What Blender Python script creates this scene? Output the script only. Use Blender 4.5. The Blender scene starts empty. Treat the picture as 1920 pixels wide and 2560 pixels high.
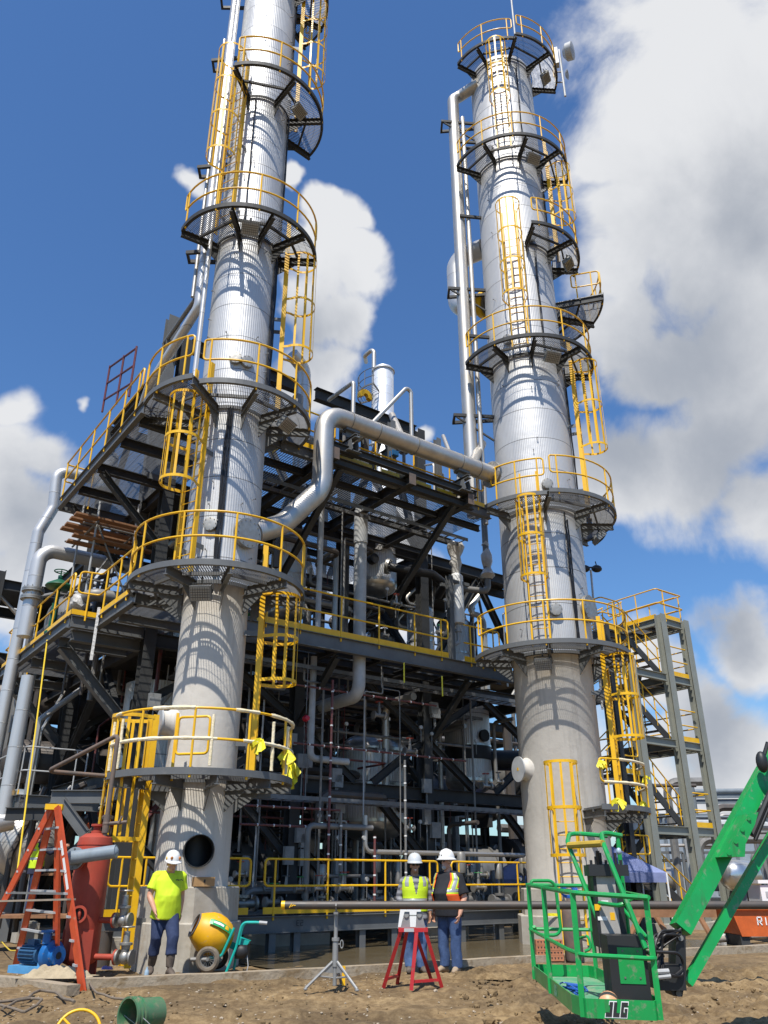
import bpy, bmesh, math, random
from mathutils import Vector, Matrix, noise
rnd = random.Random(7)
SC = bpy.context.scene
COL = SC.collection
PI = math.pi
# ------------------------------------------------------------------ camera, sky, sun, exposure
TH = math.radians(24.6); FPX = 2005.0; CAMZ = 1.4
cam_d = bpy.data.cameras.new("camera"); cam = bpy.data.objects.new("camera", cam_d); COL.objects.link(cam)
cam.location = (0, 0, CAMZ); cam.rotation_euler = (PI/2 + TH, 0, 0)
cam_d.sensor_width = 36; cam_d.sensor_fit = 'AUTO'; cam_d.lens = 36*FPX/2560; cam_d.clip_end = 3000; cam_d.clip_start = 0.05
SC.camera = cam
SC.view_settings.view_transform = 'Standard'; SC.view_settings.look = 'None'; SC.view_settings.gamma = 1
SC.view_settings.exposure = 0.28
CAM = Vector((0, 0, CAMZ)); FW = Vector((0, math.cos(TH), math.sin(TH))); UP = Vector((0, -math.sin(TH), math.cos(TH)))
def ray(px, py): return FW*FPX + Vector((px-960, 0, 0)) + UP*(1280-py)
SUN_EL = math.radians(60); SUN_AZ = math.radians(14)      # azimuth from -Y towards -X
sdir = Vector((-math.sin(SUN_AZ)*math.cos(SUN_EL), -math.cos(SUN_AZ)*math.cos(SUN_EL), math.sin(SUN_EL)))
sun_d = bpy.data.lights.new("sun", 'SUN'); sun_d.energy = 5.0; sun_d.angle = math.radians(0.53); sun_d.color = (1, .95, .87)
sun = bpy.data.objects.new("sun", sun_d); COL.objects.link(sun); sun.location = (-10, -20, 40)
sun.rotation_euler = sdir.to_track_quat('Z', 'Y').to_euler()

def make_world():
    w = bpy.data.worlds.new("World"); SC.world = w; w.use_nodes = True
    nt = w.node_tree; N = nt.nodes; Lk = nt.links; N.clear()
    def nd(t, **k):
        n = N.new(t)
        for a, b in k.items(): setattr(n, a, b)
        return n
    def math_(op, a, b=None, c=None, clamp=False):
        n = nd('ShaderNodeMath', operation=op); n.use_clamp = clamp
        for i, x in enumerate((a, b, c)):
            if x is None: continue
            if isinstance(x, (int, float)): n.inputs[i].default_value = x
            else: Lk.new(x, n.inputs[i])
        return n.outputs[0]
    out = nd('ShaderNodeOutputWorld'); bg = nd('ShaderNodeBackground'); Lk.new(bg.outputs[0], out.inputs[0])
    bg.inputs[1].default_value = 0.1
    sky = nd('ShaderNodeTexSky', sky_type='NISHITA'); sky.sun_disc = False
    sky.sun_elevation = SUN_EL
    sky.sun_rotation = math.atan2(sdir.x, sdir.y)
    sky.air_density = 1.35; sky.dust_density = 0.25; sky.ozone_density = 2.2; sky.altitude = 200
    tc = nd('ShaderNodeTexCoord')
    def noise_(scale, detail, rough, vec, dist=0.0):
        n = nd('ShaderNodeTexNoise'); n.inputs['Scale'].default_value = scale; n.inputs['Detail'].default_value = detail
        n.inputs['Roughness'].default_value = rough; n.inputs['Distortion'].default_value = dist; Lk.new(vec, n.inputs['Vector']); return n
    n1 = noise_(5.0, 5, .55, tc.outputs['Generated'])
    sub = nd('ShaderNodeVectorMath', operation='SUBTRACT'); Lk.new(n1.outputs['Color'], sub.inputs[0]); sub.inputs[1].default_value = (.5, .5, .5)
    sc = nd('ShaderNodeVectorMath', operation='SCALE'); Lk.new(sub.outputs[0], sc.inputs[0]); sc.inputs['Scale'].default_value = 0.15
    ad = nd('ShaderNodeVectorMath', operation='ADD'); Lk.new(tc.outputs['Generated'], ad.inputs[0]); Lk.new(sc.outputs[0], ad.inputs[1])
    wv = ad.outputs[0]
    def blobs(lst):
        acc = None
        for px, py, r in lst:
            d = ray(px, py); ang = r/d.length; d = d.normalized()
            ds = nd('ShaderNodeVectorMath', operation='DISTANCE'); Lk.new(wv, ds.inputs[0]); ds.inputs[1].default_value = d
            v = math_('SUBTRACT', 1.0, math_('DIVIDE', ds.outputs['Value'], ang))
            acc = v if acc is None else math_('SMOOTH_MAX', acc, v, 0.12)
        return acc
    cl = [(1740,150,330),(1900,330,430),(1640,390,240),(1560,560,150),(1720,640,330),(1900,760,330),(1560,800,170),(1660,900,150),
          (1870,1010,250),(1720,1180,210),(1560,1190,150),(1880,1290,170),(1480,420,80),(1520,690,150),(1500,1000,60),
          (1880,1590,140),(1760,1790,130),(1880,1900,200),(1640,1880,110),(1500,1860,140),(1620,1720,130),(1420,1980,200),(1700,1980,200),
          (825,565,82),(840,680,90),(825,820,100),(800,960,110),(780,620,75),(868,585,48),(800,515,50),(765,760,85),
          (500,455,55),(715,450,38),
          (70,1030,95),(40,1150,160),(0,1300,210),(150,1180,120),(130,1330,150),(40,1500,200),(180,1420,100),(250,1030,40),
          (1090,1080,45),(1030,1300,110),(980,1500,200),
          (-500,300,260),(-900,900,500),(2500,200,600),(2700,1200,500),(300,-900,380),(1600,-1000,420),(900,4200,700),(-800,3800,600),(2600,3800,800)]
    cd = blobs(cl)
    n2 = noise_(6.0, 10, .58, tc.outputs['Generated'], .35)
    dens = math_('ADD', cd, math_('MULTIPLY', math_('SUBTRACT', n2.outputs[0], .5), 1.7))
    mr = nd('ShaderNodeMapRange', interpolation_type='SMOOTHSTEP'); Lk.new(dens, mr.inputs[0]); mr.inputs[1].default_value = .0; mr.inputs[2].default_value = .5
    # grey undersides
    gl = [(1720,860,420),(1850,1130,380),(1560,1150,190),(1880,640,260),(780,880,150),(40,1330,240),(1840,1560,120),(1800,1800,160)]
    gd = blobs(gl)
    n3 = noise_(4.5, 9, .6, tc.outputs['Generated'], .4)
    gg = math_('ADD', math_('MULTIPLY', gd, .9), math_('MULTIPLY', math_('SUBTRACT', n3.outputs[0], .5), 1.5))
    mg = nd('ShaderNodeMapRange', interpolation_type='SMOOTHSTEP'); Lk.new(gg, mg.inputs[0]); mg.inputs[1].default_value = -.25; mg.inputs[2].default_value = 1.0
    mc = nd('ShaderNodeMix', data_type='RGBA'); Lk.new(mg.outputs[0], mc.inputs['Factor'])
    mc.inputs['A'].default_value = (6.6, 6.7, 6.9, 1); mc.inputs['B'].default_value = (3.2, 3.5, 4.05, 1)
    # slight cooler tint for the clear sky
    tint = nd('ShaderNodeMix', data_type='RGBA', blend_type='MULTIPLY'); tint.inputs['Factor'].default_value = 1
    Lk.new(sky.outputs[0], tint.inputs['A']); tint.inputs['B'].default_value = (.57, .84, 1.17, 1)
    mx = nd('ShaderNodeMix', data_type='RGBA'); Lk.new(mr.outputs[0], mx.inputs['Factor']); Lk.new(tint.outputs['Result'], mx.inputs['A']); Lk.new(mc.outputs['Result'], mx.inputs['B'])
    Lk.new(mx.outputs['Result'], bg.inputs[0])
make_world()
SC.world.cycles.sampling_method = 'MANUAL'; SC.world.cycles.sample_map_resolution = 512
# ------------------------------------------------------------------ site frame: u along the front of the structure, v into it
Lc = Vector((-3.545, 16.2, 0)); Rc = Vector((4.612, 21.8, 0))
AU = math.radians(53.6)
EU = Vector((math.sin(AU), math.cos(AU), 0)); EV = Vector((-math.cos(AU), math.sin(AU), 0)); EZ = Vector((0, 0, 1))
def W(u, v, z): return Lc + EU*u + EV*v + EZ*z
def onz(px, py, z):
    r = ray(px, py); return CAM + r*((z-CAMZ)/r.z)
def ony(px, py, Y):
    r = ray(px, py); return CAM + r*(Y/r.y)
def onv(px, py, v):
    r = ray(px, py); return CAM + r*((v-(CAM-Lc).dot(EV))/r.dot(EV))
def onu(px, py, u):
    r = ray(px, py); return CAM + r*((u-(CAM-Lc).dot(EU))/r.dot(EU))
def pol(c, a, r, z=0.0):                       # polar about a tower; a in degrees, 0 = towards -Y, + = towards +X
    a = math.radians(a); return Vector((c.x+math.sin(a)*r, c.y-math.cos(a)*r, z))
def rdir(a): a = math.radians(a); return Vector((math.sin(a), -math.cos(a), 0))
# ------------------------------------------------------------------ mesh builder
class MB:
    def __init__(s): s.v = []; s.f = []; s.sm = []
    def add(s, vs, fs, smooth=False):
        o = len(s.v); s.v.extend(vs); s.f.extend([tuple(i+o for i in f) for f in fs]); s.sm.extend([smooth]*len(fs)); return s
    def box(s, c, sx, sy, sz, ax=None):
        X, Y, Z = ax if ax else (Vector((1,0,0)), Vector((0,1,0)), EZ)
        c = Vector(c); X = X*(sx/2); Y = Y*(sy/2); Z = Z*(sz/2)
        vs = [c-X-Y-Z, c+X-Y-Z, c+X+Y-Z, c-X+Y-Z, c-X-Y+Z, c+X-Y+Z, c+X+Y+Z, c-X+Y+Z]
        return s.add(vs, [(3,2,1,0),(4,5,6,7),(0,1,5,4),(1,2,6,5),(2,3,7,6),(3,0,4,7)])
    def bar(s, p0, p1, w, h, up=EZ, cap=True):
        p0 = Vector(p0); p1 = Vector(p1); d = (p1-p0)
        if d.length < 1e-6: return s
        d.normalize(); up = Vector(up)
        if abs(d.dot(up)) > .97: up = Vector((1,0,0)) if abs(d.x) < .9 else Vector((0,1,0))
        X = d.cross(up).normalized()*(w/2); Y = X.cross(d).normalized()*(h/2)
        vs = [p0-X-Y, p0+X-Y, p0+X+Y, p0-X+Y, p1-X-Y, p1+X-Y, p1+X+Y, p1-X+Y]
        fs = [(0,1,5,4),(1,2,6,5),(2,3,7,6),(3,0,4,7)]
        if cap: fs += [(3,2,1,0),(4,5,6,7)]
        return s.add(vs, fs)
    def ibeam(s, p0, p1, w, h, up=EZ, t=.016):
        p0 = Vector(p0); p1 = Vector(p1); d = (p1-p0).normalized(); up = Vector(up)
        if abs(d.dot(up)) > .97: up = Vector((1,0,0))
        X = d.cross(up).normalized(); Y = X.cross(d).normalized()
        s.bar(p0+Y*(h/2-t/2), p1+Y*(h/2-t/2), w, t, up); s.bar(p0-Y*(h/2-t/2), p1-Y*(h/2-t/2), w, t, up)
        return s.bar(p0, p1, t*.8, h-2*t-.001, up)
    def tube(s, pts, r, n=8, closed=False, cap=True, smooth=True):
        pts = [Vector(p) for p in pts]; m = len(pts)
        if m < 2: return s
        rs = r if isinstance(r, (list, tuple)) else [r]*m
        vs = []; N = None
        for i in range(m):
            a = pts[(i-1) % m] if (closed or i > 0) else pts[i]; b = pts[(i+1) % m] if (closed or i < m-1) else pts[i]
            t = (b-a)
            t = t.normalized() if t.length > 1e-9 else EZ
            if N is None: N = t.orthogonal().normalized()
            N = (N - t*N.dot(t)); N = N.normalized() if N.length > 1e-6 else t.orthogonal().normalized()
            B = t.cross(N)
            for k in range(n):
                an = 2*PI*k/n; vs.append(pts[i] + (N*math.cos(an)+B*math.sin(an))*rs[i])
        fs = []
        for i in range(m if closed else m-1):
            j = (i+1) % m
            for k in range(n): fs.append((i*n+k, i*n+(k+1) % n, j*n+(k+1) % n, j*n+k))
        s.add(vs, fs, smooth)
        if cap and not closed:
            o = len(s.v)-len(vs)
            s.f.append(tuple(o+k for k in reversed(range(n)))); s.sm.append(False)
            s.f.append(tuple(o+(m-1)*n+k for k in range(n))); s.sm.append(False)
        return s
    def lathe(s, prof, n, o=(0,0,0), ax=EZ, smooth=True, arc=None):
        o = Vector(o); ax = Vector(ax).normalized(); X = ax.orthogonal().normalized(); Y = ax.cross(X)
        vs = []; m = len(prof)
        for r, z in prof:
            for k in range(n):
                a = 2*PI*k/n; vs.append(o + ax*z + (X*math.cos(a)+Y*math.sin(a))*max(r, 1e-4))
        fs = [(i*n+k, i*n+(k+1) % n, (i+1)*n+(k+1) % n, (i+1)*n+k) for i in range(m-1) for k in range(n)]
        return s.add(vs, fs, smooth)
    def cyl(s, p0, p1, r, n=16, smooth=True):
        return s.tube([p0, p1], r, n, smooth=smooth)
    def arc(s, c, r, a0, a1, z0, z1, th, seg=None):       # curved plate: radial thickness th centred on r
        seg = seg or max(2, int(abs(a1-a0)/5)); vs = []
        for i in range(seg+1):
            a = a0+(a1-a0)*i/seg
            for rr, zz in ((r-th/2, z0), (r+th/2, z0), (r+th/2, z1), (r-th/2, z1)): vs.append(pol(c, a, rr, zz))
        fs = []
        for i in range(seg):
            for k in range(4): fs.append((i*4+k, i*4+(k+1) % 4, i*4+4+(k+1) % 4, i*4+4+k))
        fs += [(3,2,1,0), tuple(seg*4+k for k in range(4))]
        return s.add(vs, fs, False)
    def hoop(s, c, X, Y, r, a0, a1, w, t, seg=14):         # flat strap bent round in the X,Y plane, width w along Z=XxY
        Z = X.cross(Y).normalized(); vs = []
        for i in range(seg+1):
            a = math.radians(a0+(a1-a0)*i/seg); d = X*math.cos(a)+Y*math.sin(a)
            for rr, zz in ((r-t/2,-w/2),(r+t/2,-w/2),(r+t/2,w/2),(r-t/2,w/2)): vs.append(c+d*rr+Z*zz)
        fs = [(i*4+k, i*4+(k+1) % 4, i*4+4+(k+1) % 4, i*4+4+k) for i in range(seg) for k in range(4)]
        fs += [(3,2,1,0), tuple(seg*4+k for k in range(4))]
        return s.add(vs, fs, False)
    def ball(s, c, rx, ry=None, rz=None, n=12, m=8, ax=None):
        ry = ry or rx; rz = rz or rx; X, Y, Z = ax if ax else (Vector((1,0,0)), Vector((0,1,0)), EZ)
        vs = []; c = Vector(c)
        for i in range(m+1):
            p = PI*i/m
            for k in range(n):
                a = 2*PI*k/n; vs.append(c + X*(rx*math.sin(p)*math.cos(a)) + Y*(ry*math.sin(p)*math.sin(a)) + Z*(rz*math.cos(p)))
        fs = [(i*n+k, (i+1)*n+k, (i+1)*n+(k+1) % n, i*n+(k+1) % n) for i in range(m) for k in range(n)]
        return s.add(vs, fs, True)
    def prism(s, pts, d):                                  # polygon pts extruded by vector d
        pts = [Vector(p) for p in pts]; d = Vector(d); n = len(pts)
        return s.add(pts+[p+d for p in pts], [tuple(reversed(range(n))), tuple(range(n, 2*n))]+[(i, (i+1) % n, n+(i+1) % n, n+i) for i in range(n)])
    def xf(s, M): s.v = [M @ Vector(p) for p in s.v]; return s
def fillet(pts, rad, seg=6):
    pts = [Vector(p) for p in pts]; out = [pts[0]]
    for i in range(1, len(pts)-1):
        p = pts[i]; a = (pts[i-1]-p); b = (pts[i+1]-p); la, lb = a.length, b.length; a.normalize(); b.normalize()
        ang = a.angle(b)
        if ang > 3.1: out.append(p); continue
        r = rad[i] if isinstance(rad, (list, tuple)) else rad
        t = min(r/math.tan(ang/2), la*.49, lb*.49); r = t*math.tan(ang/2)
        c = p + (a+b).normalized()*(r/math.sin(ang/2)); s0 = p+a*t-c; s1 = p+b*t-c
        tot = PI-ang
        for k in range(seg+1):
            f = k/seg; out.append(c + (s0*math.sin((1-f)*tot)+s1*math.sin(f*tot))/math.sin(tot))
    out.append(pts[-1]); return out
# ------------------------------------------------------------------ objects
ORG = {}
def props(o, label=None, cat=None, group=None, kind=None):
    for k, x in (('label', label), ('category', cat), ('group', group), ('kind', kind)):
        if x: o[k] = x
def T(name, label, cat, loc, group=None):
    o = bpy.data.objects.new(name, None); COL.objects.link(o); o.location = loc; o.empty_display_size = .2
    props(o, label, cat, group); ORG[o.name] = Vector(loc); return o
def mesh(name, mb, mat, org, sharp=40):
    me = bpy.data.meshes.new(name)
    me.from_pydata([tuple(Vector(p)-org) for p in mb.v], [], mb.f)
    me.polygons.foreach_set('use_smooth', mb.sm)
    if any(mb.sm): me.set_sharp_from_angle(angle=math.radians(sharp))
    me.materials.append(mat); me.update(); return me
def P(name, mb, mat, parent, label=None):
    org = ORG[parent.name]; o = bpy.data.objects.new(name, mesh(name, mb, mat, org)); COL.objects.link(o)
    o.parent = parent; ORG[o.name] = org
    if label: o['label'] = label
    return o
def O(name, mb, mat, label, cat, loc, group=None, kind=None):
    loc = Vector(loc); o = bpy.data.objects.new(name, mesh(name, mb, mat, loc)); COL.objects.link(o); o.location = loc
    ORG[o.name] = loc; props(o, label, cat, group, kind); return o
def kids(o): return list(o.children)
def copy_tree(o, parent=None):
    c = o.copy(); COL.objects.link(c); c.parent = parent; ORG[c.name] = ORG[o.name]
    for ch in kids(o): copy_tree(ch, c)
    return c
# ------------------------------------------------------------------ materials
def mat(name, col, rough=.5, metal=0.0, noise=None, bump=None, col2=None, spec=None, detail=6, coat=0, wear=None, streak=None):
    m = bpy.data.materials.new(name); m.use_nodes = True; nt = m.node_tree; b = nt.nodes['Principled BSDF']
    b.inputs['Base Color'].default_value = (*col, 1); b.inputs['Roughness'].default_value = rough; b.inputs['Metallic'].default_value = metal
    if spec is not None: b.inputs['Specular IOR Level'].default_value = spec
    if coat: b.inputs['Coat Weight'].default_value = coat; b.inputs['Coat Roughness'].default_value = .15
    tc = nt.nodes.new('ShaderNodeTexCoord')
    if noise:
        n = nt.nodes.new('ShaderNodeTexNoise'); n.inputs['Scale'].default_value = noise; n.inputs['Detail'].default_value = detail; n.inputs['Roughness'].default_value = .62
        nt.links.new(tc.outputs['Object'], n.inputs['Vector'])
        r = nt.nodes.new('ShaderNodeMapRange'); r.inputs[1].default_value = .32; r.inputs[2].default_value = .68; nt.links.new(n.outputs[0], r.inputs[0])
        x = nt.nodes.new('ShaderNodeMix'); x.data_type = 'RGBA'; nt.links.new(r.outputs[0], x.inputs['Factor'])
        c2 = col2 or tuple(c*.72 for c in col)
        x.inputs['A'].default_value = (*c2, 1); x.inputs['B'].default_value = (*col, 1)
        nt.links.new(x.outputs['Result'], b.inputs['Base Color'])
        q = nt.nodes.new('ShaderNodeMapRange'); nt.links.new(n.outputs[0], q.inputs[0]); q.inputs[3].default_value = min(1, rough+.18); q.inputs[4].default_value = max(.05, rough-.12)
        nt.links.new(q.outputs[0], b.inputs['Roughness'])
    for kind, wv in (('w', wear), ('s', streak)):
        if not wv: continue
        n = nt.nodes.new('ShaderNodeTexNoise'); n.inputs['Scale'].default_value = wv[0]; n.inputs['Detail'].default_value = 8; n.inputs['Roughness'].default_value = .65
        if kind == 's':
            mp = nt.nodes.new('ShaderNodeMapping'); mp.inputs['Scale'].default_value = (1, 1, .07); nt.links.new(tc.outputs['Object'], mp.inputs['Vector']); nt.links.new(mp.outputs[0], n.inputs['Vector'])
        else: nt.links.new(tc.outputs['Object'], n.inputs['Vector'])
        r = nt.nodes.new('ShaderNodeMapRange'); r.inputs[1].default_value = wv[1]; r.inputs[2].default_value = wv[1]+wv[3]; r.inputs[4].default_value = wv[4]; nt.links.new(n.outputs[0], r.inputs[0])
        x = nt.nodes.new('ShaderNodeMix'); x.data_type = 'RGBA'; nt.links.new(r.outputs[0], x.inputs['Factor']); s0 = b.inputs['Base Color'].links
        if s0: nt.links.new(s0[0].from_socket, x.inputs['A'])
        else: x.inputs['A'].default_value = (*col, 1)
        x.inputs['B'].default_value = (*wv[2], 1); nt.links.new(x.outputs['Result'], b.inputs['Base Color'])
    if bump:
        n = nt.nodes.new('ShaderNodeTexNoise'); n.inputs['Scale'].default_value = bump[0]; n.inputs['Detail'].default_value = 8
        nt.links.new(tc.outputs['Object'], n.inputs['Vector'])
        u = nt.nodes.new('ShaderNodeBump'); u.inputs['Strength'].default_value = bump[1]; u.inputs['Distance'].default_value = bump[2]
        nt.links.new(n.outputs[0], u.inputs['Height']); nt.links.new(u.outputs[0], b.inputs['Normal'])
    return m
def cladding(name, ribs, band=.93, rib_h=.0032, col=(.56,.56,.555), rough=.5, dent=.0035, metal=.38, seamd=.6):
    """vertically corrugated aluminium jacket with horizontal banding seams; ribs = count round the shell (0 = plain sheet)"""
    m = bpy.data.materials.new(name); m.use_nodes = True; nt = m.node_tree; b = nt.nodes['Principled BSDF']; N = nt.nodes; Lk = nt.links
    b.inputs['Metallic'].default_value = metal; b.inputs['Roughness'].default_value = rough
    tc = N.new('ShaderNodeTexCoord'); sp = N.new('ShaderNodeSeparateXYZ'); Lk.new(tc.outputs['Object'], sp.inputs[0])
    def mt(op, a, b_=None, cl=False):
        n = N.new('ShaderNodeMath'); n.operation = op; n.use_clamp = cl
        for i, x in enumerate((a, b_)):
            if x is None: continue
            if isinstance(x, (int, float)): n.inputs[i].default_value = x
            else: Lk.new(x, n.inputs[i])
        return n.outputs[0]
    an = mt('ARCTAN2', sp.outputs[1], sp.outputs[0])
    no = N.new('ShaderNodeTexNoise'); no.inputs['Scale'].default_value = 1.3; no.inputs['Detail'].default_value = 5; Lk.new(tc.outputs['Object'], no.inputs['Vector'])
    h = mt('MULTIPLY', no.outputs[0], dent*6)
    if ribs:
        h = mt('ADD', h, mt('MULTIPLY', mt('SINE', mt('MULTIPLY', an, ribs)), rib_h*.5))
    fr = mt('FRACT', mt('DIVIDE', sp.outputs[2], band))
    seam = mt('LESS_THAN', fr, .022 if band < 2 else .012)
    h = mt('ADD', h, mt('MULTIPLY', seam, .006))
    # which sheet of the jacket: slightly different tone each
    fl = mt('FLOOR', mt('DIVIDE', sp.outputs[2], band)); cell = N.new('ShaderNodeTexWhiteNoise'); cell.noise_dimensions = '2D'
    cb = N.new('ShaderNodeCombineXYZ'); Lk.new(fl, cb.inputs[0]); Lk.new(mt('FLOOR', mt('MULTIPLY', an, 1.3)), cb.inputs[1]); Lk.new(cb.outputs[0], cell.inputs['Vector'])
    v = mt('ADD', mt('MULTIPLY', cell.outputs['Value'], .10), mt('MULTIPLY', no.outputs[0], .14))
    v = mt('ADD', v, .80)
    v = mt('MULTIPLY', v, mt('SUBTRACT', 1.0, mt('MULTIPLY', seam, seamd)))
    cc = N.new('ShaderNodeMix'); cc.data_type = 'RGBA'; cc.blend_type = 'MULTIPLY'; cc.inputs['Factor'].default_value = 1; cc.inputs['A'].default_value = (*col, 1)
    cv = N.new('ShaderNodeCombineXYZ'); [Lk.new(v, cv.inputs[i]) for i in range(3)]; Lk.new(cv.outputs[0], cc.inputs['B'])
    Lk.new(cc.outputs['Result'], b.inputs['Base Color'])
    Lk.new(mt('ADD', mt('MULTIPLY', cell.outputs['Value'], .1), rough-.03), b.inputs['Roughness'])
    u = N.new('ShaderNodeBump'); u.inputs['Strength'].default_value = 1.0; u.inputs['Distance'].default_value = 1.0; Lk.new(h, u.inputs['Height']); Lk.new(u.outputs[0], b.inputs['Normal'])
    return m
M = {}
M['yellow'] = mat('safety_yellow_paint', (.86,.50,.009), .4, noise=3.0, col2=(.74,.40,.007), wear=(7, .66, (.30,.16,.05), .06, .7))
M['grey'] = mat('grey_steel_paint', (.13,.135,.135), .5, noise=2.2, col2=(.10,.104,.106), wear=(5,.6,(.19,.18,.165),.1,.5))
M['green_grey'] = mat('stair_steel_paint', (.26,.27,.235), .5, noise=1.8, col2=(.215,.225,.195), streak=(6,.6,(.17,.165,.14),.15,.5))
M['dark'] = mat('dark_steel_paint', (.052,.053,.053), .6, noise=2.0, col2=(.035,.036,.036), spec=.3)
M['galv'] = mat('galvanised_grating', (.20,.205,.21), .5, metal=.4, noise=6)
M['steelpipe'] = mat('stainless_pipe', (.56,.535,.49), .42, metal=.75, noise=2.5, col2=(.42,.395,.355))
M['dullpipe'] = mat('dull_grey_pipe', (.24,.235,.225), .5, metal=.3, noise=2.5, col2=(.15,.145,.135))
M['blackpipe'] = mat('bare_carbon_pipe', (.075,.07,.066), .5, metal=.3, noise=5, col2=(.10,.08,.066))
M['rustpipe'] = mat('rusty_pipe', (.17,.115,.085), .7, noise=7, col2=(.10,.085,.075))
M['chrome'] = cladding('aluminium_pipe_jacket', 0, .85, rough=.36, col=(.62,.61,.59), dent=.001, metal=.5, seamd=.35)
M['cladL'] = cladding('corrugated_jacket_fine', 92, .93)
M['cladR'] = cladding('corrugated_jacket_wide', 138, 1.02)
M['cladV'] = cladding('corrugated_jacket_drum', 70, 1.1, col=(.68,.675,.66), rough=.42, metal=.5, rib_h=.007)
M['plainclad'] = cladding('plain_jacket', 0, .6, col=(.66,.65,.62), rough=.3, metal=.9, seamd=.3)
M['concrete'] = mat('fireproofing_concrete', (.60,.56,.495), .85, noise=1.6, col2=(.51,.475,.415), bump=(9, .3, .02), wear=(3.2, .60, (.36,.33,.28), .16, .55), streak=(5.5, .52, (.34,.315,.275), .2, .6))
M['pedestal'] = mat('pedestal_concrete', (.45,.42,.36), .9, noise=2.2, col2=(.34,.31,.255), bump=(7, .4, .02), wear=(2.4, .56, (.25,.19,.12), .2, .7), streak=(4, .55, (.27,.24,.19), .2, .6))
M['kerb'] = mat('kerb_concrete', (.36,.305,.225), .9, noise=1.7, col2=(.27,.21,.14), bump=(12, .6, .03), wear=(3, .53, (.19,.13,.065), .12, .9))
M['black'] = mat('black_rubber', (.015,.015,.016), .55)
M['cable'] = mat('black_cable', (.012,.012,.014), .5)
M['white'] = mat('white_paint', (.78,.78,.76), .4)
M['lightgrey'] = mat('light_grey_paint', (.46,.47,.47), .45, noise=3)
M['flange'] = mat('flange_steel', (.42,.40,.36), .45, metal=.75, noise=8)
M['red'] = mat('red_primer', (.40,.055,.028), .6, noise=3.5, col2=(.31,.045,.024), wear=(9, .62, (.24,.12,.075), .1, .6), streak=(9, .58, (.22,.05,.03), .15, .5))
M['pipered'] = mat('red_tracing_pipe', (.19,.035,.035), .5, noise=9, col2=(.10,.06,.055))
M['green'] = mat('lift_green', (.004,.33,.07), .36, noise=3.0, col2=(.006,.25,.055), coat=.15, wear=(13, .57, (.20,.22,.15), .1, .7), streak=(12, .57, (.05,.07,.035), .12, .5))
M['orange'] = mat('orange_fibreglass', (.60,.085,.02), .5, noise=6, col2=(.45,.06,.018), wear=(14, .6, (.40,.22,.13), .1, .7))
M['plank'] = mat('scaffold_plank', (.30,.15,.07), .8, noise=5, col2=(.20,.095,.045))
M['plastic'] = mat('white_plastic_wrap', (.62,.60,.56), .35, noise=7, bump=(14, .8, .03))
M['lamp'] = mat('floodlight_housing', (.25,.255,.25), .5, metal=.3, noise=5)
M['glass'] = mat('floodlight_lens', (.34,.34,.32), .15, metal=.2)
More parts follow.
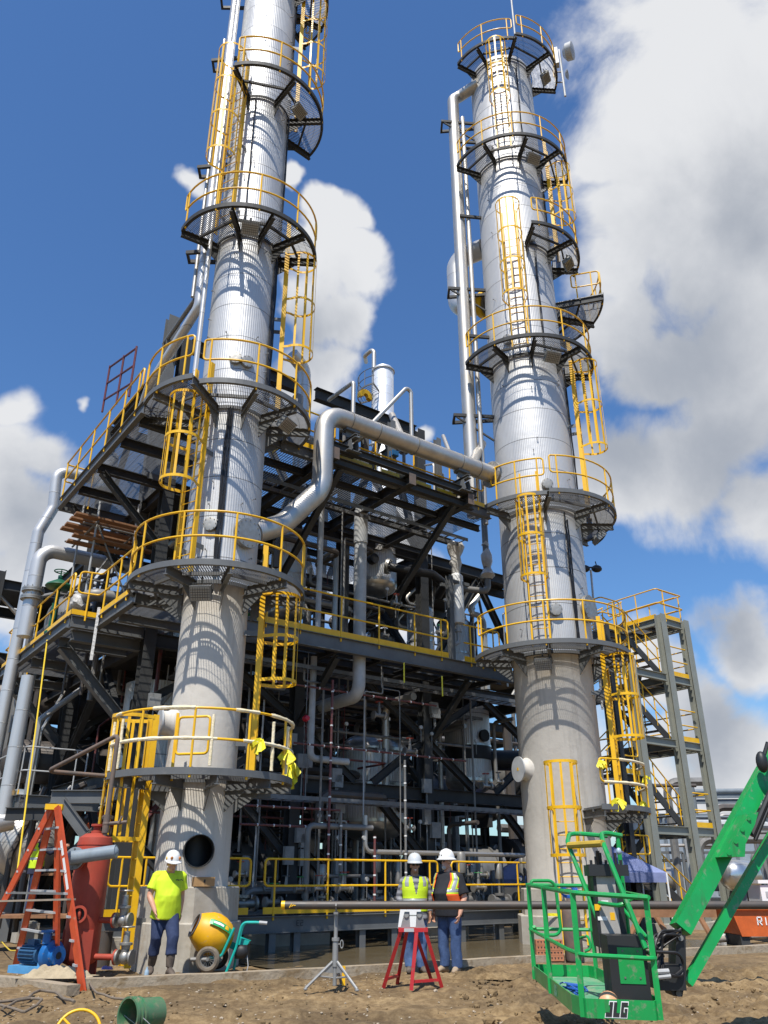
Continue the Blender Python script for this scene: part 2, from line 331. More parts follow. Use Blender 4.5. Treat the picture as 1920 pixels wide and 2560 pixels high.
# ------------------------------------------------------------------ ground, kerb, water
def make_ground():
    def axis(a, b, st, far):
        xs = []; x = a
        while x < b+1e-6: xs.append(x); x += st
        l = []; d = st; p = a
        while p > -far: d *= 1.45; p -= d; l.append(p)
        r = []; d = st; p = xs[-1]
        while p < far: d *= 1.45; p += d; r.append(p)
        return l[::-1]+xs+r
    xs = axis(-6.6, 8.6, .055, 1500); ys = axis(6.0, 16.5, .05, 1500)
    vs = []
    for y in ys:
        for x in xs:
            q = Vector((x, y, 0)); near = max(0, min(1, (17.0-y)/1.5)) * max(0, min(1, (y-3)/2))
            if abs(x) > 8.4: near *= max(0, 1-(abs(x)-8.4)/3)
            if near > 0:
                z = .05*noise.noise(q*.9+Vector((3,1,0))) + .055*max(0, noise.noise(q*2.3))*1.2 + .018*noise.noise(q*6.1) + .010*noise.noise(q*14.0)+.006*noise.noise(q*27)
                # heavier churned clods on the right-hand side
                cl = max(0, min(1, (x-.7)/1.0+ .5*noise.noise(q*.8)))
                z += cl*(.12*abs(noise.noise(q*4.2+Vector((7,0,0)))) + .05*abs(noise.noise(q*9.7)))
                z = z*near - .02*near
            else: z = -.02
            # keep the slab beside the kerb lower than the kerb
            # wheel ruts running roughly across the plot, soil thrown against the kerb
            if near > .5:
                for ry, rs in ((10.5, .05), (12.05, -.08), (13.6, .03)):
                    dd = y-(ry+rs*x+.25*noise.noise(Vector((x*.35, ry, 0))))
                    z += -.05*math.exp(-(dd/.16)**2) + .035*math.exp(-((abs(dd)-.3)/.12)**2)
                    if abs(dd) < .2: z += .012*math.sin(x*26+dd*18)
            d = (q-Lc).dot(EV)
            if d > -1.0 and y < 17: z = min(z, .03)
            vs.append((x, y, z))
    n = len(xs)
    fs = [(j*n+i, j*n+i+1, (j+1)*n+i+1, (j+1)*n+i) for j in range(len(ys)-1) for i in range(n-1)]
    m = mat('site_dirt', (.265,.183,.088), .95, noise=.8, col2=(.175,.115,.052), bump=(30, .6, .03), detail=12)
    nt = m.node_tree; b = nt.nodes['Principled BSDF']
    # second, finer variation: dry pale crust against damp dark clods
    tc = nt.nodes.new('ShaderNodeTexCoord'); n2 = nt.nodes.new('ShaderNodeTexNoise'); n2.inputs['Scale'].default_value = 9; n2.inputs['Detail'].default_value = 10; n2.inputs['Roughness'].default_value = .7
    nt.links.new(tc.outputs['Object'], n2.inputs['Vector'])
    r = nt.nodes.new('ShaderNodeMapRange'); r.inputs[1].default_value = .42; r.inputs[2].default_value = .62; nt.links.new(n2.outputs[0], r.inputs[0])
    x = nt.nodes.new('ShaderNodeMix'); x.data_type = 'RGBA'; x.blend_type = 'MULTIPLY'; src = b.inputs['Base Color'].links[0].from_socket
    nt.links.new(src, x.inputs['A']); x.inputs['Factor'].default_value = 1
    k = nt.nodes.new('ShaderNodeMix'); k.data_type = 'RGBA'; nt.links.new(r.outputs[0], k.inputs['Factor']); k.inputs['A'].default_value = (.66,.62,.56,1); k.inputs['B'].default_value = (1.14,1.15,1.18,1)
    nt.links.new(k.outputs['Result'], x.inputs['B']); nt.links.new(x.outputs['Result'], b.inputs['Base Color'])
    n3 = nt.nodes.new('ShaderNodeTexNoise'); n3.inputs['Scale'].default_value = .55; n3.inputs['Detail'].default_value = 7; n3.inputs['Roughness'].default_value = .6; nt.links.new(tc.outputs['Object'], n3.inputs['Vector'])
    r3 = nt.nodes.new('ShaderNodeMapRange'); r3.inputs[1].default_value = .40; r3.inputs[2].default_value = .58; r3.inputs[3].default_value = .62; r3.inputs[4].default_value = 1.06; nt.links.new(n3.outputs[0], r3.inputs[0])
    c3 = nt.nodes.new('ShaderNodeCombineXYZ'); [nt.links.new(r3.outputs[0], c3.inputs[i]) for i in range(3)]
    x3 = nt.nodes.new('ShaderNodeMix'); x3.data_type = 'RGBA'; x3.blend_type = 'MULTIPLY'; x3.inputs['Factor'].default_value = 1; nt.links.new(x.outputs['Result'], x3.inputs['A']); nt.links.new(c3.outputs[0], x3.inputs['B']); nt.links.new(x3.outputs['Result'], b.inputs['Base Color'])
    g = MB(); g.add([Vector(v) for v in vs], fs, True)
    O('ground', g, m, None, None, (0,0,0), kind='structure'); M['dirt'] = m
    # loose clods: uncountable
    ico = []
    bmm = bmesh.new(); bmesh.ops.create_icosphere(bmm, subdivisions=1, radius=1); iv = [v.co.copy() for v in bmm.verts]; bmm.verts.index_update(); jf = [tuple(v.index for v in f.verts) for f in bmm.faces]; bmm.free()
    c = MB(); rr = random.Random(3)
    for i in range(3200):
        if rr.random() < .72: x = rr.uniform(1.0, 7.5); y = rr.uniform(8.2, 15.2)
        else: x = rr.uniform(-6, 2); y = rr.uniform(9.2, 14.6)
        if rr.random() > .5 + noise.noise(Vector((x*.9, y*.9, 5))): continue
        s = rr.uniform(.006, .024) * (2.6 if rr.random() < .09 else 1) * (1.25 if x > 1 else .8)
        q = Vector((rr.random()*9, rr.random()*9, rr.random()*9)); sq = rr.uniform(.5, .9); rot = Matrix.Rotation(rr.uniform(0,6), 3, 'Z')
        c.add([Vector((x, y, .028 if x > 1 else .012)) + rot @ Vector((v.x*s*(1+.5*noise.noise(v*1.5+q)), v.y*s*(1+.5*noise.noise(v*1.7+q)), v.z*s*sq*(1+.5*noise.noise(v*1.3+q)))) for v in iv], jf)
    O('dirt_clods', c, m, 'loose dry dirt clods scattered over the churned ground', 'dirt', (0,0,0), kind='stuff')
make_ground()
def stones():
    bmm = bmesh.new(); bmesh.ops.create_icosphere(bmm, subdivisions=1, radius=1); iv = [v.co.copy() for v in bmm.verts]; bmm.verts.index_update(); jf = [tuple(v.index for v in f.verts) for f in bmm.faces]; bmm.free()
    c = MB(); rr = random.Random(41)
    for i in range(900):
        x, y = rr.uniform(-6, 7), rr.uniform(9.0, 15.6); s = rr.uniform(.005, .016)*(2.2 if rr.random() < .05 else 1); q = Vector((rr.random()*9, rr.random()*9, 0)); rot = Matrix.Rotation(rr.uniform(0, 6), 3, 'Z')
        c.add([Vector((x, y, .022 if x > 1 else .01)) + rot @ Vector((v.x*s*1.3, v.y*s*(1+.4*noise.noise(v+q)), v.z*s*.7)) for v in iv], jf)
    O('gravel', c, mat('pale_stone', (.44,.37,.28), .9, noise=14, col2=(.28,.22,.15)), 'pale gravel stones strewn thinly over the dirt', 'gravel', (0,0,0), kind='stuff')
stones()
def bar_path(mb, pts, w, h):
    pts = [Vector(p) for p in pts]
    for i, p in enumerate(pts):
        pass
    vs = []
    for i, p in enumerate(pts):
        a = pts[max(0, i-1)]; b = pts[min(len(pts)-1, i+1)]; t = (b-a); t.z = 0; t.normalize(); nrm = Vector((-t.y, t.x, 0))
        for s, z in ((-1,0),(1,0),(1,1),(-1,1)): vs.append(p + nrm*(s*w/2) + EZ*(z*h))
    m = len(pts)
    fs = [(i*4+k, i*4+(k+1) % 4, i*4+4+(k+1) % 4, i*4+4+k) for i in range(m-1) for k in range(4)]+[(3,2,1,0), tuple((m-1)*4+k for k in range(4))]
    mb.add(vs, fs)
KP = [onz(-400, 2408, .1), onz(45, 2443, .1), onz(185, 2462, .1)]
KR = [onz(205, 2446, .12), onz(600, 2430, .12), onz(1000, 2408, .12), onz(1297, 2390, .12), onz(1700, 2371, .12), onz(2300, 2344, .12)]
for pts, hh in ((KP, .13), (KR, .15)):
    for p in pts: p.z = -.03
    ps = []
    for i in range(len(pts)-1):
        n = max(2, int((pts[i+1]-pts[i]).length/.35))
        for k in range(n):
            q = pts[i].lerp(pts[i+1], k/n); q += Vector((noise.noise(q*1.3), noise.noise(q*1.3+Vector((9,0,0))), .5*noise.noise(q*2)))*.02; ps.append(q)
    ps.append(pts[-1]); mb = MB(); bar_path(mb, ps, .2, hh)
    o = O('kerb', mb, M['kerb'], None, None, ps[0], kind='structure')
mb = MB(); wp = [W(1.0,-2.25,.012), W(13,-3.6,.012), W(14,14,.012), W(1.0,14,.012)]; mb.add(wp, [(0,1,2,3)])
wm = mat('muddy_water', (.13,.10,.055), .12, noise=1.5, col2=(.11,.09,.055))
O('water', mb, wm, None, None, W(6,5,.012), kind='structure')
# ------------------------------------------------------------------ towers
def bolts_ring(mb, c, ax, r, n, br=.014, h=.03):
    ax = ax.normalized(); X = ax.orthogonal().normalized(); Y = ax.cross(X)
    for i in range(n):
        a = 2*PI*i/n; p = c+(X*math.cos(a)+Y*math.sin(a))*r; mb.tube([p-ax*h*.5, p+ax*h], br, 6)
def nozzle(parent, c, a, z, rs, length, r, blind=True, tilt=0, matname='flange', name='nozzle', back=.0):
    ax = rdir(a); p0 = pol(c, a, rs-.06, z); p1 = pol(c, a, rs+length, z); mb = MB()
    mb.cyl(p0, p1, r*.72, 20); mb.lathe([(0,.05),(r,.05),(r,0),(r*.72,0)], 28, p1-ax*.055, ax); 
    mb.lathe([(0,.045),(r*.55,.05),(r,.04),(r,0.0),(0,0)], 28, p1+ax*.004, ax)
    o = P(name, mb, M[matname], parent); b = MB(); bolts_ring(b, p1, ax, r*.86, max(8, int(r*44)), .011 if r < .2 else .015, .06); P('bolts', b, M['dullpipe'], o); return o
def tower(c, rs, rk, zs, ztop, cladm, ped, label, hole=None, steps=None):
    t = T('distillation_column', label, 'tower', (c.x, c.y, 0), 'distillation columns'); o = Vector((c.x, c.y, 0))
    mb = MB(); n = 96
    mb.lathe([(rk-.05, zs+.02), (rs, zs+.02), (rs, ztop), (rs*.97, ztop+.12), (rs*.8, ztop+.3), (rs*.45, ztop+.44), (0, ztop+.5)], n, o); P('shell', mb, cladm, t)
    # skirt, hollow, with a round access opening
    mb = MB(); zb = ped[-1][1]
    mb.lathe([(rk, zb), (rk, zs-.02), (rk+.015, zs), (rk-.12, zs), (rk-.12, zb), (rk, zb)], n, o)
    sk = P('skirt', mb, M['concrete'], t)
    if hole:
        a, z, r = hole; p = pol(c, a, rk, z); ax = rdir(a); cm = MB(); cm.cyl(p-ax*.5, p+ax*.4, r, 40)
        cut = bpy.data.objects.new('cut', mesh('cut', cm, M['concrete'], o)); COL.objects.link(cut); cut.location = o
        bm = bmesh.new(); bm.from_mesh(sk.data); bmesh.ops.remove_doubles(bm, verts=bm.verts, dist=1e-4); bmesh.ops.recalc_face_normals(bm, faces=bm.faces); bm.to_mesh(sk.data); bm.free()
        bm = bmesh.new(); bm.from_mesh(cut.data); bmesh.ops.recalc_face_normals(bm, faces=bm.faces); bm.to_mesh(cut.data); bm.free()
        md = sk.modifiers.new('h', 'BOOLEAN'); md.operation = 'DIFFERENCE'; md.object = cut; md.solver = 'EXACT'
        dg = bpy.context.evaluated_depsgraph_get(); me = bpy.data.meshes.new_from_object(sk.evaluated_get(dg)); sk.modifiers.clear(); sk.data = me; me.set_sharp_from_angle(angle=math.radians(35))
        bpy.data.objects.remove(cut)
        rm = MB(); rm.lathe([(r-.012,-.2),(r-.012,.07),(r,.07),(r,-.2),(r-.012,-.2)], 40, p, ax); P('opening_sleeve', rm, M['dark'], t)
        ci = MB(); ci.cyl(Vector((c.x,c.y,z-1.2)), Vector((c.x,c.y,z+1.2)), rk-.3, 24); P('opening_shade_core', ci, M['black'], t)  # black core stands in for the shade inside the opening
    for i, (r, z, n_) in enumerate(ped):
        z0 = ped[i-1][1] if i else -.05
        mb = MB(); mb.lathe([(0,z0),(r+.004,z0),(r,z-.02),(r-.02,z),(0,z)], n_, o, smooth=False)
        mb.xf(Matrix.Translation(o) @ Matrix.Rotation(math.radians(18), 4, 'Z') @ Matrix.Translation(-o)); P('pedestal', mb, M['pedestal'], t)
    return t
tl = tower(Lc, .79, .675, 6.93, 31.5, M['cladL'], [(.97, .72, 8), (.90, 1.28, 8)], 'slimmer left distillation column with concrete skirt and round access opening', hole=(20, 1.86, .275))
tr = tower(Rc, 1.175, 1.06, 6.8, 30.05, M['cladR'], [(1.42, .62, 8), (1.30, 1.2, 8)], 'wider right distillation column crowned by railed top platform and lightning rod')
nozzle(tl, Lc, 48, 8.05, .79, .10, .33, name='manway')
nozzle(tl, Lc, -6, 8.15, .79, .05, .15); nozzle(tl, Lc, 8, 12.35, .79, .05, .15); nozzle(tl, Lc, 27, 12.3, .79, .05, .15)
nozzle(tl, Lc, 33, 16.45, .79, .10, .13)
nozzle(tr, Rc, -1, 7.95, 1.175, .08, .17); nozzle(tr, Rc, 50, 8.1, 1.175, .12, .38, name='manway'); nozzle(tr, Rc, 3, 11.7, 1.175, .08, .16)
nozzle(tr, Rc, -40, 25.3, 1.175, .1, .16); nozzle(tr, Rc, -35, 16.9, 1.175, .1, .16); nozzle(tr, Rc, 15, 20.95, 1.175, .1, .16)
# flanged collars round the nozzles of the left column, skirt side openings with pale covers
for t, c, a, z, rk in ((tl, Lc, -62, 4.15, .675), (tr, Rc, -68, 3.95, 1.06)):
    ax = rdir(a); p = pol(c, a, rk, z); mb = MB(); mb.lathe([(.40,-.14),(.29,.0),(.235,.08),(.225,.2)], 28, p, ax)
    P('vent_neck', mb, M['concrete'], t)
    mb = MB(); cr_ = .265 if rk < 1 else .31; mb.lathe([(0,.03),(cr_,.03),(cr_,-.005),(.0,-.005)], 32, p+ax*.205, ax); cv = P('vent_cover', mb, M['lightgrey'], t)
    mb = MB(); q = p+ax*.238; X = ax.cross(EZ).normalized(); mb.box(q, .07, .004, .07, (X, ax, EZ)); P('sticker', mb, M['yellow'], cv)
# cable bundle strapped down each column
def cable_run(t, c, a, r, z0, z1, n=5, seed=1, w=.14):
    rr = random.Random(seed); mb = MB()
    for i in range(n):
        pts = []; z = z0; off = rr.uniform(-w, w)/r
        while z < z1:
            pts.append(pol(c, a+math.degrees(off+rr.uniform(-.018, .018)), r+.03+rr.uniform(0,.025), z)); z += rr.uniform(.3, .6)
        mb.tube(pts, rr.uniform(.009, .02), 5)
    P('cable_bundle', mb, M['cable'], t)
cable_run(tl, Lc, 8, .79, 7.0, 11.2, 8, 1, .055); cable_run(tl, Lc, 76, .79, 11.3, 16, 8, 2, .09); cable_run(tl, Lc, 88, .79, 16, 28, 6, 3, .08); cable_run(tl, Lc, 2, .79, 16.2, 21.2, 2, 4, .02)
cable_run(tr, Rc, 26, 1.175, 6.9, 10.9, 7, 5, .05); cable_run(tr, Rc, 66, 1.175, 11.2, 16.3, 8, 6, .09); cable_run(tr, Rc, 20, 1.175, 16.5, 20.6, 3, 7, .05); cable_run(tr, Rc, 60, 1.175, 20.8, 24.9, 6, 8, .06); cable_run(tr, Rc, 18, 1.175, 25, 29.8, 2, 9, .03)
# lifting clips / insulation pins
for t, c, r, z0, z1, sd in ((tl, Lc, .79, 7.4, 27, 4), (tr, Rc, 1.175, 7.4, 29.5, 5)):
    rr = random.Random(sd); mb = MB()
    for i in range(46):
        a = rr.choice([-52, -8, 4, 40, 58, 64]) + rr.uniform(-4, 4); z = rr.uniform(z0, z1); ax = rdir(a)
        mb.tube([pol(c, a, r-.01, z), pol(c, a, r+.07, z)], .008, 5); mb.box(pol(c, a, r+.075, z), .03, .02, .03, (ax.cross(EZ), ax, EZ))
    P('insulation_pins', mb, M['dullpipe'], t)
# ------------------------------------------------------------------ gratings and guardrails
def grate_sector(mb, c, z, r0, r1, a0, a1, sp=.05, th=.006, h=.03):
    am = (a0+a1)/2; half = math.radians(abs(a1-a0)/2); R_ = rdir(am); Tn = Vector((R_.y*-1, R_.x, 0)); Tn = Vector((math.cos(math.radians(am)), math.sin(math.radians(am)), 0))
    w = r1*math.sin(min(half, PI/2)); k = -int(w/sp)
    while k*sp <= w:
        s = k*sp; k += 1
        if abs(s) >= r1: continue
        lo = math.sqrt(max(0, r0*r0-s*s)); hi = math.sqrt(r1*r1-s*s)
        if half < PI/2-.01: lo = max(lo, abs(s)/math.tan(half))
        if hi-lo < .03: continue
        o = Vector((c.x, c.y, z)); mb.bar(o+R_*lo+Tn*s, o+R_*hi+Tn*s, th, h, cap=False)
    r = r0+.1
    while r < r1-.04:
        mb.arc(c, r, a0, a1, z+.008, z+.014, .006, seg=max(2, int(abs(a1-a0)/9))); r += .16
def grate_rect(mb, u0, u1, v0, v1, z, along='v', sp=.07, th=.006, h=.025, cross=.2):
    if along == 'v':
        n = int((u1-u0)/sp)
        for i in range(n+1):
            u = u0+(u1-u0)*i/n; mb.bar(W(u,v0,z), W(u,v1,z), th, h, cap=False)
        v = v0+cross
        while v < v1: mb.bar(W(u0,v,z+.01), W(u1,v,z+.01), .006, .006, cap=False); v += cross
    else:
        n = int((v1-v0)/sp)
        for i in range(n+1):
            v = v0+(v1-v0)*i/n; mb.bar(W(u0,v,z), W(u1,v,z), th, h, cap=False)
        u = u0+cross
        while u < u1: mb.bar(W(u,v0,z+.01), W(u,v1,z+.01), .006, .006, cap=False); u += cross
RT = .024
def guardrail(parent, path, posts, m='yellow', h=1.07, mid=.54, base=-.12, loop=(True, True), r=RT, name='guardrail'):
    """path: points at deck level; posts: indices into a resampled list of points or explicit points"""
    mb = MB()
    top = [Vector(p)+EZ*h for p in path]; md = [Vector(p)+EZ*mid for p in path]
    e = [top[0]] ; 
    ring = md[::-1] if not loop[0] else md[::-1]
    if loop[0] and loop[1]:
        pts = top + md[::-1]; q = fillet_loop(pts, .09); mb.tube(q, r, 8, closed=True)
    else:
        a = top[:]; b = md[:]
        if loop[1]: mb.tube(fillet(a+b[::-1], .09, 4), r, 8)
        elif loop[0]: mb.tube(fillet(a[::-1]+b, .09, 4), r, 8)
        else: mb.tube(fillet(a, .05, 3), r, 8); mb.tube(fillet(b, .05, 3), r, 8)
    g = P(name, mb, M[m], parent)
    for p in posts:
        k = MB(); p = Vector(p); k.tube([p+EZ*base, p+EZ*(h-.01)], r*.96, 8); P('post', k, M[m], g)
    return g
def fillet_loop(pts, rad):
    n = len(pts); i = 0
    # start in the middle of a segment
    m0 = (pts[0]+pts[1])/2; q = [m0]+pts[1:]+[pts[0], m0]
    return fillet(q, rad, 4)[:-1]
def resample(pts, step):
    pts = [Vector(p) for p in pts]; L = [0]
    for a, b in zip(pts, pts[1:]): L.append(L[-1]+(b-a).length)
    n = max(1, round(L[-1]/step)); out = []
    for i in range(n+1):
        d = L[-1]*i/n; k = 0
        while k < len(L)-2 and L[k+1] < d: k += 1
        f = (d-L[k])/max(1e-9, L[k+1]-L[k]); out.append(pts[k].lerp(pts[k+1], f))
    return out
# ------------------------------------------------------------------ ring platforms
def ring(c, z, r0, segs, brackets, label, rails, matn='grey', gusset=True, deep=.2, lift=0):
    """segs: [(a0,a1,r_out)]; rails: [(a0,a1,r)]"""
    t = T('ring_platform', label, 'platform', (c.x, c.y, z), 'ring platforms on the columns')
    cuts = sorted(set(brackets))
    for a0, a1, r1 in segs:
        mb = MB(); mb.arc(c, r1, a0, a1, z-.075, z+.045, .014); mb.arc(c, r1-.04, a0, a1, z-.075, z-.063, .06); P('edge_plate', mb, M[matn], t)
        bs = [a0]+[b for b in cuts if a0 < b < a1]+[a1]
        mb = MB()
        for b0, b1 in zip(bs, bs[1:]): grate_sector(mb, c, z+.0, r0+.02, r1-.02, b0, b1)
        P('grating', mb, M['galv'], t)
        mb = MB(); rm = (r0+r1)/2
        for b0, b1 in zip(bs, bs[1:]): mb.bar(pol(c, b0+2, rm+.02, z-.06), pol(c, b1-2, rm+.02, z-.06), .05, .07)
        mb.arc(c, r0+.03, a0, a1, z-.10, z-.02, .02); P('support_angle', mb, M[matn], t)
    for b in brackets:
        r1 = [s for s in segs if s[0]-.1 <= b <= s[1]+.1]; r1 = max(s[2] for s in r1) if r1 else segs[0][2]
        mb = MB(); mb.ibeam(pol(c, b, r0-.06, z-.025-deep/2), pol(c, b, r1-.012, z-.025-deep/2), .09, deep)
        if gusset:
            X = rdir(b).cross(EZ)*.007; zz = z-.012-deep+.0
            mb.prism([pol(c,b,r0-.07,zz)-X, pol(c,b,r0+.42,zz)-X, pol(c,b,r0+.42,zz-.06)-X, pol(c,b,r0-.07,zz-.42)-X], X*2)
        P('bracket', mb, M[matn], t)
    for q in rails:
        a0, a1, r1 = q[:3]; m = q[3] if len(q) > 3 else 'yellow'
        n = max(4, int(abs(a1-a0)/6)); path = [pol(c, a0+(a1-a0)*i/n, r1-.03, z) for i in range(n+1)]
        np_ = max(2, round(math.radians(abs(a1-a0))*r1/1.15)); posts = [pol(c, a0+5+(a1-a0-10)*i/np_, r1-.03, z) for i in range(np_+1)]
        guardrail(t, path, posts, m)
    return t
def br(a0, a1, n): return [a0+(a1-a0)*i/n for i in range(n+1)]
def wrap_tape(t, c, z, segs):
    """masking wrap and loose ties left on freshly painted rails"""
    for (a0, a1, r, h, rad) in segs:
        n = max(3, int(abs(a1-a0)/3)); mb = MB(); rr = random.Random(int(a0*7+h*100))
        mb.tube([pol(c, a0+(a1-a0)*i/n, r-.03, z+h) for i in range(n+1)], [rad*rr.uniform(.85, 1.25) for i in range(n+1)], 8); P('masking_wrap', mb, M['wrap'], t)
M['wrap'] = mat('masking_wrap_cream', (.74,.62,.36), .75, noise=7, col2=(.80,.72,.55), bump=(25,.6,.02))
M['ytape'] = mat('yellow_caution_tape', (.86,.75,.02), .45, noise=12, bump=(18,.6,.02))
rA = ring(Lc, 3.12, .69, [(-68,138,1.76)], [-50,-14,22,58,94,136], 'lowest ring platform of the left column, rails wrapped in cream tape', [(-66,112,1.76)])
wrap_tape(rA, Lc, 3.12, [(-64,-48,1.76,1.07,.034),(-20,6,1.76,1.07,.034),(30,46,1.76,1.07,.034),(56,110,1.76,1.07,.034),(-66,20,1.76,.54,.033),(36,108,1.76,.54,.034)])
for a in (-61,-47,16,58,76,108): 
    mb = MB(); rr = random.Random(a); mb.tube([pol(Lc,a+1,1.73,3.2+.11*i) for i in range(9)], [.03*rr.uniform(.8,1.3) for i in range(9)], 8); P('masking_wrap', mb, M['wrap'], rA)
def tied_tape(parent, p, s, seed):
    rr = random.Random(seed); mb = MB()
    for k in range(7):
        d = Vector((rr.uniform(-1,1), rr.uniform(-1,.3), rr.uniform(-1.5,.1))).normalized(); w = Vector((d.z, rr.uniform(-.3,.3), -d.x)).normalized()*s*.22
        pts = [p + d*s*f + EZ*(-.35*s*f*f) for f in (0,.35,.7,1)]; vs = []
        for q in pts: vs += [q-w, q+w]
        for q in pts: vs += [q-w+Vector((0,.004,0)), q+w+Vector((0,.004,0))]
        mb.add(vs, [(i*2,i*2+1,i*2+3,i*2+2) for i in range(3)]+[(8+i*2+2,8+i*2+3,8+i*2+1,8+i*2) for i in range(3)])
    mb.ball(p, s*.16, n=8, m=6); P('tied_tape', mb, M['ytape'], parent)
tied_tape(rA, pol(Lc,48,1.76,3.70), .2, 1); tied_tape(rA, pol(Lc,76,1.74,3.62), .2, 2); tied_tape(rA, pol(Lc,104,1.74,3.5), .26, 3); tied_tape(rA, pol(Lc,104,1.74,3.3), .22, 9)
mb = MB(); q0 = pol(Lc,-12,1.16,3.1); X = rdir(-12).cross(EZ)*-1
mb.tube(fillet_loop([q0+EZ*1.02, q0+X*.62+EZ*1.02, q0+X*.62+EZ*.36, q0+EZ*.36], .07), .024, 8, closed=True); mb.bar(q0-X*.03-EZ*.1, q0-X*.03+EZ*1.1, .04, .05); P('swing_gate', mb, M['yellow'], rA)
rB = ring(Lc, 6.95, .80, [(-118,128,1.84)], [-100,-62,-21,19,60,100], 'wide ring platform at foot of the left column cladding, above bare concrete skirt', [(-84,92,1.84)])
rC = ring(Lc, 11.1, .80, [(-92,-14,2.05),(-14,130,1.82)], [-80,-46,-14,27,62,98,128], 'stepped ring platform on left column joined to the high walkway', [(-70,-16,2.05),(-12,98,1.82)])
rD = ring(Lc, 16.15, .80, [(-58,94,1.78)], [-58,-4,30,62,94], 'ring platform round left column just under its back-left caged ladder', [(-56,92,1.78)], matn='dark')
rE = ring(Lc, 21.15, .80, [(-14,134,1.80)], [-14,40,88,132], 'three quarter ring platform high on the left column wrapping its right side', [(-12,95,1.80)], matn='dark')
rF = ring(Lc, 26.5, .80, [(40,150,1.80)], [42,80,120,148], 'uppermost platform of the left column cut by top of view', [(42,148,1.80)], matn='dark')
r1 = ring(Rc, 29.9, 1.19, [(-62,7,2.03),(7,94,2.2)], [-62,-34,7,48,94], 'topmost railed platform crowning the right column', [(-60,5,2.03),(9,92,2.2)], matn='dark')
r2 = ring(Rc, 24.75, 1.19, [(-70,89,2.14)], [-70,-33,8,46,88], 'second highest ring platform of the right column', [(-68,87,2.14)], matn='dark')
r3 = ring(Rc, 20.75, 1.19, [(4,102,2.14)], [6,50,92], 'half ring platform on the right side of the right column under its rear cage', [(6,92,2.14)], matn='dark')
r3b = ring(Rc, 18.9, 1.19, [(72,136,2.72)], [73,104,134], 'rear side landing jutting out behind the right column', [(76,112,2.72)], matn='dark', deep=.22)
guardrail(r3b, [pol(Rc,75,2.66,18.9), pol(Rc,75,1.75,18.9)], [pol(Rc,75,2.4,18.9), pol(Rc,75,1.9,18.9)])
r4 = ring(Rc, 16.3, 1.19, [(-73,90,2.12)], [-73,-38,-2,42,90], 'full ring platform halfway up the right column', [(-71,88,2.12)], matn='dark')
r5 = ring(Rc, 11.05, 1.19, [(-58,-3,2.06),(-3,130,2.22)], [-56,-3,48,92,128], 'stepped ring platform of the right column level with pipe bridge', [(-50,-5,2.06),(-1,104,2.22)])
r6 = ring(Rc, 6.88, 1.19, [(-86,112,2.12)], [-84,-48,-13,27,66,104], 'broad ring platform at foot of the right column cladding', [(-76,104,2.12)])
r7 = ring(Rc, 2.95, 1.07, [(12,104,2.1)], [14,56,102], 'small quarter platform low on the right concrete skirt with taped rails', [(14,100,2.1)])
wrap_tape(r7, Rc, 2.95, [(30,96,2.1,1.07,.034),(16,60,2.1,.54,.034),(70,96,2.1,.54,.034)])
tied_tape(r7, pol(Rc,14,2.1,3.95), .15, 5); tied_tape(r7, pol(Rc,24,2.1,3.1), .2, 6); tied_tape(r7, pol(Rc,84,2.1,3.8), .15, 7); tied_tape(r7, pol(Rc,94,2.1,3.2), .2, 8)
# ------------------------------------------------------------------ caged ladders
def ladder(c, a, r, z0, z1, label, cage=None, w=.5, rs=.8, cr=.37, nstrap=7, m='yellow', stand=True):
    base = pol(c, a, r, z0); t = T('caged_ladder' if cage else 'ladder', label, 'ladder', base, 'caged ladders on the columns')
    X = Vector((math.cos(math.radians(a)), math.sin(math.radians(a)), 0)); D = rdir(a)
    for s in (-1, 1):
        mb = MB(); p = base+X*(s*w/2); mb.box(p+EZ*(z1-z0)/2, .018, .11, z1-z0, (X, D, EZ)); mb.box(p+EZ*(z1-z0)/2-X*s*.02+D*.048, .04, .012, z1-z0-.01, (X, D, EZ)); P('side_rail', mb, M[m], t)
    z = z0+.2; proto = None
    while z < z1-1.0 or (not cage and z < z1-.1):
        if proto is None:
            mb = MB(); mb.tube([base+EZ*(z-z0)-X*(w/2-.005), base+EZ*(z-z0)+X*(w/2-.005)], .011, 6); proto = P('rung', mb, M[m], t); zp = z
        else:
            o = proto.copy(); COL.objects.link(o); o.parent = t; o.location = (0, 0, z-zp)
        z += .3
    if stand:
        zz = z0+.7
        while zz < z1-.5:
            for s in (-1, 1):
                mb = MB(); mb.bar(base+X*(s*w/2)+EZ*(zz-z0)+D*.02, base+X*(s*w/2)+EZ*(zz-z0)-D*(r-rs+.04), .012, .11); P('standoff', mb, M['grey'], t)
            zz += 2.2
    if cage:
        c0, c1 = cage; cc = base + D*(cr+.02); mb = MB()
        for i in range(nstrap):
            an = -105+210*i/(nstrap-1); an = math.radians(an); d = D*math.cos(an)+X*math.sin(an); p = cc+d*(cr-.008); tt = d.cross(EZ)
            mb.box(p+EZ*((c0+c1)/2-z0), .055, .008, c1-c0, (tt, d, EZ))
        g = P('cage', mb, M[m], t); n = max(2, round((c1-c0)/1.2)); 
        for i in range(n+1):
            mb = MB(); q = cc+EZ*(c0+(c1-c0)*i/n-z0); mb.hoop(q, D, X, cr, -128, 128, .065, .009, 20)
            for s in (-1, 1):
                an = math.radians(128); mb.bar(q+D*math.cos(an)*cr+X*s*math.sin(an)*cr, q-D*(cr+.02)+X*s*w/2, .009, .065)
            P('hoop', mb, M[m], g)
    return t
ladder(Lc, -62, 1.02, 0.03, 4.25, 'yellow caged ladder rising from the ground to the lowest left platform', (2.05, 4.2), rs=.68)
ladder(Lc, 96, .98, 3.1, 8.0, 'yellow caged ladder on right of bare left skirt', (5.05, 6.85), rs=.68, cr=.38)
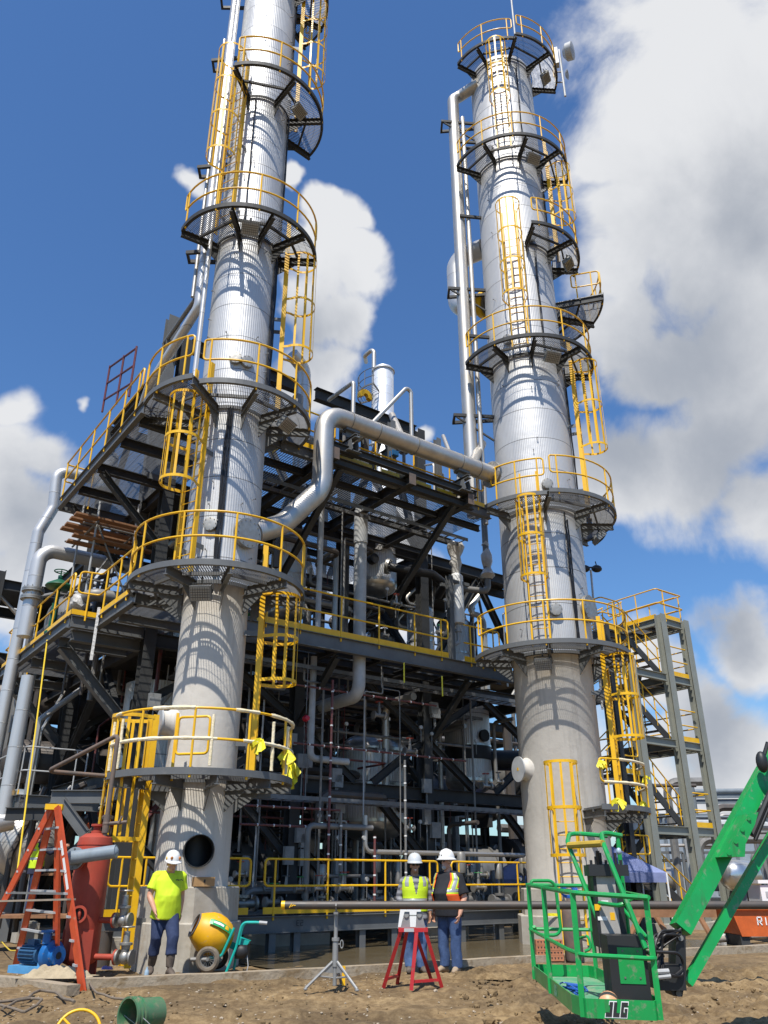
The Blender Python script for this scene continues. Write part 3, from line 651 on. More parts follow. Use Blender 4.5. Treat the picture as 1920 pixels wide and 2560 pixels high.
ladder(Lc, -33, 1.02, 6.95, 12.1, 'yellow caged ladder on left column between its two wide ring platforms', (8.95, 11.0), rs=.79, cr=.38)
ladder(Lc, 98, 1.02, 11.1, 17.2, 'yellow caged ladder up the right of the left column from the stepped ring', (13.2, 16.1), rs=.79, cr=.38)
ladder(Lc, -28, 1.0, 16.15, 22.3, 'long yellow caged ladder left of the high three quarter ring', (18.3, 22.2), rs=.79, cr=.38)
ladder(Lc, 98, 1.02, 21.15, 27.5, 'topmost yellow caged ladder on the left column', (23.2, 26.4), rs=.79, cr=.38)
ladder(Rc, -14, 1.42, 24.8, 30.4, 'short yellow caged ladder under the top platform of the right column', (27.0, 29.8), rs=1.175, cr=.38)
ladder(Rc, 70, 1.42, 20.75, 26, 'yellow caged ladder seen edge-on at right between the upper rings of the right column', (22.4, 24.7), rs=1.175, cr=.38)
ladder(Rc, -16, 1.42, 16.3, 21.9, 'yellow caged ladder on the sunny face of the right column reaching the half ring', (18.0, 21.8), rs=1.175, cr=.4)
ladder(Rc, 70, 1.45, 11.05, 17.2, 'yellow caged ladder edge-on at right below the full halfway ring', (13.2, 16.2), rs=1.175, cr=.38)
ladder(Rc, -20, 1.42, 6.9, 12.0, 'yellow caged ladder at front of the right column below the pipe bridge level', (8.7, 11.0), rs=1.175, cr=.36)
ladder(Rc, 66, 1.42, 2.95, 7.9, 'shaded yellow caged ladder on right of the right concrete skirt', (4.7, 6.8), rs=1.06, cr=.38)
ladder(Rc, -12, 1.36, .05, 4.0, 'yellow caged ladder rising from the ground on the front of the right skirt', (1.9, 3.95), w=.56, rs=1.06, cr=.4)
# ------------------------------------------------------------------ floodlights
def flood(c, a, r, z, label, tilt=35, s=1.0, face=None):
    D = face or rdir(a); X = D.cross(EZ).normalized(); t = T('floodlight', label, 'floodlight', pol(c, a, r, z), 'floodlights under the platforms'); p = pol(c, a, r, z-.22*s)
    Rm = Matrix.Rotation(math.radians(-tilt), 3, X); F = Rm @ D; U = Rm @ EZ
    mb = MB(); mb.box(p, .42*s, .12*s, .30*s, (X, F, U))
    for i in range(8): mb.box(p-F*.085*s+X*(i-3.5)*.05*s, .008, .05, .26*s, (X, F, U))
    h = P('housing', mb, M['lamp'], t)
    mb = MB(); mb.box(p+F*.062*s, .37*s, .008, .25*s, (X, F, U)); P('lens', mb, M['glass'], h)
    mb = MB()
    for i in range(1, 5): mb.box(p+F*.07*s-U*(.125-.05*i)*s, .38*s, .006, .008, (X, F, U))
    for i in range(1, 8): mb.box(p+F*.072*s-X*(.19-.0475*i)*s, .006, .006, .25*s, (X, F, U))
    P('guard', mb, M['dark'], h)
    mb = MB(); mb.tube(fillet([p+X*.23*s, p+X*.23*s+EZ*.2*s, p-X*.23*s+EZ*.2*s, p-X*.23*s], .05), .012, 6); mb.tube([p+EZ*.2*s, p+EZ*.34*s], .02, 6); P('yoke', mb, M['dark'], t)
flood(Lc, -2, 1.25, 6.72, 'floodlight centred under the wide ring of the left column', 30)
flood(Lc, 62, 1.55, 10.85, 'floodlight hanging at right under the stepped ring of the left column', 50)
flood(Lc, 12, 1.42, 15.95, 'floodlight centred under the cloud-side ring of the left column', 40)
flood(Lc, 62, 1.35, 20.95, 'floodlight under the high three quarter ring of the left column', 55)
flood(Rc, 66, 1.75, 29.65, 'floodlight under the right column topmost platform', 55, 1.1)
flood(Rc, 22, 1.6, 24.5, 'floodlight under the second highest ring of right column', 45, 1.15)
flood(Rc, 66, 1.75, 20.5, 'floodlight under the right column half ring', 55, 1.1)
flood(Rc, 18, 1.65, 16.1, 'floodlight under the halfway ring of the right column', 45, 1.15)
flood(Rc, 92, 1.75, 10.8, 'floodlight at right under the stepped ring of the right column', 50, 1.1)
flood(Rc, -20, 1.5, 6.65, 'floodlight centred under the broad ring above the right skirt', 25, 1.0)
# lightning rod and antenna mast on the right column
mb = MB(); p = pol(Rc, 7, 2.1, 29.9); mb.tube([p-EZ*.2, p+EZ*3.2], .035, 8); mb.tube([p+EZ*3.2, p+EZ*6.5], .018, 8)
O('lightning_rod', mb, M['lightgrey'], 'tall thin white lightning rod on the topmost platform', 'rod', p)
pa = pol(Rc, 88, 2.35, 29.0); ta = T('antenna_mast', 'antenna mast with two dishes beside the right column top', 'antenna', pa)
mb = MB(); q = pa+Vector((.12,0,0)); mb.tube([q+EZ*.2, q+EZ*2.9], .045, 8); P('mast', mb, M['lightgrey'], ta)
mb = MB(); mb.bar(pol(Rc,88,2.15,30.0), q+EZ*1.0, .04, .04); mb.bar(pol(Rc,88,2.15,30.6), q+EZ*1.6, .04, .04); P('mount_arm', mb, M['dullpipe'], ta)
dx = Vector((.86,-.45,-.12)).normalized()
mb = MB(); mb.lathe([(0,-.16),(.16,-.14),(.34,0),(.35,.24),(.30,.26),(0,.27)], 24, q+EZ*2.6+dx*.28, dx); P('drum_dish', mb, M['lightgrey'], ta)
mb = MB(); mb.lathe([(0,.0),(.12,.03),(.2,.1),(.19,.11),(.1,.05),(0,.03)], 18, q+EZ*1.35+dx*.1, dx); P('small_dish', mb, M['lightgrey'], ta)
mb = MB(); mb.box(pol(Rc,74,2.25,30.7), .25,.12,.9,(rdir(74).cross(EZ), rdir(74), EZ)); O('panel_antenna', mb, M['lightgrey'], 'flat pale panel antenna on the rail of the topmost platform', 'antenna', pol(Rc,74,2.25,30.2))
# ------------------------------------------------------------------ main steel structure
US = [-.05, 4.2, 8.6, 13.2]; VS = [3.65, 9.8, 15.0]
fr = T('steel_structure', 'dark grey open steel structure with braced bays behind both columns', 'structure', W(4.2, 3.65, 0))
for u in US:
    for v in VS:
        top = 15.6 if (v < 12 and 0 < u < 9) or (u < 1 and v < 12) else 11.0
        if u > 12: top = 7.0
        if u == 4.2 and v < 4: top = 6.9
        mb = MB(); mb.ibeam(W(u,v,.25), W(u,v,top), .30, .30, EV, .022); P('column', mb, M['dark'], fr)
        mb = MB(); mb.box(W(u,v,.0), 1.5, 1.5, .5, (EU, EV, EZ)); P('footing', mb, M['pedestal'], fr)
for z in (3.6, 6.72, 10.85):
    for v in VS[:2]:
        for a, b in zip(US, US[1:]):
            if z > 8 and b > 9: continue
            mb = MB(); mb.ibeam(W(a+.16,v,z), W(b-.16,v,z), .2, .34); P('beam', mb, M['dark'], fr)
    for u in US:
        if z > 8 and u > 9: continue
        for a, b in zip(VS, VS[1:]):
            mb = MB(); mb.ibeam(W(u,a+.16,z), W(u,b-.16,z), .2, .34); P('beam', mb, M['dark'], fr)
for a, b in ((0,1),(1,2)):
    for v in VS[:2]:
        mb = MB(); mb.ibeam(W(US[a]+.16,v,15.5), W(US[b]-.16,v,15.5), .22, .42); P('beam', mb, M['dark'], fr)
for u in US[:3]:
    mb = MB(); mb.ibeam(W(u,3.81,15.5), W(u,9.64,15.5), .22, .36); P('beam', mb, M['dark'], fr)
mb = MB(); mb.ibeam(W(5.55,3.65,7.0), W(5.55,3.65,15.3), .30, .30, EV, .022); P('column', mb, M['dark'], fr)
# braces (chevrons in the front row, crosses on the side)
def brace(p, q, w=.16, m='dark'):
    mb = MB(); mb.ibeam(p, q, w, w+.04, t=.014); P('brace', mb, M[m], fr)
for i in range(3):
    a, b = US[i]+.2, US[i+1]-.2; m = (a+b)/2
    for v in VS[:2]:
        brace(W(a,v,5.0), W(a+1.7,v,3.8)); brace(W(a,v,2.2), W(a+1.5,v,.9)); brace(W(b,v,5.0), W(b-1.7,v,3.8)); brace(W(b,v,2.0), W(b-1.5,v,3.4)); brace(W(a,v,5.3), W(a+1.9,v,6.5)); brace(W(b,v,5.3), W(b-1.9,v,6.5))
        if i < 2:
            a, b = ((.15, 5.35) if i == 0 else (5.75, 8.4)) if v < 4 else (a, b); m = (a+b)/2
            if v > 4: brace(W(a,v,9.0), W(m,v,10.6)); brace(W(b,v,9.0), W(m,v,10.6))
            brace(W(a,v,11.3), W(m,v,15.2)); brace(W(b,v,11.3), W(m,v,15.2))
for u in US[:3]:
  for _ in (0,):
    brace(W(u,3.9,.8), W(u,6.6,3.4)); brace(W(u,9.6,.8), W(u,6.8,3.4)); brace(W(u,3.9,3.9), W(u,6.6,6.5)); brace(W(u,9.6,3.9), W(u,6.8,6.5)); brace(W(u,3.9,7.2), W(u,6.6,10.6)); brace(W(u,9.6,7.2), W(u,6.8,10.6)); brace(W(u,3.9,11.3), W(u,6.6,15.2)); brace(W(u,9.6,11.3), W(u,6.8,15.2))
# knee braces carrying the cantilevered walkways
def knee(p, q, m='grey', w=.2):
    mb = MB(); mb.ibeam(p, q, w, w, t=.016); P('knee_brace', mb, M[m], fr)
for u in (4.2, 8.7): knee(W(u,1.75,6.55), W(u,3.5,5.1), 'dark', .15)
for v in (4.75, 9.8): knee(W(-1.75,v,6.52), W(-.15,v,5.0), 'grey', .24)
for u in (2.9, 6.6): knee(W(u,-.2,10.7), W(u,2.6,8.6), 'dark', .15)
for v in (3.6, 6.1): knee(W(-1.8,v,10.75), W(-.15,v,9.2), 'dark', .16)
mb = MB(); mb.ibeam(W(-.5,3.65,10.9), W(-.5,3.65,16.2), .34, .3, EV, .02); P('column', mb, M['grey'], fr)
mb = MB(); mb.ibeam(W(-.1,5.2,7.0), W(-.1,5.2,14.0), .3, .28, EU, .02); P('column', mb, M['grey'], fr)
# ------------------------------------------------------------------ walkways
def walkway(label, z, rects, loc, plate=(), m='grey', gm='galv'):
    t = T('walkway', label, 'walkway', loc, 'walkways of the steel structure')
    for r in rects:
        mb = MB(); grate_rect(mb, r[0], r[1], r[2], r[3], z-.015, r[4] if len(r) > 4 else 'v'); P('grating', mb, M[gm], t)
    for r in plate:
        mb = MB(); mb.box(W((r[0]+r[1])/2, (r[2]+r[3])/2, z-.02), r[1]-r[0], r[3]-r[2], .012, (EU, EV, EZ)); P('shade_plate', mb, M['dark'], t)  # solid plate added to keep daylight out of the bays
    return t
def joist(t, p, q, h=.2, w=.12, m='grey'):
    mb = MB(); mb.ibeam(p, q, w, h); P('joist', mb, M[m], t)
def kick(t, p, q, h=.12, z0=0.0, m='yellow'):
    p = Vector(p); q = Vector(q); mb = MB(); mb.bar(p+EZ*(z0+h/2), q+EZ*(z0+h/2), .012, h); P('toe_plate', mb, M[m], t)
def rail(t, pts, step=1.4, ends=.25, **k):
    ps = resample(pts, step); a = Vector(pts[0]); b = Vector(pts[-1]); L_ = sum((Vector(q)-Vector(p)).length for p, q in zip(pts, pts[1:]))
    ps[0] = a + (Vector(pts[1])-a).normalized()*ends; ps[-1] = b + (Vector(pts[-2])-b).normalized()*ends
    return guardrail(t, pts, ps, **k)
# ground deck
z = .73
g0 = walkway('low walkway with amber railing beside the standing workers', z, [(1.2, 12.6, 1.6, 4.2), (-.8, .9, 2.2, 4.0), (1.2, 12.6, 6.2, 9.6)], W(6, 1.5, z))
mb = MB(); mb.ibeam(W(.6,1.52,.53), W(13.2,1.52,.53), .16, .32); P('edge_beam', mb, M['grey'], g0)
mb = MB(); mb.ibeam(W(-.8,2.15,.53), W(.4,2.15,.53), .16, .32); P('edge_beam', mb, M['grey'], g0)
for u in (1.0, 2.6, 3.2, 4.9, 5.8, 6.7, 7.9, 9.2, 10.6, 12): 
    mb = MB(); mb.ibeam(W(u,1.56,-.02), W(u,1.56,.36), .16, .16, EV, .012); P('stub_post', mb, M['grey'], g0)
for v in (2.8, 4.1, 6.3, 8, 9.5): joist(g0, W(.8,v,.6), W(12.8,v,.6), m='dark')
def letters(s, p, h, X, Y_, mt, parent=None, d=.003, name='lettering'):
    """stroke lettering from small bars"""
    G = {'E':'02 24 46 13'.split()}
    seg = {'E':[((0,0),(0,1)),((0,0),(.6,0)),((0,.5),(.5,.5)),((0,1),(.6,1))],'2':[((0,1),(.6,1)),((.6,1),(.6,.5)),((.6,.5),(0,.5)),((0,.5),(0,0)),((0,0),(.6,0))],
     '1':[((.3,0),(.3,1))],'6':[((.6,1),(0,1)),((0,1),(0,0)),((0,0),(.6,0)),((.6,0),(.6,.5)),((.6,.5),(0,.5))],'I':[((.3,0),(.3,1))],'R':[((0,0),(0,1)),((0,1),(.6,1)),((.6,1),(.6,.5)),((.6,.5),(0,.5)),((.2,.5),(.6,0))],
     'J':[((.6,1),(.6,0)),((.6,0),(0,0)),((0,0),(0,.35)),((.2,1),(.6,1))],'L':[((0,1),(0,0)),((0,0),(.6,0))],'G':[((.6,1),(0,1)),((0,1),(0,0)),((0,0),(.6,0)),((.6,0),(.6,.5)),((.6,.5),(.3,.5))]}
    mb = MB(); n = X.cross(Y_).normalized(); x = 0
    for chh in s:
        for a, b in seg.get(chh, []):
            pa = p+X*((x+a[0])*h)+Y_*(a[1]*h); pb = p+X*((x+b[0])*h)+Y_*(b[1]*h); mb.bar(pa, pb, h*.16, d, n)
        x += .9
    return mb
M['ink'] = mat('black_stencil', (.02,.02,.02), .6)
P('lettering', letters('E2', W(3.15,1.436,.50), .1, EU, EZ, None), M['ink'], g0)
P('lettering', letters('11-E2', W(9.6,1.436,.50), .1, EU, EZ, None), M['ink'], g0)
for a, b in ((.75,2.0),(2.35,7.15),(7.6,12.2)):
    kick(g0, W(a,1.5,z), W(b,1.5,z), .13); rail(g0, [W(a,1.5,z), W(b,1.5,z)], 1.9)
kick(g0, W(-.8,2.15,z), W(.0,2.15,z), .13); rail(g0, [W(-.8,2.15,z), W(.2,2.15,z)], .9)
# middle level
z = 7.0
g1 = walkway('long middle walkway with yellow toe boards between the two columns', z, [(1.5, 10.0, 1.6, 3.4), (4.4, 8.4, 3.9, 9.6)], W(5, 1.5, z), plate=[(8.8, 13, 3.9, 9.6), (.1, 4.0, 3.9, 9.6)], m='grey')
mb = MB(); mb.ibeam(W(.6,1.52,6.8), W(10.6,1.52,6.8), .16, .36); P('edge_beam', mb, M['grey'], g1)
for v in (2.4, 3.3, 5.2, 6.7, 8.2): joist(g1, W(1.0,v,6.87), W(10.6,v,6.87), m='dark')
for u in (1.6, 3, 4.3, 5.8, 7.2, 8.7, 10): joist(g1, W(u,1.62,6.78), W(u,3.5,6.78), .16, m='dark')
kick(g1, W(1.75,1.5,z), W(7.75,1.5,z), .15); rail(g1, [W(1.75,1.5,z), W(7.75,1.5,z)], 1.3, loop=(False, True))
kick(g1, W(8.35,1.5,z), W(9.75,1.5,z), .15); rail(g1, [W(8.35,1.5,z), W(9.75,1.5,z)], .9, loop=(False, True))
# left wing of the middle level
g2 = walkway('left wing walkway at middle height with a stepped yellow edge', z, [(-1.95, -.1, 3.7, 10.2, 'u'), (-1.4, .4, 1.1, 3.7, 'u')], W(-1.95, 6, z), plate=[(-.05,.0,3.9,9.6)])
for p, q in ((W(-1.95,3.72,6.84), W(-1.95,10.3,6.84)), (W(-1.38,1.0,6.84), W(-1.38,3.5,6.84)), (W(-1.95,3.62,6.84), W(-.2,3.62,6.84)), (W(-1.38,1.1,6.84), W(.6,1.1,6.84))):
    mb = MB(); mb.ibeam(p, q, .14, .28); P('edge_beam', mb, M['grey'], g2)
for v in (4.75, 7.2, 9.8): joist(g2, W(-1.85,v,6.6), W(-.2,v,6.6), .24, .2)
for v in (2.2,): joist(g2, W(-1.3,v,6.7), W(.4,v,6.7), .2, .14)
joist(g2, W(-1.85,3.8,6.56), W(-.2,3.8,6.56), .26, .2)
kick(g2, W(-1.98,10.2,z), W(-1.98,3.62,z), .12); kick(g2, W(-1.98,3.56,z), W(-1.4,3.56,z), .12); kick(g2, W(-1.42,3.5,z), W(-1.42,1.2,z), .12)
rail(g2, [W(-1.0,10.2,z), W(-1.97,10.2,z), W(-1.97,3.75,z)], 1.45)
rail(g2, [W(-1.9,3.6,z), W(-1.42,3.5,z), W(-1.42,1.25,z)], 1.0)
# high level
z = 11.1
g3 = walkway('high walkway bridging the two columns beneath the big header pipe', z, [(1.4, 8.4, .08, 3.5, 'v'), (4.5, 8.4, 3.9, 9.6, 'v')], W(5, -.35, z), plate=[(.1, 4.1, 3.9, 9.6)])
mb = MB(); mb.ibeam(W(1.3,.0,10.95), W(8.2,.0,10.95), .14, .28); P('edge_beam', mb, M['grey'], g3)
for v in (.9, 2.2, 3.4, 5.5, 7.5): joist(g3, W(1.3,v,10.93), W(8.6,v,10.93), .18, m='dark')
for u in (2.55, 4.95, 7.0):
    mb = MB(); mb.ibeam(W(u,-.52,10.92), W(u,3.5,10.92), .2, .3); P('outrigger', mb, M['dark'], g3)
    mb = MB(); mb.box(W(u,-.525,10.92), .215, .012, .315, (EU,EV,EZ)); P('end_plate', mb, M['rustpipe'], g3)
for p, q in ((W(2.3,-.42,11.16), W(7.3,-.42,11.16)), (W(2.3,-.24,10.86), W(7.3,-.24,10.86))):
    mb = MB(); mb.ibeam(p, q, .14, .2); P('joist', mb, M['dark'], g3)
for a, b in ((1.75,2.5),(2.85,4.0),(4.3,4.9),(5.1,6.0),(6.2,6.9),(7.05,8.0)): kick(g3, W(a,-.02,z), W(b,-.02,z), .14, .0)
rail(g3, [W(1.55,-.0,z), W(8.0,-.0,z)], 1.3, loop=(False, True))
kick(g3, W(1.5,.0,z), W(1.5,.8,z), .12)
g4 = walkway('high left walkway with yellow railing climbing away from the left column', z, [(-1.98, .4, .4, 6.6, 'u')], W(-2, 3, z), m='grey')
for p, q in ((W(-2.0,.3,10.94), W(-2.0,6.6,10.94)), (W(-2.0,6.65,10.94), W(.2,6.65,10.94))):
    mb = MB(); mb.ibeam(p, q, .12, .3); P('edge_beam', mb, M['grey'], g4)
for v in (.8, 2.0, 3.65, 5.2): joist(g4, W(-1.9,v,10.88), W(.3,v,10.88), .24, .14, 'dark')
rail(g4, [W(-1.0,6.55,z), W(-2.02,6.55,z), W(-2.02,.6,z)], 1.15)
# maroon scaffold gate leaning on the high left railing
mg = T('scaffold_gate', 'dark red scaffold gate frame leaning over the high left railing', 'gate', W(-1.6,3.2,11.1)); mb = MB()
a, b = onv(255,1015,3.4), onv(300,935,2.9)
q0 = onu(258,1015,-1.7); q1 = onu(325,975,-1.7); X = (q1-q0); 
for f in (0, .55, 1): mb.tube([q0+X*f-EZ*.2, q0+X*f+EZ*1.35], .03, 8)
for h in (.2, .75, 1.3): mb.tube([q0+EZ*h, q1+EZ*h], .028, 8)
P('frame', mb, mat('maroon_scaffold', (.13,.016,.022), .5, noise=8), mg)
# ------------------------------------------------------------------ stair tower
st = T('stair_tower', 'olive grey steel stair tower with yellow handrails at far right', 'stair tower', W(17.5, 1.5, 0))
UC, UA, UB, V0, V1_ = 15.85, 17.95, 19.35, 1.5, 4.2
for u, tp in ((UC, 8.2), (UA, 10.15), (UB, 10.15)):
    for v in (V0, V1_):
        mb = MB(); mb.ibeam(W(u,v,0), W(u,v,tp), .30, .28, EV, .02); P('column', mb, M['green_grey'], st)
        mb = MB(); mb.box(W(u,v,.0), .8, .8, .4, (EU,EV,EZ)); P('footing', mb, M['pedestal'], st)
lands = [2.95, 5.7, 7.95, 10.05]
for zl in lands:
    for p, q in ((W(UA+.16,V0,zl-.14), W(UB-.16,V0,zl-.14)), (W(UA+.16,V1_,zl-.14), W(UB-.16,V1_,zl-.14)), (W(UA,V0+.16,zl-.14), W(UA,V1_-.16,zl-.14)), (W(UB,V0+.16,zl-.14), W(UB,V1_-.16,zl-.14))):
        mb = MB(); mb.ibeam(p, q, .14, .26); P('landing_beam', mb, M['green_grey'], st)
    if zl < 9:
        mb = MB(); mb.ibeam(W(UC+.16,V0,zl-.14), W(UA-.16,V0,zl-.14), .14, .26); P('landing_beam', mb, M['green_grey'], st)
    mb = MB(); grate_rect(mb, UA+.1, UB-.1, V0+.1, V1_-.1, zl); P('landing_grating', mb, M['galv'], st)
    for k in (.33,.66):
        mb = MB(); mb.ibeam(W(UA+.1, V0+(V1_-V0)*k, zl-.12), W(UB-.1, V0+(V1_-V0)*k, zl-.12), .1, .16); P('landing_beam', mb, M['dark'], st)
    for p, q in ((W(UA+.2,V0-.02,zl), W(UB-.2,V0-.02,zl)), (W(UB+.02,V0+.2,zl), W(UB+.02,V1_-.2,zl))): kick(st, p, q, .16)
    for h in (.54, 1.07):
        mb = MB(); mb.tube([W(UA+.16,V0,zl+h), W(UB-.16,V0,zl+h)], .024, 8); mb.tube([W(UB,V0+.2,zl+h), W(UB,V1_-.2,zl+h)], .024, 8); P('handrail', mb, M['yellow'], st)
zl = 10.05
kick(st, W(UA,V0+.16,zl), W(UA,V1_,zl), .16)
rail(st, [W(UA-.06,V1_-.5,zl), W(UA-.06,V0-.04,zl), W(UB+.06,V0-.04,zl), W(UB+.06,V1_,zl)], 1.4)
def flight(ua, ub, va, vb, za, zb):
    """flight rising from (ua,za) to (ub,zb)"""
    d = W(ub,va,zb)-W(ua,va,za)
    for v in (va, vb):
        mb = MB(); mb.bar(W(ua,v,za-.02), W(ub,v,zb-.02), .03, .26); P('stringer', mb, M['dark'], st)
        mb = MB(); 
        for h in (.5, .95): mb.tube([W(ua,v,za+h), W(ub,v,zb+h)], .022, 8)
        g = P('handrail', mb, M['yellow'], st)
        for f in (.04, .36, .68, .97):
            mb = MB(); p = W(ua,v,za)+d*f; mb.tube([p, p+EZ*.95], .022, 8); P('post', mb, M['yellow'], g)
    n = max(3, round(abs(zb-za)/.2)); mb = MB()
    for i in range(n):
        p = W(ua,(va+vb)/2,za)+d*((i+.5)/n); mb.box(p, .27, abs(vb-va)-.04, .03, (EU, EV, EZ))
    P('tread', mb, M['galv'], st)
prev = 0.0
for i, zl in enumerate(lands):
    zm = (prev+zl)/2+.1
    if i == 0: flight(UA+.1, UC+.1, V0+.25, V0+1.15, .2, 1.55); zm = 1.55
    else: flight(UA-.1, UC+.2, V0+.2, V0+1.1, prev, zm)
    flight(UC+.1, UA-.1, V1_-1.2, V1_-.3, zm, zl)
    mb = MB(); grate_rect(mb, UC-1.1, UC+.1, V0+.1, V1_-.1, zm); P('landing_grating', mb, M['galv'], st)
    for v in (V0+.1, V1_-.1):
        mb = MB(); mb.ibeam(W(UC-1.1,v,zm-.14), W(UC+.1,v,zm-.14), .12, .22); P('landing_beam', mb, M['dark'], st)
    kick(st, W(UC-1.1,V0,zm), W(UC-.2,V0,zm), .15)
    rail(st, [W(UC-1.15,V1_,zm), W(UC-1.15,V0,zm), W(UC-.2,V0,zm)], 1.2)
    prev = zl
for u in (UC-1.1,):
    for v in (V0,V1_):
        mb = MB(); mb.ibeam(W(u,v,0), W(u,v,9.2), .2, .2, EV, .014); P('column', mb, M['dark'], st)
# tall lamp post behind the right column
p = ony(1498, 1700, 27.5); lp = T('lamp_post', 'slim pole with twin lamp heads showing behind the right column', 'lamp post', (p.x,p.y,4))
tp = ony(1477,1425,27.5); mb = MB(); mb.tube([p-EZ*1, tp], .04, 8); P('pole', mb, M['lightgrey'], lp)
mb = MB(); 
for s in (-1,1): mb.ball(tp+Vector((.22*s,0,.05)), .2, .14, .14, 10, 6); mb.tube([tp+Vector((.22*s,0,.2)), tp+Vector((.2*s,0,.33))], .02, 6)
mb.tube([tp+Vector((-.3,0,.1)), tp+Vector((.3,0,.1))], .03, 6); P('lamp_head', mb, M['black'], lp)
# ------------------------------------------------------------------ pipes and vessels
def pipe(pts, r, m, label, rad=None, n=14, group=None, name='process_pipe', cat='pipe', weld=0, flanges=()):
    rad = rad if rad is not None else r*3; q = fillet(pts, rad, 7) if len(pts) > 2 else [Vector(p) for p in pts]
    loc = Vector(pts[0]); mb = MB(); mb.tube(q, r, n)
    if not (weld or flanges): return O(name, mb, M[m] if isinstance(m, str) else m, label, cat, loc, group)
    t = T(name, label, cat, loc, group); P('pipe_run', mb, M[m] if isinstance(m, str) else m, t)
    for fp, ax, fr_ in flanges:
        f = MB(); ax = Vector(ax).normalized(); f.lathe([(0,-.045),(fr_,-.045),(fr_,-.004),(0,-.004)], 24, fp, ax); f.lathe([(0,.004),(fr_,.004),(fr_,.05),(fr_*.5,.055),(0,.055)], 24, fp, ax)
        o = P('flange', f, M['flange'] if m != 'blackpipe' else M['dullpipe'], t); b = MB(); bolts_ring(b, Vector(fp), ax, fr_*.85, max(6, int(fr_*44)), .013, .11); P('bolts', b, M['dullpipe'], o)
    return t
# the big header over the bridge
hv = -.4
A = onv(812, 1032, hv); B = onv(1228, 1186, hv); zh = (A.z+B.z)/2; A.z = zh; B.z = zh
ua = (A-Lc).dot(EU); C1 = onv(790, 1205, hv); C1 = Vector((A.x, A.y, C1.z))
hd = (B-A).normalized()
H0 = pol(Lc, 96, .70, 8.35); H1 = onv(705, 1312, -.25)
hp = pipe([H0, H1, C1-EZ*.12, A, B], .25, 'steelpipe', 'big bare stainless header pipe sweeping from left column over the bridge', [0,.8,.9,.5,0], 24, flanges=[(B, hd, .39)])
for f in (.13, .28, .78, .9, .50):
    mb = MB(); p = A.lerp(B, f); X = hd.orthogonal().normalized(); Y = hd.cross(X); mb.hoop(p, X, Y, .256, 0, 360, .018, .012, 24); P('weld_seam' if f == .5 else 'pipe_clamp', mb, M['dullpipe'], hp)
# clamped supports under it
for f in (.14, .80):
    p = A.lerp(B, f); s = T('pipe_support', 'grey clamped shoe support under the %s end of the big header' % ('near' if f < .5 else 'flanged'), 'pipe support', p-EZ*.75)
    mb = MB(); mb.bar(p-EZ*.275-hd*.2, p-EZ*.275+hd*.2, .22, .06); mb.bar(p-EZ*.47, p-EZ*.31, .03, .3, hd); mb.ibeam(p-EZ*.52-EV*.3, p-EZ*.52+EV*.35, .14, .1); P('shoe', mb, M['grey'], s)
    mb = MB()
    for sx in (-.1,.1): mb.prism([p-EZ*.58+hd*sx-EV*.16, p-EZ*.58+hd*sx+EV*.16, p-EZ*.9+hd*sx+EV*.24, p-EZ*.9+hd*sx-EV*.24], hd*.014)
    mb.bar(p-EZ*.91-hd*.2, p-EZ*.91+hd*.2, .4, .02); P('stand', mb, M['grey'], s)
# branches of the header
p = A.lerp(B, .27); b0 = p+EZ*.05; e1 = onv(950, 1008, 1.2); 
pipe([p+EV*.1+EZ*.1, p+EV*1.3+EZ*.1], .085, 'steelpipe', 'short stub branch leaving the header toward the building', n=14)
q1 = onv(1027,958,.4); q0 = onv(940,1010,-.3); q2 = onv(1032,1110,.4); q2 = Vector((q1.x,q1.y,q2.z))
pipe([p+EV*1.0+EZ*.1, q1, q2], .06, 'steelpipe', 'thin looped pipe with a tall right hand leg over the header', .12)
q1 = onv(884,955,.5); q0 = onv(822,1000,2.2); pipe([q0, q1, Vector((q1.x,q1.y,11.2))], .06, 'steelpipe', 'thin looped pipe with short leg behind the header elbow', .12)
p = A.lerp(B, .44); pipe([p, onv(980,1038,.9)], .10, 'steelpipe', 'capped stub on the middle of the header', n=14)
p = A.lerp(B, .86); pipe([p, onv(1205,1110,1.1)], .14, 'steelpipe', 'fat capped branch stub close to the header flange', n=16)
p = A.lerp(B, .74); pipe([p, onv(1108,1090,1.0)], .06, 'steelpipe', 'small capped stub on the header rear', n=12)
# right column side pipes
v0 = pol(Rc, -88, 1.93, 0); vtop = 28.6
pr = pipe([pol(Rc,-60,1.1,29.3), Vector((v0.x+.25,v0.y+.1,29.3)), Vector((v0.x,v0.y,29.0)), Vector((v0.x,v0.y,11.2))], .215, 'steelpipe', 'fat vertical overhead pipe on left flank of the right column', [0,.3,.3,0], 20)
v1 = pol(Rc, -84, 1.62, 0); pipe([Vector((v1.x,v1.y,27.9)), Vector((v1.x,v1.y,10.9))], .075, 'steelpipe', 'thin vertical pipe between fat overhead pipe and right column')
for i, zz in enumerate((27.6, 26.6, 22.8, 19.6, 17.6, 14.6)):
    s = T('pipe_bracket', 'dark steel outrigger bracket clasping the overhead pipe, %s' % ['first from the top','second from the top','third from the top','fourth from the top','second from the bottom','lowest'][i], 'bracket', pol(Rc,-80,1.2,zz), 'overhead pipe brackets')
    mb = MB(); L_ = 2.45 if i in (0,3,5) else 1.95
    for a in ((-83, -94) if i in (0,1,5,3) else (-80,)): mb.bar(pol(Rc,a,1.12,zz), pol(Rc,a-1,L_,zz), .08, .1)
    P('arm', mb, M['dark'], s)
    if L_ > 2:
        mb = MB(); mb.bar(pol(Rc,-83,L_-.03,zz+.002), pol(Rc,-96,L_-.03,zz+.002), .07, .09); mb.bar(pol(Rc,-84,L_-.1,zz-.06), pol(Rc,-84,1.2,zz-.85), .05, .05); P('strut', mb, M['dark'], s)
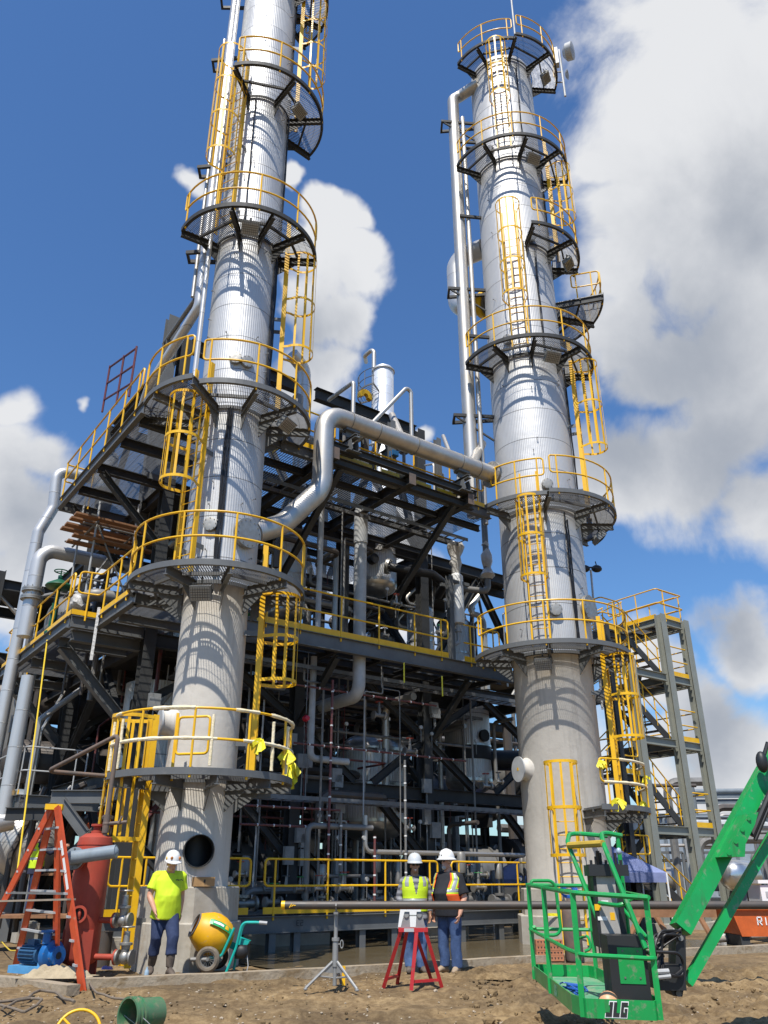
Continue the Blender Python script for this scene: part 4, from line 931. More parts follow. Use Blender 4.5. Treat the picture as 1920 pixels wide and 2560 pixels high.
# big insulated return duct behind the right column
d0 = ony(1208, 622, 22.3); d1 = ony(1140, 650, 22.9); d2 = ony(1152, 770, 22.9); d2 = Vector((d1.x, d1.y, d2.z)); d3 = ony(1215, 762, 22.3)
dt = pipe([d0, d1, d2, d3], .36, 'chrome', 'thick bright jacketed crossover duct looping off the left of the right column', .5, 24)
mb = MB(); mb.lathe([(.3,-.08),(.46,-.08),(.46,.1),(.3,.1)], 28, d3+(d3-d2).normalized()*-.1, (d3-d2)); O('pipe_flange', mb, M['yellow'], 'yellow ringed flange joining the crossover duct to right column', 'flange', d3)
# pipes on the left column
def vpipe(a, r, z1, z0, rad, label, m='steelpipe', tail=()):
    p = pol(Lc, a, r); pts = [Vector((p.x,p.y,z1)), Vector((p.x,p.y,z0))]+list(tail); return pipe(pts, rad, m, label, .35, group=None)
p0 = pol(Lc, -72, 1.08); e = ony(512, 792, p0.y)
vpipe(-72, 1.08, 30, 14.2, .115, 'bright vertical pipe down the left side of the left column bending back at the bottom', 'chrome', [W(-1.3,2.4,12.9), W(-1.0,4.2,12.4)])
vpipe(-90, 1.30, 24.6, 14.8, .05, 'thin grey vertical vent pipe farthest left of left column', 'steelpipe')
vpipe(-58, 1.02, 30, 12.0, .06, 'medium vertical pipe hugging the left column cladding behind the ladder', 'chrome')
for z_ in (23.3, 19.0, 16.0, 26.2):
    s = T('pipe_bracket', 'dark pipe bracket on left side of the left column, %s' % {23.3:'under the upper pipe bend',19.0:'halfway along the long caged ladder',16.0:'just below the railed ring',26.2:'near the top of the photo'}[z_], 'bracket', pol(Lc,-75,.8,z_), 'left column pipe brackets')
    mb = MB(); mb.bar(pol(Lc,-62,.76,z_), pol(Lc,-80,1.55,z_), .07, .1); mb.bar(pol(Lc,-95,.76,z_), pol(Lc,-92,1.55,z_), .07, .1); P('arm', mb, M['dark'], s)
    mb = MB(); mb.bar(pol(Lc,-80,1.52,z_+.003), pol(Lc,-92,1.52,z_+.003), .06, .09); P('tie', mb, M['dark'], s)
# slender brace pipe from the left column toward the roof of the structure
pipe([ony(487,750,16.6), ony(410,860,19.0)], .06, 'dullpipe', 'slanting grey stay running down from left column to the structure')
pipe([W(-.9,4.4,13.2), W(-.3,2.0,13.0), W(-.2,1.2,12.7)], .1, 'steelpipe', 'pale pipe crossing behind the left column above the high walkway', .25)
pipe([W(-.2,5.0,12.6), W(-.4,2.2,12.3)], .12, 'steelpipe', 'second pale pipe end behind the left column above high walkway')
pipe([W(2.55,2.0,15.3), W(3.1,2.2,15.1), W(3.1,2.2,11.2)], .2, 'chrome', 'fat bright riser just right of the left column below the cage', .3, 18)
# far left tall jacketed risers
zz = 11.9
e = [W(-1.2,8.2,zz), None, None]
pA = onv(175,1180,8.2); pB = onv(140,1180,8.2); pC = onv(133,1270,8.2); pD = onv(96,1330,8.2); pE = onv(60,1560,8.2)
pipe([W(-.6,8.2,pA.z), onv(143,1177,8.2), pC, pD, Vector((pD.x,pD.y,-.0))], .165, 'chrome', 'tall bright jacketed riser at far left with a jog near the top', .3, 18)
q = onv(103,1372,7.2); qd = Vector((q.x,q.y,7.25))
r_ = pipe([W(.6,7.2,q.z), q, qd], .2, 'chrome', 'second bright jacketed pipe turning down with a bolted flange', .42, 18, flanges=[(Vector((q.x,q.y,onv(88,1478,7.2).z)), EZ, .29), (Vector((q.x,q.y,onv(88,1478,7.2).z-.22)), EZ, .29)])
q = onv(72,1690,5.6); pipe([Vector((q.x,q.y,q.z)), Vector((q.x,q.y,2.7))], .16, 'chrome', 'shorter bright jacketed pipe hanging behind stepladder top', n=18)
pipe([onv(30,2050,5.6), onv(-60,2070,5.6)], .22, 'chrome', 'bright jacketed pipe entering from the left edge of view', n=18)
# vertical light grey line and other risers between columns
q = onv(903,1265,1.9); e0 = onv(888,1738,1.9)
pipe([Vector((q.x,q.y,11.0)), Vector((q.x,q.y,e0.z)), Vector((q.x,q.y,e0.z))+EV*2.6], .17, 'lightgrey', 'light grey insulated riser passing down through the middle walkway', .32, 20)
pipe([Vector((q.x,q.y,10.9)), Vector((q.x,q.y,9.9))], .195, 'lightgrey', 'pale collar sleeve on top of the light grey riser', n=20)
q = onv(800,1400,1.75); pipe([Vector((q.x,q.y,11.0)), Vector((q.x,q.y,7.05))], .075, 'lightgrey', 'slim light grey riser beside the ring platform end')
q = onv(781,1750,2.6); qb = onv(772,1895,2.6); pipe([Vector((q.x,q.y,6.7)), Vector((q.x,q.y,qb.z)), onv(870,1905,2.6)], .085, 'lightgrey', 'light grey pipe dropping and turning right under the middle walkway', .16)
# vessels
def vessel(u, v, z0, z1, r, label, mt='cladV', head='both', bands=True):
    o = W(u,v,0); t = T('process_vessel', label, 'vessel', W(u,v,z0), 'insulated vessels inside the structure'); ORG_ = ORG[t.name]
    mb = MB(); mb.lathe([(r,z0),(r,z1)], 72, o); P('shell', mb, M[mt], t)
    hd_ = lambda s, z: [(r*math.cos(a), z+s*r*.5*math.sin(a)) for a in [PI/2*i/8 for i in range(9)]]
    if head in ('both','bottom'): mb = MB(); mb.lathe([(r*1.012,z0+.1),(r*1.012,z0)]+[(x*1.012,y) for x,y in hd_(-1,z0)], 48, o); P('bottom_head', mb, M['plainclad'], t)
    if head in ('both','top'): mb = MB(); mb.lathe([(r*1.012,z1-.1),(r*1.012,z1)]+[(x*1.012,y) for x,y in hd_(1,z1)], 48, o); P('top_head', mb, M['plainclad'], t)
    mb = MB(); mb.arc(o, r+.012, 0, 359.9, (z0+z1)/2-.03, (z0+z1)/2+.03, .02, 48); P('band', mb, M['plainclad'], t)
    return t
vessel(4.15, 4.4, 8.35, 10.6, .52, 'slim ribbed drum with domed bottom beside the left ring platform end')
t = vessel(7.15, 4.2, 9.75, 12.6, .68, 'large ribbed drum with shiny dished bottom above middle walkway', head='bottom')
mb = MB(); c_ = onv(937,1395,3.5); mb.lathe([(0,0),(.16,.0),(.16,-.2)], 20, c_, -EV); P('capped_nozzle', mb, M['black'], t)
t = vessel(12.4, 6.0, 4.35, 6.7, .78, 'ribbed drum with shiny dished bottom beside the right concrete skirt', head='bottom')
mb = MB(); o = W(12.4,6,0); mb.lathe([(.80,5.05),(.80,5.55)], 48, o); P('black_band', mb, M['black'], t)
p = o+EZ*5.1; mb = MB(); mb.cyl(p+EU*.5-EV*.3, p+EU*2.1-EV*1.2, .34, 24); P('side_duct', mb, M['black'], t)
mb = MB(); c_ = p-EV*.80+EZ*.7; mb.cyl(c_, c_-EV*.1, .2, 20); P('capped_nozzle', mb, M['black'], t)
t = vessel(8.1, 5.6, 2.9, 5.0, 1.02, 'broad domed drum low in the structure with two flanged ports', head='both')
for du, m_ in ((-.35,'flange'),(.28,'dark')):
    cpt = W(8.1+du, 5.6-math.sqrt(1.02**2-du**2), 3.35); mb = MB(); mb.cyl(cpt+EV*.1, cpt-EV*.08, .15, 20); mb.cyl(cpt-EV*.08, cpt-EV*.12, .2, 20); b = P('port', mb, M[m_], t); bb = MB(); bolts_ring(bb, cpt-EV*.12, -EV, .16, 8, .016, .05); P('bolts', bb, M['dullpipe'], b)
vessel(1.3, 6.2, 3.2, 6.2, .85, 'ribbed drum in shade left of the bare concrete skirt', head='none')
vessel(.9, 3.0, 7.4, 9.0, .48, 'small ribbed drum with bright domed top behind the left column rail', head='top')
vessel(3.2, 7.4, 8.0, 10.4, .75, 'dim ribbed drum deep behind the left column')
vessel(-1.0, 6.2, 11.5, 12.6, .28, 'narrow bright cylinder under the high left walkway', 'chrome')
vessel(10.2, 8.0, 7.4, 8.6, .9, 'dim horizontal-banded drum deep behind the silencer', head='top')
# silencer with wrapped end
q = onv(1143,1500,2.0); u_, v_ = (q-Lc).dot(EU), 2.0; zt, zb = onv(1135,1440,2).z, onv(1146,1560,2).z
s = T('vent_silencer', 'white vent silencer cylinder with plastic wrapped top on a grey post', 'silencer', W(u_,v_,zb)); o = W(u_,v_,0)
mb = MB(); mb.lathe([(0,zb),(.19,zb),(.2,zb+.03),(.2,zt),(.1,zt+.1),(.0,zt+.1)], 28, o); P('body', mb, M['white'], s)
mb = MB(); prof = [(.13,zt+.05),(.15,zt+.3),(.20,zt+.42),(.16,zt+.62),(.21,zt+.80),(.28,zt+.98),(.24,zt+1.08),(.1,zt+1.1)]; mb.lathe(prof, 18, o)
mb.v = [Vector(p)+Vector((noise.noise(Vector(p)*6),noise.noise(Vector(p)*6+Vector((5,0,0))),noise.noise(Vector(p)*5)))*.05 for p in mb.v]; P('plastic_wrap', mb, M['plastic'], s)
mb = MB(); mb.tube(fillet([o+EZ*zb, o+EZ*(zb-.55), o+EZ*(zb-.75)-EU*.35, ], .15), .06, 10); mb.lathe([(0,0),(.1,0),(.1,.1),(0,.1)], 16, o+EZ*(zb-.25)); P('drain_leg', mb, M['lightgrey'], s)
mb = MB(); pp = o-EU*.42-EV*.15; mb.ibeam(pp+EZ*6.9, pp+EZ*(zt-.1), .16, .16, EV, .014); mb.bar(pp+EZ*(zt-.25), o+EU*.35-EV*.15+EZ*(zt-.25), .08, .1); mb.bar(pp+EZ*(zt-.26)+EV*.4, o+EU*.35+EV*.25+EZ*(zt-.26), .08, .1); P('post', mb, M['grey'], s)
# wrapped hanging pipe at right
q = onv(1210,1300,2.2); e = onv(1217,1478,2.2); e = Vector((q.x,q.y,e.z))
hp2 = pipe([q+EZ*1.0, e, e-EU*1.2+EV*.4], .10, 'dullpipe', 'grey hanging pipe turning left under a plastic wrapped joint', .2)
mb = MB(); zz = onv(1210,1400,2.2).z; prof = [(.05,zz+1.0),(.07,zz+.7),(.12,zz+.55),(.07,zz+.45),(.17,zz+.2),(.19,zz-.05),(.11,zz-.25),(.17,zz-.35),(.26,zz-.5),(.12,zz-.62)]; mb.lathe(prof, 18, Vector((q.x,q.y,0)))
mb.v = [Vector(p)+Vector((noise.noise(Vector(p)*5),noise.noise(Vector(p)*5+Vector((5,0,0))),0))*.08 for p in mb.v]
O('plastic_wrap', mb, M['plastic'], 'crumpled translucent plastic wrap tied round the hanging pipe', 'wrap', Vector((q.x,q.y,zz)))
# ribbed hose loop
a0 = onv(965,1415,3.0); pipe([a0, onv(1010,1425,2.6), onv(1080,1435,2.6), onv(1112,1460,2.6), onv(1095,1490,3.2)], .13, 'black', 'thick black insulated pipe looping out of the large drum', .3, 14, flanges=[(a0+(onv(1010,1425,2.6)-a0)*.1, onv(1010,1425,2.6)-a0, .24)])
# distant stack vessel with small platform seen above the bridge
c = ony(958, 1000, 40); zc0 = 14.0; zt = ony(965,930,40).z; t = T('distant_column', 'pale banded vessel with small platform far behind the bridge', 'vessel', (c.x,c.y,10))
cb = cladding('pale_banded_jacket', 0, .55, col=(.85,.86,.87), rough=.4)
o = Vector((c.x,c.y,0)); mb = MB(); mb.lathe([(.62,0),(.62,zt),(.55,zt+.2),(.3,zt+.34),(0,zt+.4)], 40, o); P('shell', mb, cb, t)
mb = MB(); mb.arc(o, .66, 0, 359.9, zt-.05, zt+.03, .06, 40); P('rim', mb, M['lightgrey'], t)
zp = ony(920,990,40).z; mb = MB(); mb.arc(o, 1.5, -120, -20, zp-.1, zp, .05); [mb.arc(o, rr_, -120, -20, zp-.05, zp-.03, .02) for rr_ in (.7,.85,1.0,1.15,1.3)]; [mb.bar(pol(o,a,.6,zp-.05), pol(o,a,1.5,zp-.05), .05, .1) for a in (-118,-70,-22)]; P('platform', mb, M['grey'], t)
mb = MB(); [mb.tube([pol(o,-120+100*i/10,1.5,zp+h) for i in range(11)], .025, 6) for h in (.5,1.05)]; [mb.tube([pol(o,a,1.5,zp), pol(o,a,1.5,zp+1.05)], .025, 6) for a in (-118,-95,-70,-45,-22)]; P('railing', mb, M['grey'], t)
q = ony(935,870,40); q2 = ony(946,1040,40); pipe([ony(915,905,42), ony(912,890,40.5), q, Vector((q.x,q.y,q2.z-2))], .13, 'steelpipe', 'distant gooseneck vent pipe rising above the bridge', .3)
mb = MB(); c_ = onv(912,992,3.3); mb.hoop(c_, EU, EZ, .17, -20, 200, .16, .16, 16); O('pulley_wheel', mb, M['yellow'], 'yellow wheel sheave on top beam behind the header', 'wheel', c_)
# control valves and instruments along the bridge
def valve(p, s, label, m1='flange', m2='dullpipe', group='actuated valves along the bridge deck', hand=None):
    t = T('control_valve', label, 'valve', p, group); p = Vector(p); mb = MB(); mb.lathe([(0,0),(.10,0),(.10,.05),(.055,.07),(.055,.2),(.12,.22),(.12,.27),(0,.27)], 14, p, EZ); mb.xf(Matrix.Translation(p) @ Matrix.Scale(s,4) @ Matrix.Translation(-p)); P('valve_body', mb, M[m1], t)
    mb = MB(); q = p+EZ*.27*s; mb.tube([q, q+EZ*.3*s], .03*s, 8); mb.lathe([(0,.3*s),(.08*s,.3*s),(.09*s,.34*s),(.09*s,.62*s),(.06*s,.66*s),(0,.66*s)], 16, q); P('actuator', mb, M[m2], t)
    mb = MB(); mb.cyl(p-EU*.25*s+EZ*.12*s, p+EU*.25*s+EZ*.12*s, .07*s, 12); mb.cyl(p-EU*.27*s+EZ*.12*s, p-EU*.22*s+EZ*.12*s, .13*s, 14); mb.cyl(p+EU*.22*s+EZ*.12*s, p+EU*.27*s+EZ*.12*s, .13*s, 14); P('flanged_body', mb, M[m1], t); return t
for i, u in enumerate((1.9, 3.35, 5.35, 7.35)):
    valve(W(u,.35,11.3), 1.6, ['upright valve on the bridge deck nearest the left column','upright valve right behind the near header support','upright valve on bridge deck midway along the header','fat upright valve standing by the far header support'][i], 'flange' , 'lightgrey' if i == 3 else 'dullpipe')
mb = MB(); c_ = onv(985,1135,.2); mb.box(c_, .2,.16,.16,(EU,EV,EZ)); mb.tube([c_-EZ*.1, c_-EZ*.35], .02, 6); O('blue_transmitter', mb, mat('transmitter_blue', (.02,.12,.3), .4), 'small blue transmitter box hanging behind the bridge railing', 'instrument', c_)
for i, (u,v) in enumerate(((2.9,.1),(4.3,.2),(4.75,.6),(6.3,.2),(6.9,.5))):
    pipe([W(u,v,11.1), W(u,v,12.1), W(u+.1,v+.5,12.3)], .03, 'steelpipe', 'thin instrument line standing on bridge deck behind the header', .1, 6, group='instrument lines on the bridge deck')
for i, u in enumerate((3.95, 4.85, 6.5)):
    mb = MB(); mb.ibeam(W(u,.25,11.1), W(u,.25,13.0 if i else 12.4), .16, .16, EV, .012); O('pipe_post', mb, M['grey'], ['short grey post behind the near half of the header','grey post behind the middle of the header','grey post behind the far half of the header'][i], 'post', W(u,.25,11.1))
# green hand-wheel valve and fat horizontal pipe on the left wing
p = onv(148,1462,5.6); p.z = 8.25; gm = mat('valve_green', (.008,.10,.045), .4, noise=6)
t = T('handwheel_valve', 'tall green diaphragm valve with handwheel on left wing walkway', 'valve', p-EZ*1.2); mb = MB(); mb.lathe([(0,-.06),(.31,-.03),(.34,0),(.31,.05),(.15,.15),(.06,.2),(.06,.3),(0,.3)], 28, p); P('diaphragm', mb, gm, t)
mb = MB(); mb.tube([p, p-EZ*.5], .06, 10); mb.bar(p-EZ*.45, p-EZ*.95, .13, .13); mb.lathe([(0,-1.25),(.16,-1.25),(.16,-1.2),(.09,-1.15),(.09,-.95),(0,-.95)], 16, p); P('yoke', mb, gm, t)
mb = MB(); w_ = p+EZ*.42; mb.tube([w_+(EU*math.cos(a)+EV*math.sin(a))*.17 for a in [2*PI*i/20 for i in range(20)]], .016, 8, closed=True); [mb.tube([w_, w_+(EU*math.cos(a)+EV*math.sin(a))*.17], .012, 6) for a in (.3,2.4,4.5)]; mb.tube([w_, p+EZ*.28], .02, 8); P('handwheel', mb, gm, t)
pipe([W(-1.55,8.6,7.55), W(-1.5,5.6,7.55), W(-1.35,4.6,7.9), W(.5,4.4,7.9)], .16, 'dullpipe', 'fat dull pipe lying behind the left wing railing', .3, 16, flanges=[(W(-1.51,6.2,7.55), -EV, .24)])
mb = MB(); c_ = W(-1.5,4.9,7.75); mb.ball(c_, .2, .2, .22, 14, 10); mb.v = [Vector(q)+Vector((noise.noise(Vector(q)*9),noise.noise(Vector(q)*9+Vector((5,0,0))),noise.noise(Vector(q)*8)))*.08 for q in mb.v]; O('plastic_wrap', mb, M['plastic'], 'crumpled plastic bag tied on the end of dull pipe by left railing', 'wrap', c_)
# scaffold at the left: poles, rusty planks
sc = T('scaffold', 'scaffold of grey tubes with brown planks under the high left walkway', 'scaffold', W(-1.6,5,7))
for pu, pv, z0, z1 in ((-1.35,6.6,7.0,11.6),(-1.35,5.0,7.0,10.6),(-.3,6.6,7,10.6),(-.3,5.0,7,10.8)):
    mb = MB(); mb.tube([W(pu,pv,z0), W(pu,pv,z1)], .03, 8); P('standard', mb, M['lightgrey'], sc)
for z_ in (8.4, 9.9):
    for a, b in (((-1.4,6.9),(-1.4,4.7)),((-.3,6.9),(-.3,4.7)),((-1.7,6.6),(0,6.6)),((-1.7,5.0),(0,5.0))):
        mb = MB(); mb.tube([W(*a,z_), W(*b,z_)], .028, 8); P('ledger', mb, M['dullpipe'], sc)
for i in range(4):
    mb = MB(); mb.bar(W(-2.0,4.75+.4*i,9.98+.02*(i%2)), W(.4,4.75+.4*i,9.98+.02*(i%2)), .24, .05); P('plank', mb, M['plank'], sc)
for i in range(2):
    mb = MB(); mb.bar(W(-1.9,5.0+.5*i,9.5), W(.2,5.0+.5*i,9.5), .24, .05); P('plank', mb, M['plank'], sc)
mb = MB(); mb.tube([W(-1.3,6.6,8.0), W(-.3,6.6,10)], .026, 8); mb.tube([W(-1.3,5,9.9), W(-.3,5.0,8.1)], .026, 8); P('diagonal', mb, M['dullpipe'], sc)
mb = MB(); mb.bar(W(1.4,3.0,8.9), W(3.0,3.0,8.9), .3, .06); O('scaffold_plank', mb, M['plank'], 'brown plank shelf in shadow right of the left column manway', 'plank', W(1.4,3,8.9))
# ------------------------------------------------------------------ pipework filling the shaded bays
rr = random.Random(11)
gA = 'thin tracing lines in the shaded bays'; gB = 'dim pipes crossing the shaded bays'; gC = 'risers standing in the shaded bays'
for i in range(62):
    u = rr.uniform(.8, 12.3); v = rr.uniform(1.8, 9.2); lv = rr.choice([(.75,6.6),(.75,3.4),(2.0,6.6),(7.1,10.8),(.75,6.6)])
    if lv[0] > 6 and u > 8.3: continue
    dz = rr.choice([0,0,.6,-.6])
    pts = [W(u,v,lv[0]), W(u,v,lv[1]-.6), W(u+dz,v,lv[1]-.6), W(u+dz,v,lv[1])] if dz else [W(u,v,lv[0]), W(u,v,lv[1])]
    pipe(pts, rr.choice([.016,.02,.025,.03]), rr.choice(['pipered','dullpipe','dullpipe','lightgrey']), 'thin vertical tracing line in the shaded structure', .05, 6, gA, 'tracing_line', 'tracing line')
for i in range(58):
    z_ = rr.choice([1.3,2.0,2.9,3.3,4.2,5.0,5.9,6.3,8.0,9.0,9.6,10.3])+rr.uniform(-.2,.2); v = rr.uniform(2.0, 9.5); a = rr.uniform(.3, 6); b = a+rr.uniform(1.5, 6.5); b = min(b, 12.6 if z_ < 7 else 8.4)
    if b-a < 1: continue
    r = rr.choice([.03,.04,.05,.08,.11,.06]); dz = rr.uniform(.3,.9)*rr.choice([-1,1])
    pts = [W(a,v,z_), W(b,v,z_)] if rr.random() < .4 else [W(a,v,z_+dz), W(a,v,z_), W(b,v,z_), W(b,v+rr.uniform(.4,1.5),z_)]
    pipe(pts, r, rr.choice(['blackpipe','dullpipe','dullpipe','blackpipe','steelpipe','pipered' if r < .05 else 'dullpipe']), 'dim horizontal pipe crossing the shaded structure', None, 8, gB)
for i in range(34):
    v = rr.uniform(2.3, 9.4); u = rr.uniform(.4, 12.6); z0, z1 = rr.choice([(.73,6.5),(.73,3.3),(3.7,6.6),(7.0,10.7)])
    if z0 > 6 and u > 8.3: continue
    r = rr.choice([.06,.08,.11,.14])
    pipe([W(u,v,z0), W(u,v,z1-.5), W(u,v+rr.choice([-1,1])*rr.uniform(.6,1.4),z1-.5)], r, rr.choice(['dullpipe','blackpipe','steelpipe','dullpipe','chrome']), 'dim riser with an elbow in the shaded structure', None, 10, gC, 'riser_pipe', 'riser')
for i in range(26):
    v = rr.uniform(4.2, 9.6); u = rr.choice([-1.3,-.9,-.5,.5,1.0,1.6]); z0 = rr.choice([.3,3.0,5.6]); 
    pipe([W(u,v,z0), W(u,v,z0+rr.uniform(1.5,3.2)), W(u+rr.uniform(.4,1.4),v,z0+3.3)], rr.choice([.03,.05,.08]), rr.choice(['dullpipe','blackpipe','steelpipe','pipered']), 'thin pipe under the left wing walkway', .1, 8, 'thin pipes under the left wing', 'small_bore_pipe', 'thin pipe')
for i in range(16):
    u = 1.5+rr.random()*10.5; p = W(u, rr.uniform(1.9,4.5), .75)
    valve(p, rr.uniform(.8,1.5), 'small flanged valve on low walkway behind the railing', rr.choice(['flange','dullpipe']), rr.choice(['dullpipe','flange']), 'small valves along the low walkway')
# cable trays under the decks
for i, (v, z_) in enumerate(((2.6,6.35),(5.2,6.3),(2.9,3.2),(7.4,10.3),(1.2,10.5))):
    mb = MB(); a, b = (1.2, 12.2) if z_ < 7 else (1.5, 8.2)
    for s in (-.22,.22): mb.bar(W(a,v+s,z_), W(b,v+s,z_), .02, .1)
    u = a
    while u < b: mb.bar(W(u,v-.2,z_-.02), W(u,v+.2,z_-.02), .03, .02); u += .3
    O('cable_tray', mb, M['galv'], ['ladder cable tray slung under the front of the middle walkway','ladder cable tray slung deeper under middle walkway','cable tray at the low cross beam','cable tray under the rear of the bridge','cable tray under the front of the bridge'][i], 'cable tray', W(a,v,z_))
# named red tracing lines with clips in front
for (x0,y0,x1,y1,lab) in ((832,1700,815,2255,'red clipped tracing riser left of the low drum'),(1012,1900,1008,2200,'grey clipped riser right of the low drum'),(937,2090,934,2256,'red clipped riser below the low drum'),(853,2028,849,2230,'clipped riser with elbow left of the low drum')):
    a = onv(x0,y0,2.0); b = onv(x1,y1,2.0); b = Vector((a.x,a.y,b.z)); t = T('tracing_riser', lab, 'pipe', b)
    mb = MB(); mb.tube([a,b], .03, 8); P('pipe_run', mb, M['pipered'] if 'red' in lab else M['dullpipe'], t); k = b.z+.15
    while k < a.z: mb = MB(); mb.tube([Vector((a.x,a.y,k)), Vector((a.x,a.y,k+.035))], .036, 8); k += .42; P('clip', mb, M['white'], t)
for (x0,y0,x1,lab) in ((735,1857,1165,'long red clipped line crossing in front of the low drum'),(600,2012,850,'clipped line crossing at the first left column'),(600,2060,930,'lower clipped line below the low drum'),(650,1698,1090,'clipped line just under the middle walkway')):
    a = onv(x0,y0,2.2); L_ = onv(x1,y0+(x1-x0)*.09,2.2); b = Vector((L_.x,L_.y,a.z)); t = T('tracing_line', lab, 'pipe', a)
    mb = MB(); mb.tube([a,b], .026, 8); P('pipe_run', mb, M['pipered'], t); n = int((b-a).length/.42); d = (b-a).normalized()
    for i in range(1, n): mb = MB(); mb.tube([a+d*(.42*i), a+d*(.42*i+.03)], .033, 8); P('clip', mb, M['white'], t)
mb = MB(); a = onv(870,2050,2.1); L_ = onv(770,2070,2.1); pipe([onv(930,2070,2.1), Vector((L_.x,L_.y,onv(930,2070,2.1).z)), Vector((L_.x,L_.y,.8))], .07, 'dullpipe', 'grey banded pipe elbowing down left of the low drum', .15)

# small fittings that crowd the front of the bays
rr = random.Random(77)
wg = mat('gauge_white', (.42,.42,.40), .4); jb = mat('junction_box_grey', (.30,.31,.31), .5, noise=6); tg = mat('tag_green', (.02,.22,.06), .5)
for i in range(34):
    u = rr.uniform(.9, 12.2); z_ = rr.choice([.95,1.2,1.5,2.2,2.6,3.9,4.6,5.4,7.3,7.8,8.4]); v = rr.uniform(1.75, 3.2)
    if z_ > 7 and u > 8.2: continue
    p = W(u, v, z_); t = T('gate_valve', 'small gate valve with handwheel on pipework in front bays', 'valve', p, 'small gate valves in the front bays'); mb = MB(); s_ = rr.uniform(.7, 1.3); mb.cyl(p-EU*.16*s_, p+EU*.16*s_, .045*s_, 10); mb.cyl(p-EU*.17*s_, p-EU*.13*s_, .09*s_, 12); mb.cyl(p+EU*.13*s_, p+EU*.17*s_, .09*s_, 12); mb.tube([p, p+EZ*.3*s_], [.05*s_,.02*s_], 8); P('valve_body', mb, M[rr.choice(['flange','dullpipe'])], t)
    mb = MB(); q = p+EZ*.3*s_; mb.tube([q+(EU*math.cos(a)+EV*math.sin(a))*.09*s_ for a in [2*PI*k/14 for k in range(14)]], .010, 6, closed=True); mb.tube([q-EU*.09*s_, q+EU*.09*s_], .008, 5); P('handwheel', mb, rr.choice([M['red'], M['dullpipe'], tg]), t)
for i in range(20):
    u = rr.uniform(.9, 12.2); z_ = rr.choice([1.4,2.3,2.8,4.2,5.2,7.9,8.8]); v = rr.uniform(1.75, 3.4)
    if z_ > 7 and u > 8.2: continue
    p = W(u, v, z_); t = T('pressure_gauge', 'round white pressure gauge on thin stem in the front bays', 'gauge', p, 'gauges in the front bays'); mb = MB(); mb.cyl(p-EV*.025, p+EV*.025, .05, 16); P('dial', mb, wg, t); mb = MB(); mb.tube([p-EZ*.06, p-EZ*.4], .012, 6); P('stem', mb, M['dullpipe'], t)
for i in range(18):
    u = rr.choice([.15,4.05,4.4,5.4,8.45,8.8])+rr.uniform(-.1,.1); z_ = rr.uniform(1.2, 6.2); p = W(u, 3.42, z_); mb = MB(); mb.box(p, .22+.1*rr.random(), .12, .28+.14*rr.random(), (EU,EV,EZ)); mb.tube([p-EZ*.1, p-EZ*.9], .015, 6); O('junction_box', mb, jb, 'grey junction box with conduit strapped to a dark column', 'junction box', p, 'junction boxes on the columns')
mb = MB(); a = onv(765,1796,2.0); mb.lathe([(0,-.09),(.06,-.08),(.085,0),(.06,.08),(0,.09)], 16, a, EV); t = T('chain_hoist', 'small red chain hoist hanging in the left front bay', 'hoist', a); P('drum', mb, mat('hoist_red', (.45,.01,.03), .4), t); mb = MB(); mb.tube([a+EZ*.12, Vector((a.x,a.y,6.6))], .01, 5); mb.tube([a-EZ*.1+EU*.05, a-EZ*1.5+EU*.1], .008, 5); mb.tube([a-EZ*.1-EU*.04, a-EZ*1.2-EU*.02], .008, 5); P('chain', mb, M['dullpipe'], t)
for i, (px, py) in enumerate(((1010,1655),(562,1560),(1105,1690))):
    a = onv(px, py, 1.45); mb = MB(); mb.bar(a, a-EZ*.55, .035, .004, Vector((0,1,0))); O('caution_strip', mb, M['ytape'], ['yellow caution strip dangling under the middle walkway near its centre','yellow caution strip dangling by left skirt top','yellow caution strip dangling under right part of the middle walkway'][i], 'strip', a)
# ------------------------------------------------------------------ things on the ground in front
def lettering(s, p, h, X, Y_, st=.16, d=.004):
    mb = letters(s, p, h, X, Y_, None, d=d); return mb
# orange stepladder
N1 = onz(204,2478,0); N2 = onz(-85,2442,0); off = Vector((-.15,.6,0)); top = ony(136,2018,N1.y+.45)
t = T('stepladder', 'tall orange fibreglass stepladder with yellow cap standing at left', 'ladder', (N1+N2)/2)
axx = (N1-N2).normalized(); TW = off.normalized()
def lrail(a, b, w=.125, h=.05):
    mb = MB(); d = (b-a).normalized(); s = axx
    mb.bar(a, b, .012, w, s); 
    n = d.cross(s).normalized()
    mb.bar(a+n*.02+s*(w/2-.006), b+n*.02+s*(w/2-.006), .03, .012, s); mb.bar(a+n*.02-s*(w/2-.006), b+n*.02-s*(w/2-.006), .03, .012, s)
    return P('side_rail', mb, M['orange'], t)
wT = off*.26
tops = [top-wT*.5+axx*.07, top+wT*.5+axx*.07, top-wT*.5-axx*.07, top+wT*.5-axx*.07]
feet = [N1, onz(137,2446,.05), N2, onz(38,2415,.05)]
for a, b in zip(feet, tops): lrail(a, b)
for k in (0, 2):
    for i in range(1, 8):
        f = i/8
        a = feet[k].lerp(tops[k], f); b = feet[k+1].lerp(tops[k+1], f); b = a+(b-a).normalized()*.13; mb = MB(); mb.bar(a, b, .085, .03); P('step_bracket', mb, M['lightgrey'], t)
for i in range(1, 8):
    a = feet[1].lerp(tops[1], i/8); b = feet[3].lerp(tops[3], i/8); mb = MB(); mb.bar(a, b, .085, .03); P('step', mb, M['lightgrey'], t)
mb = MB(); mb.bar(top-wT*.62, top+wT*.62, .25, .08); P('top_cap', mb, M['yellow'], t)
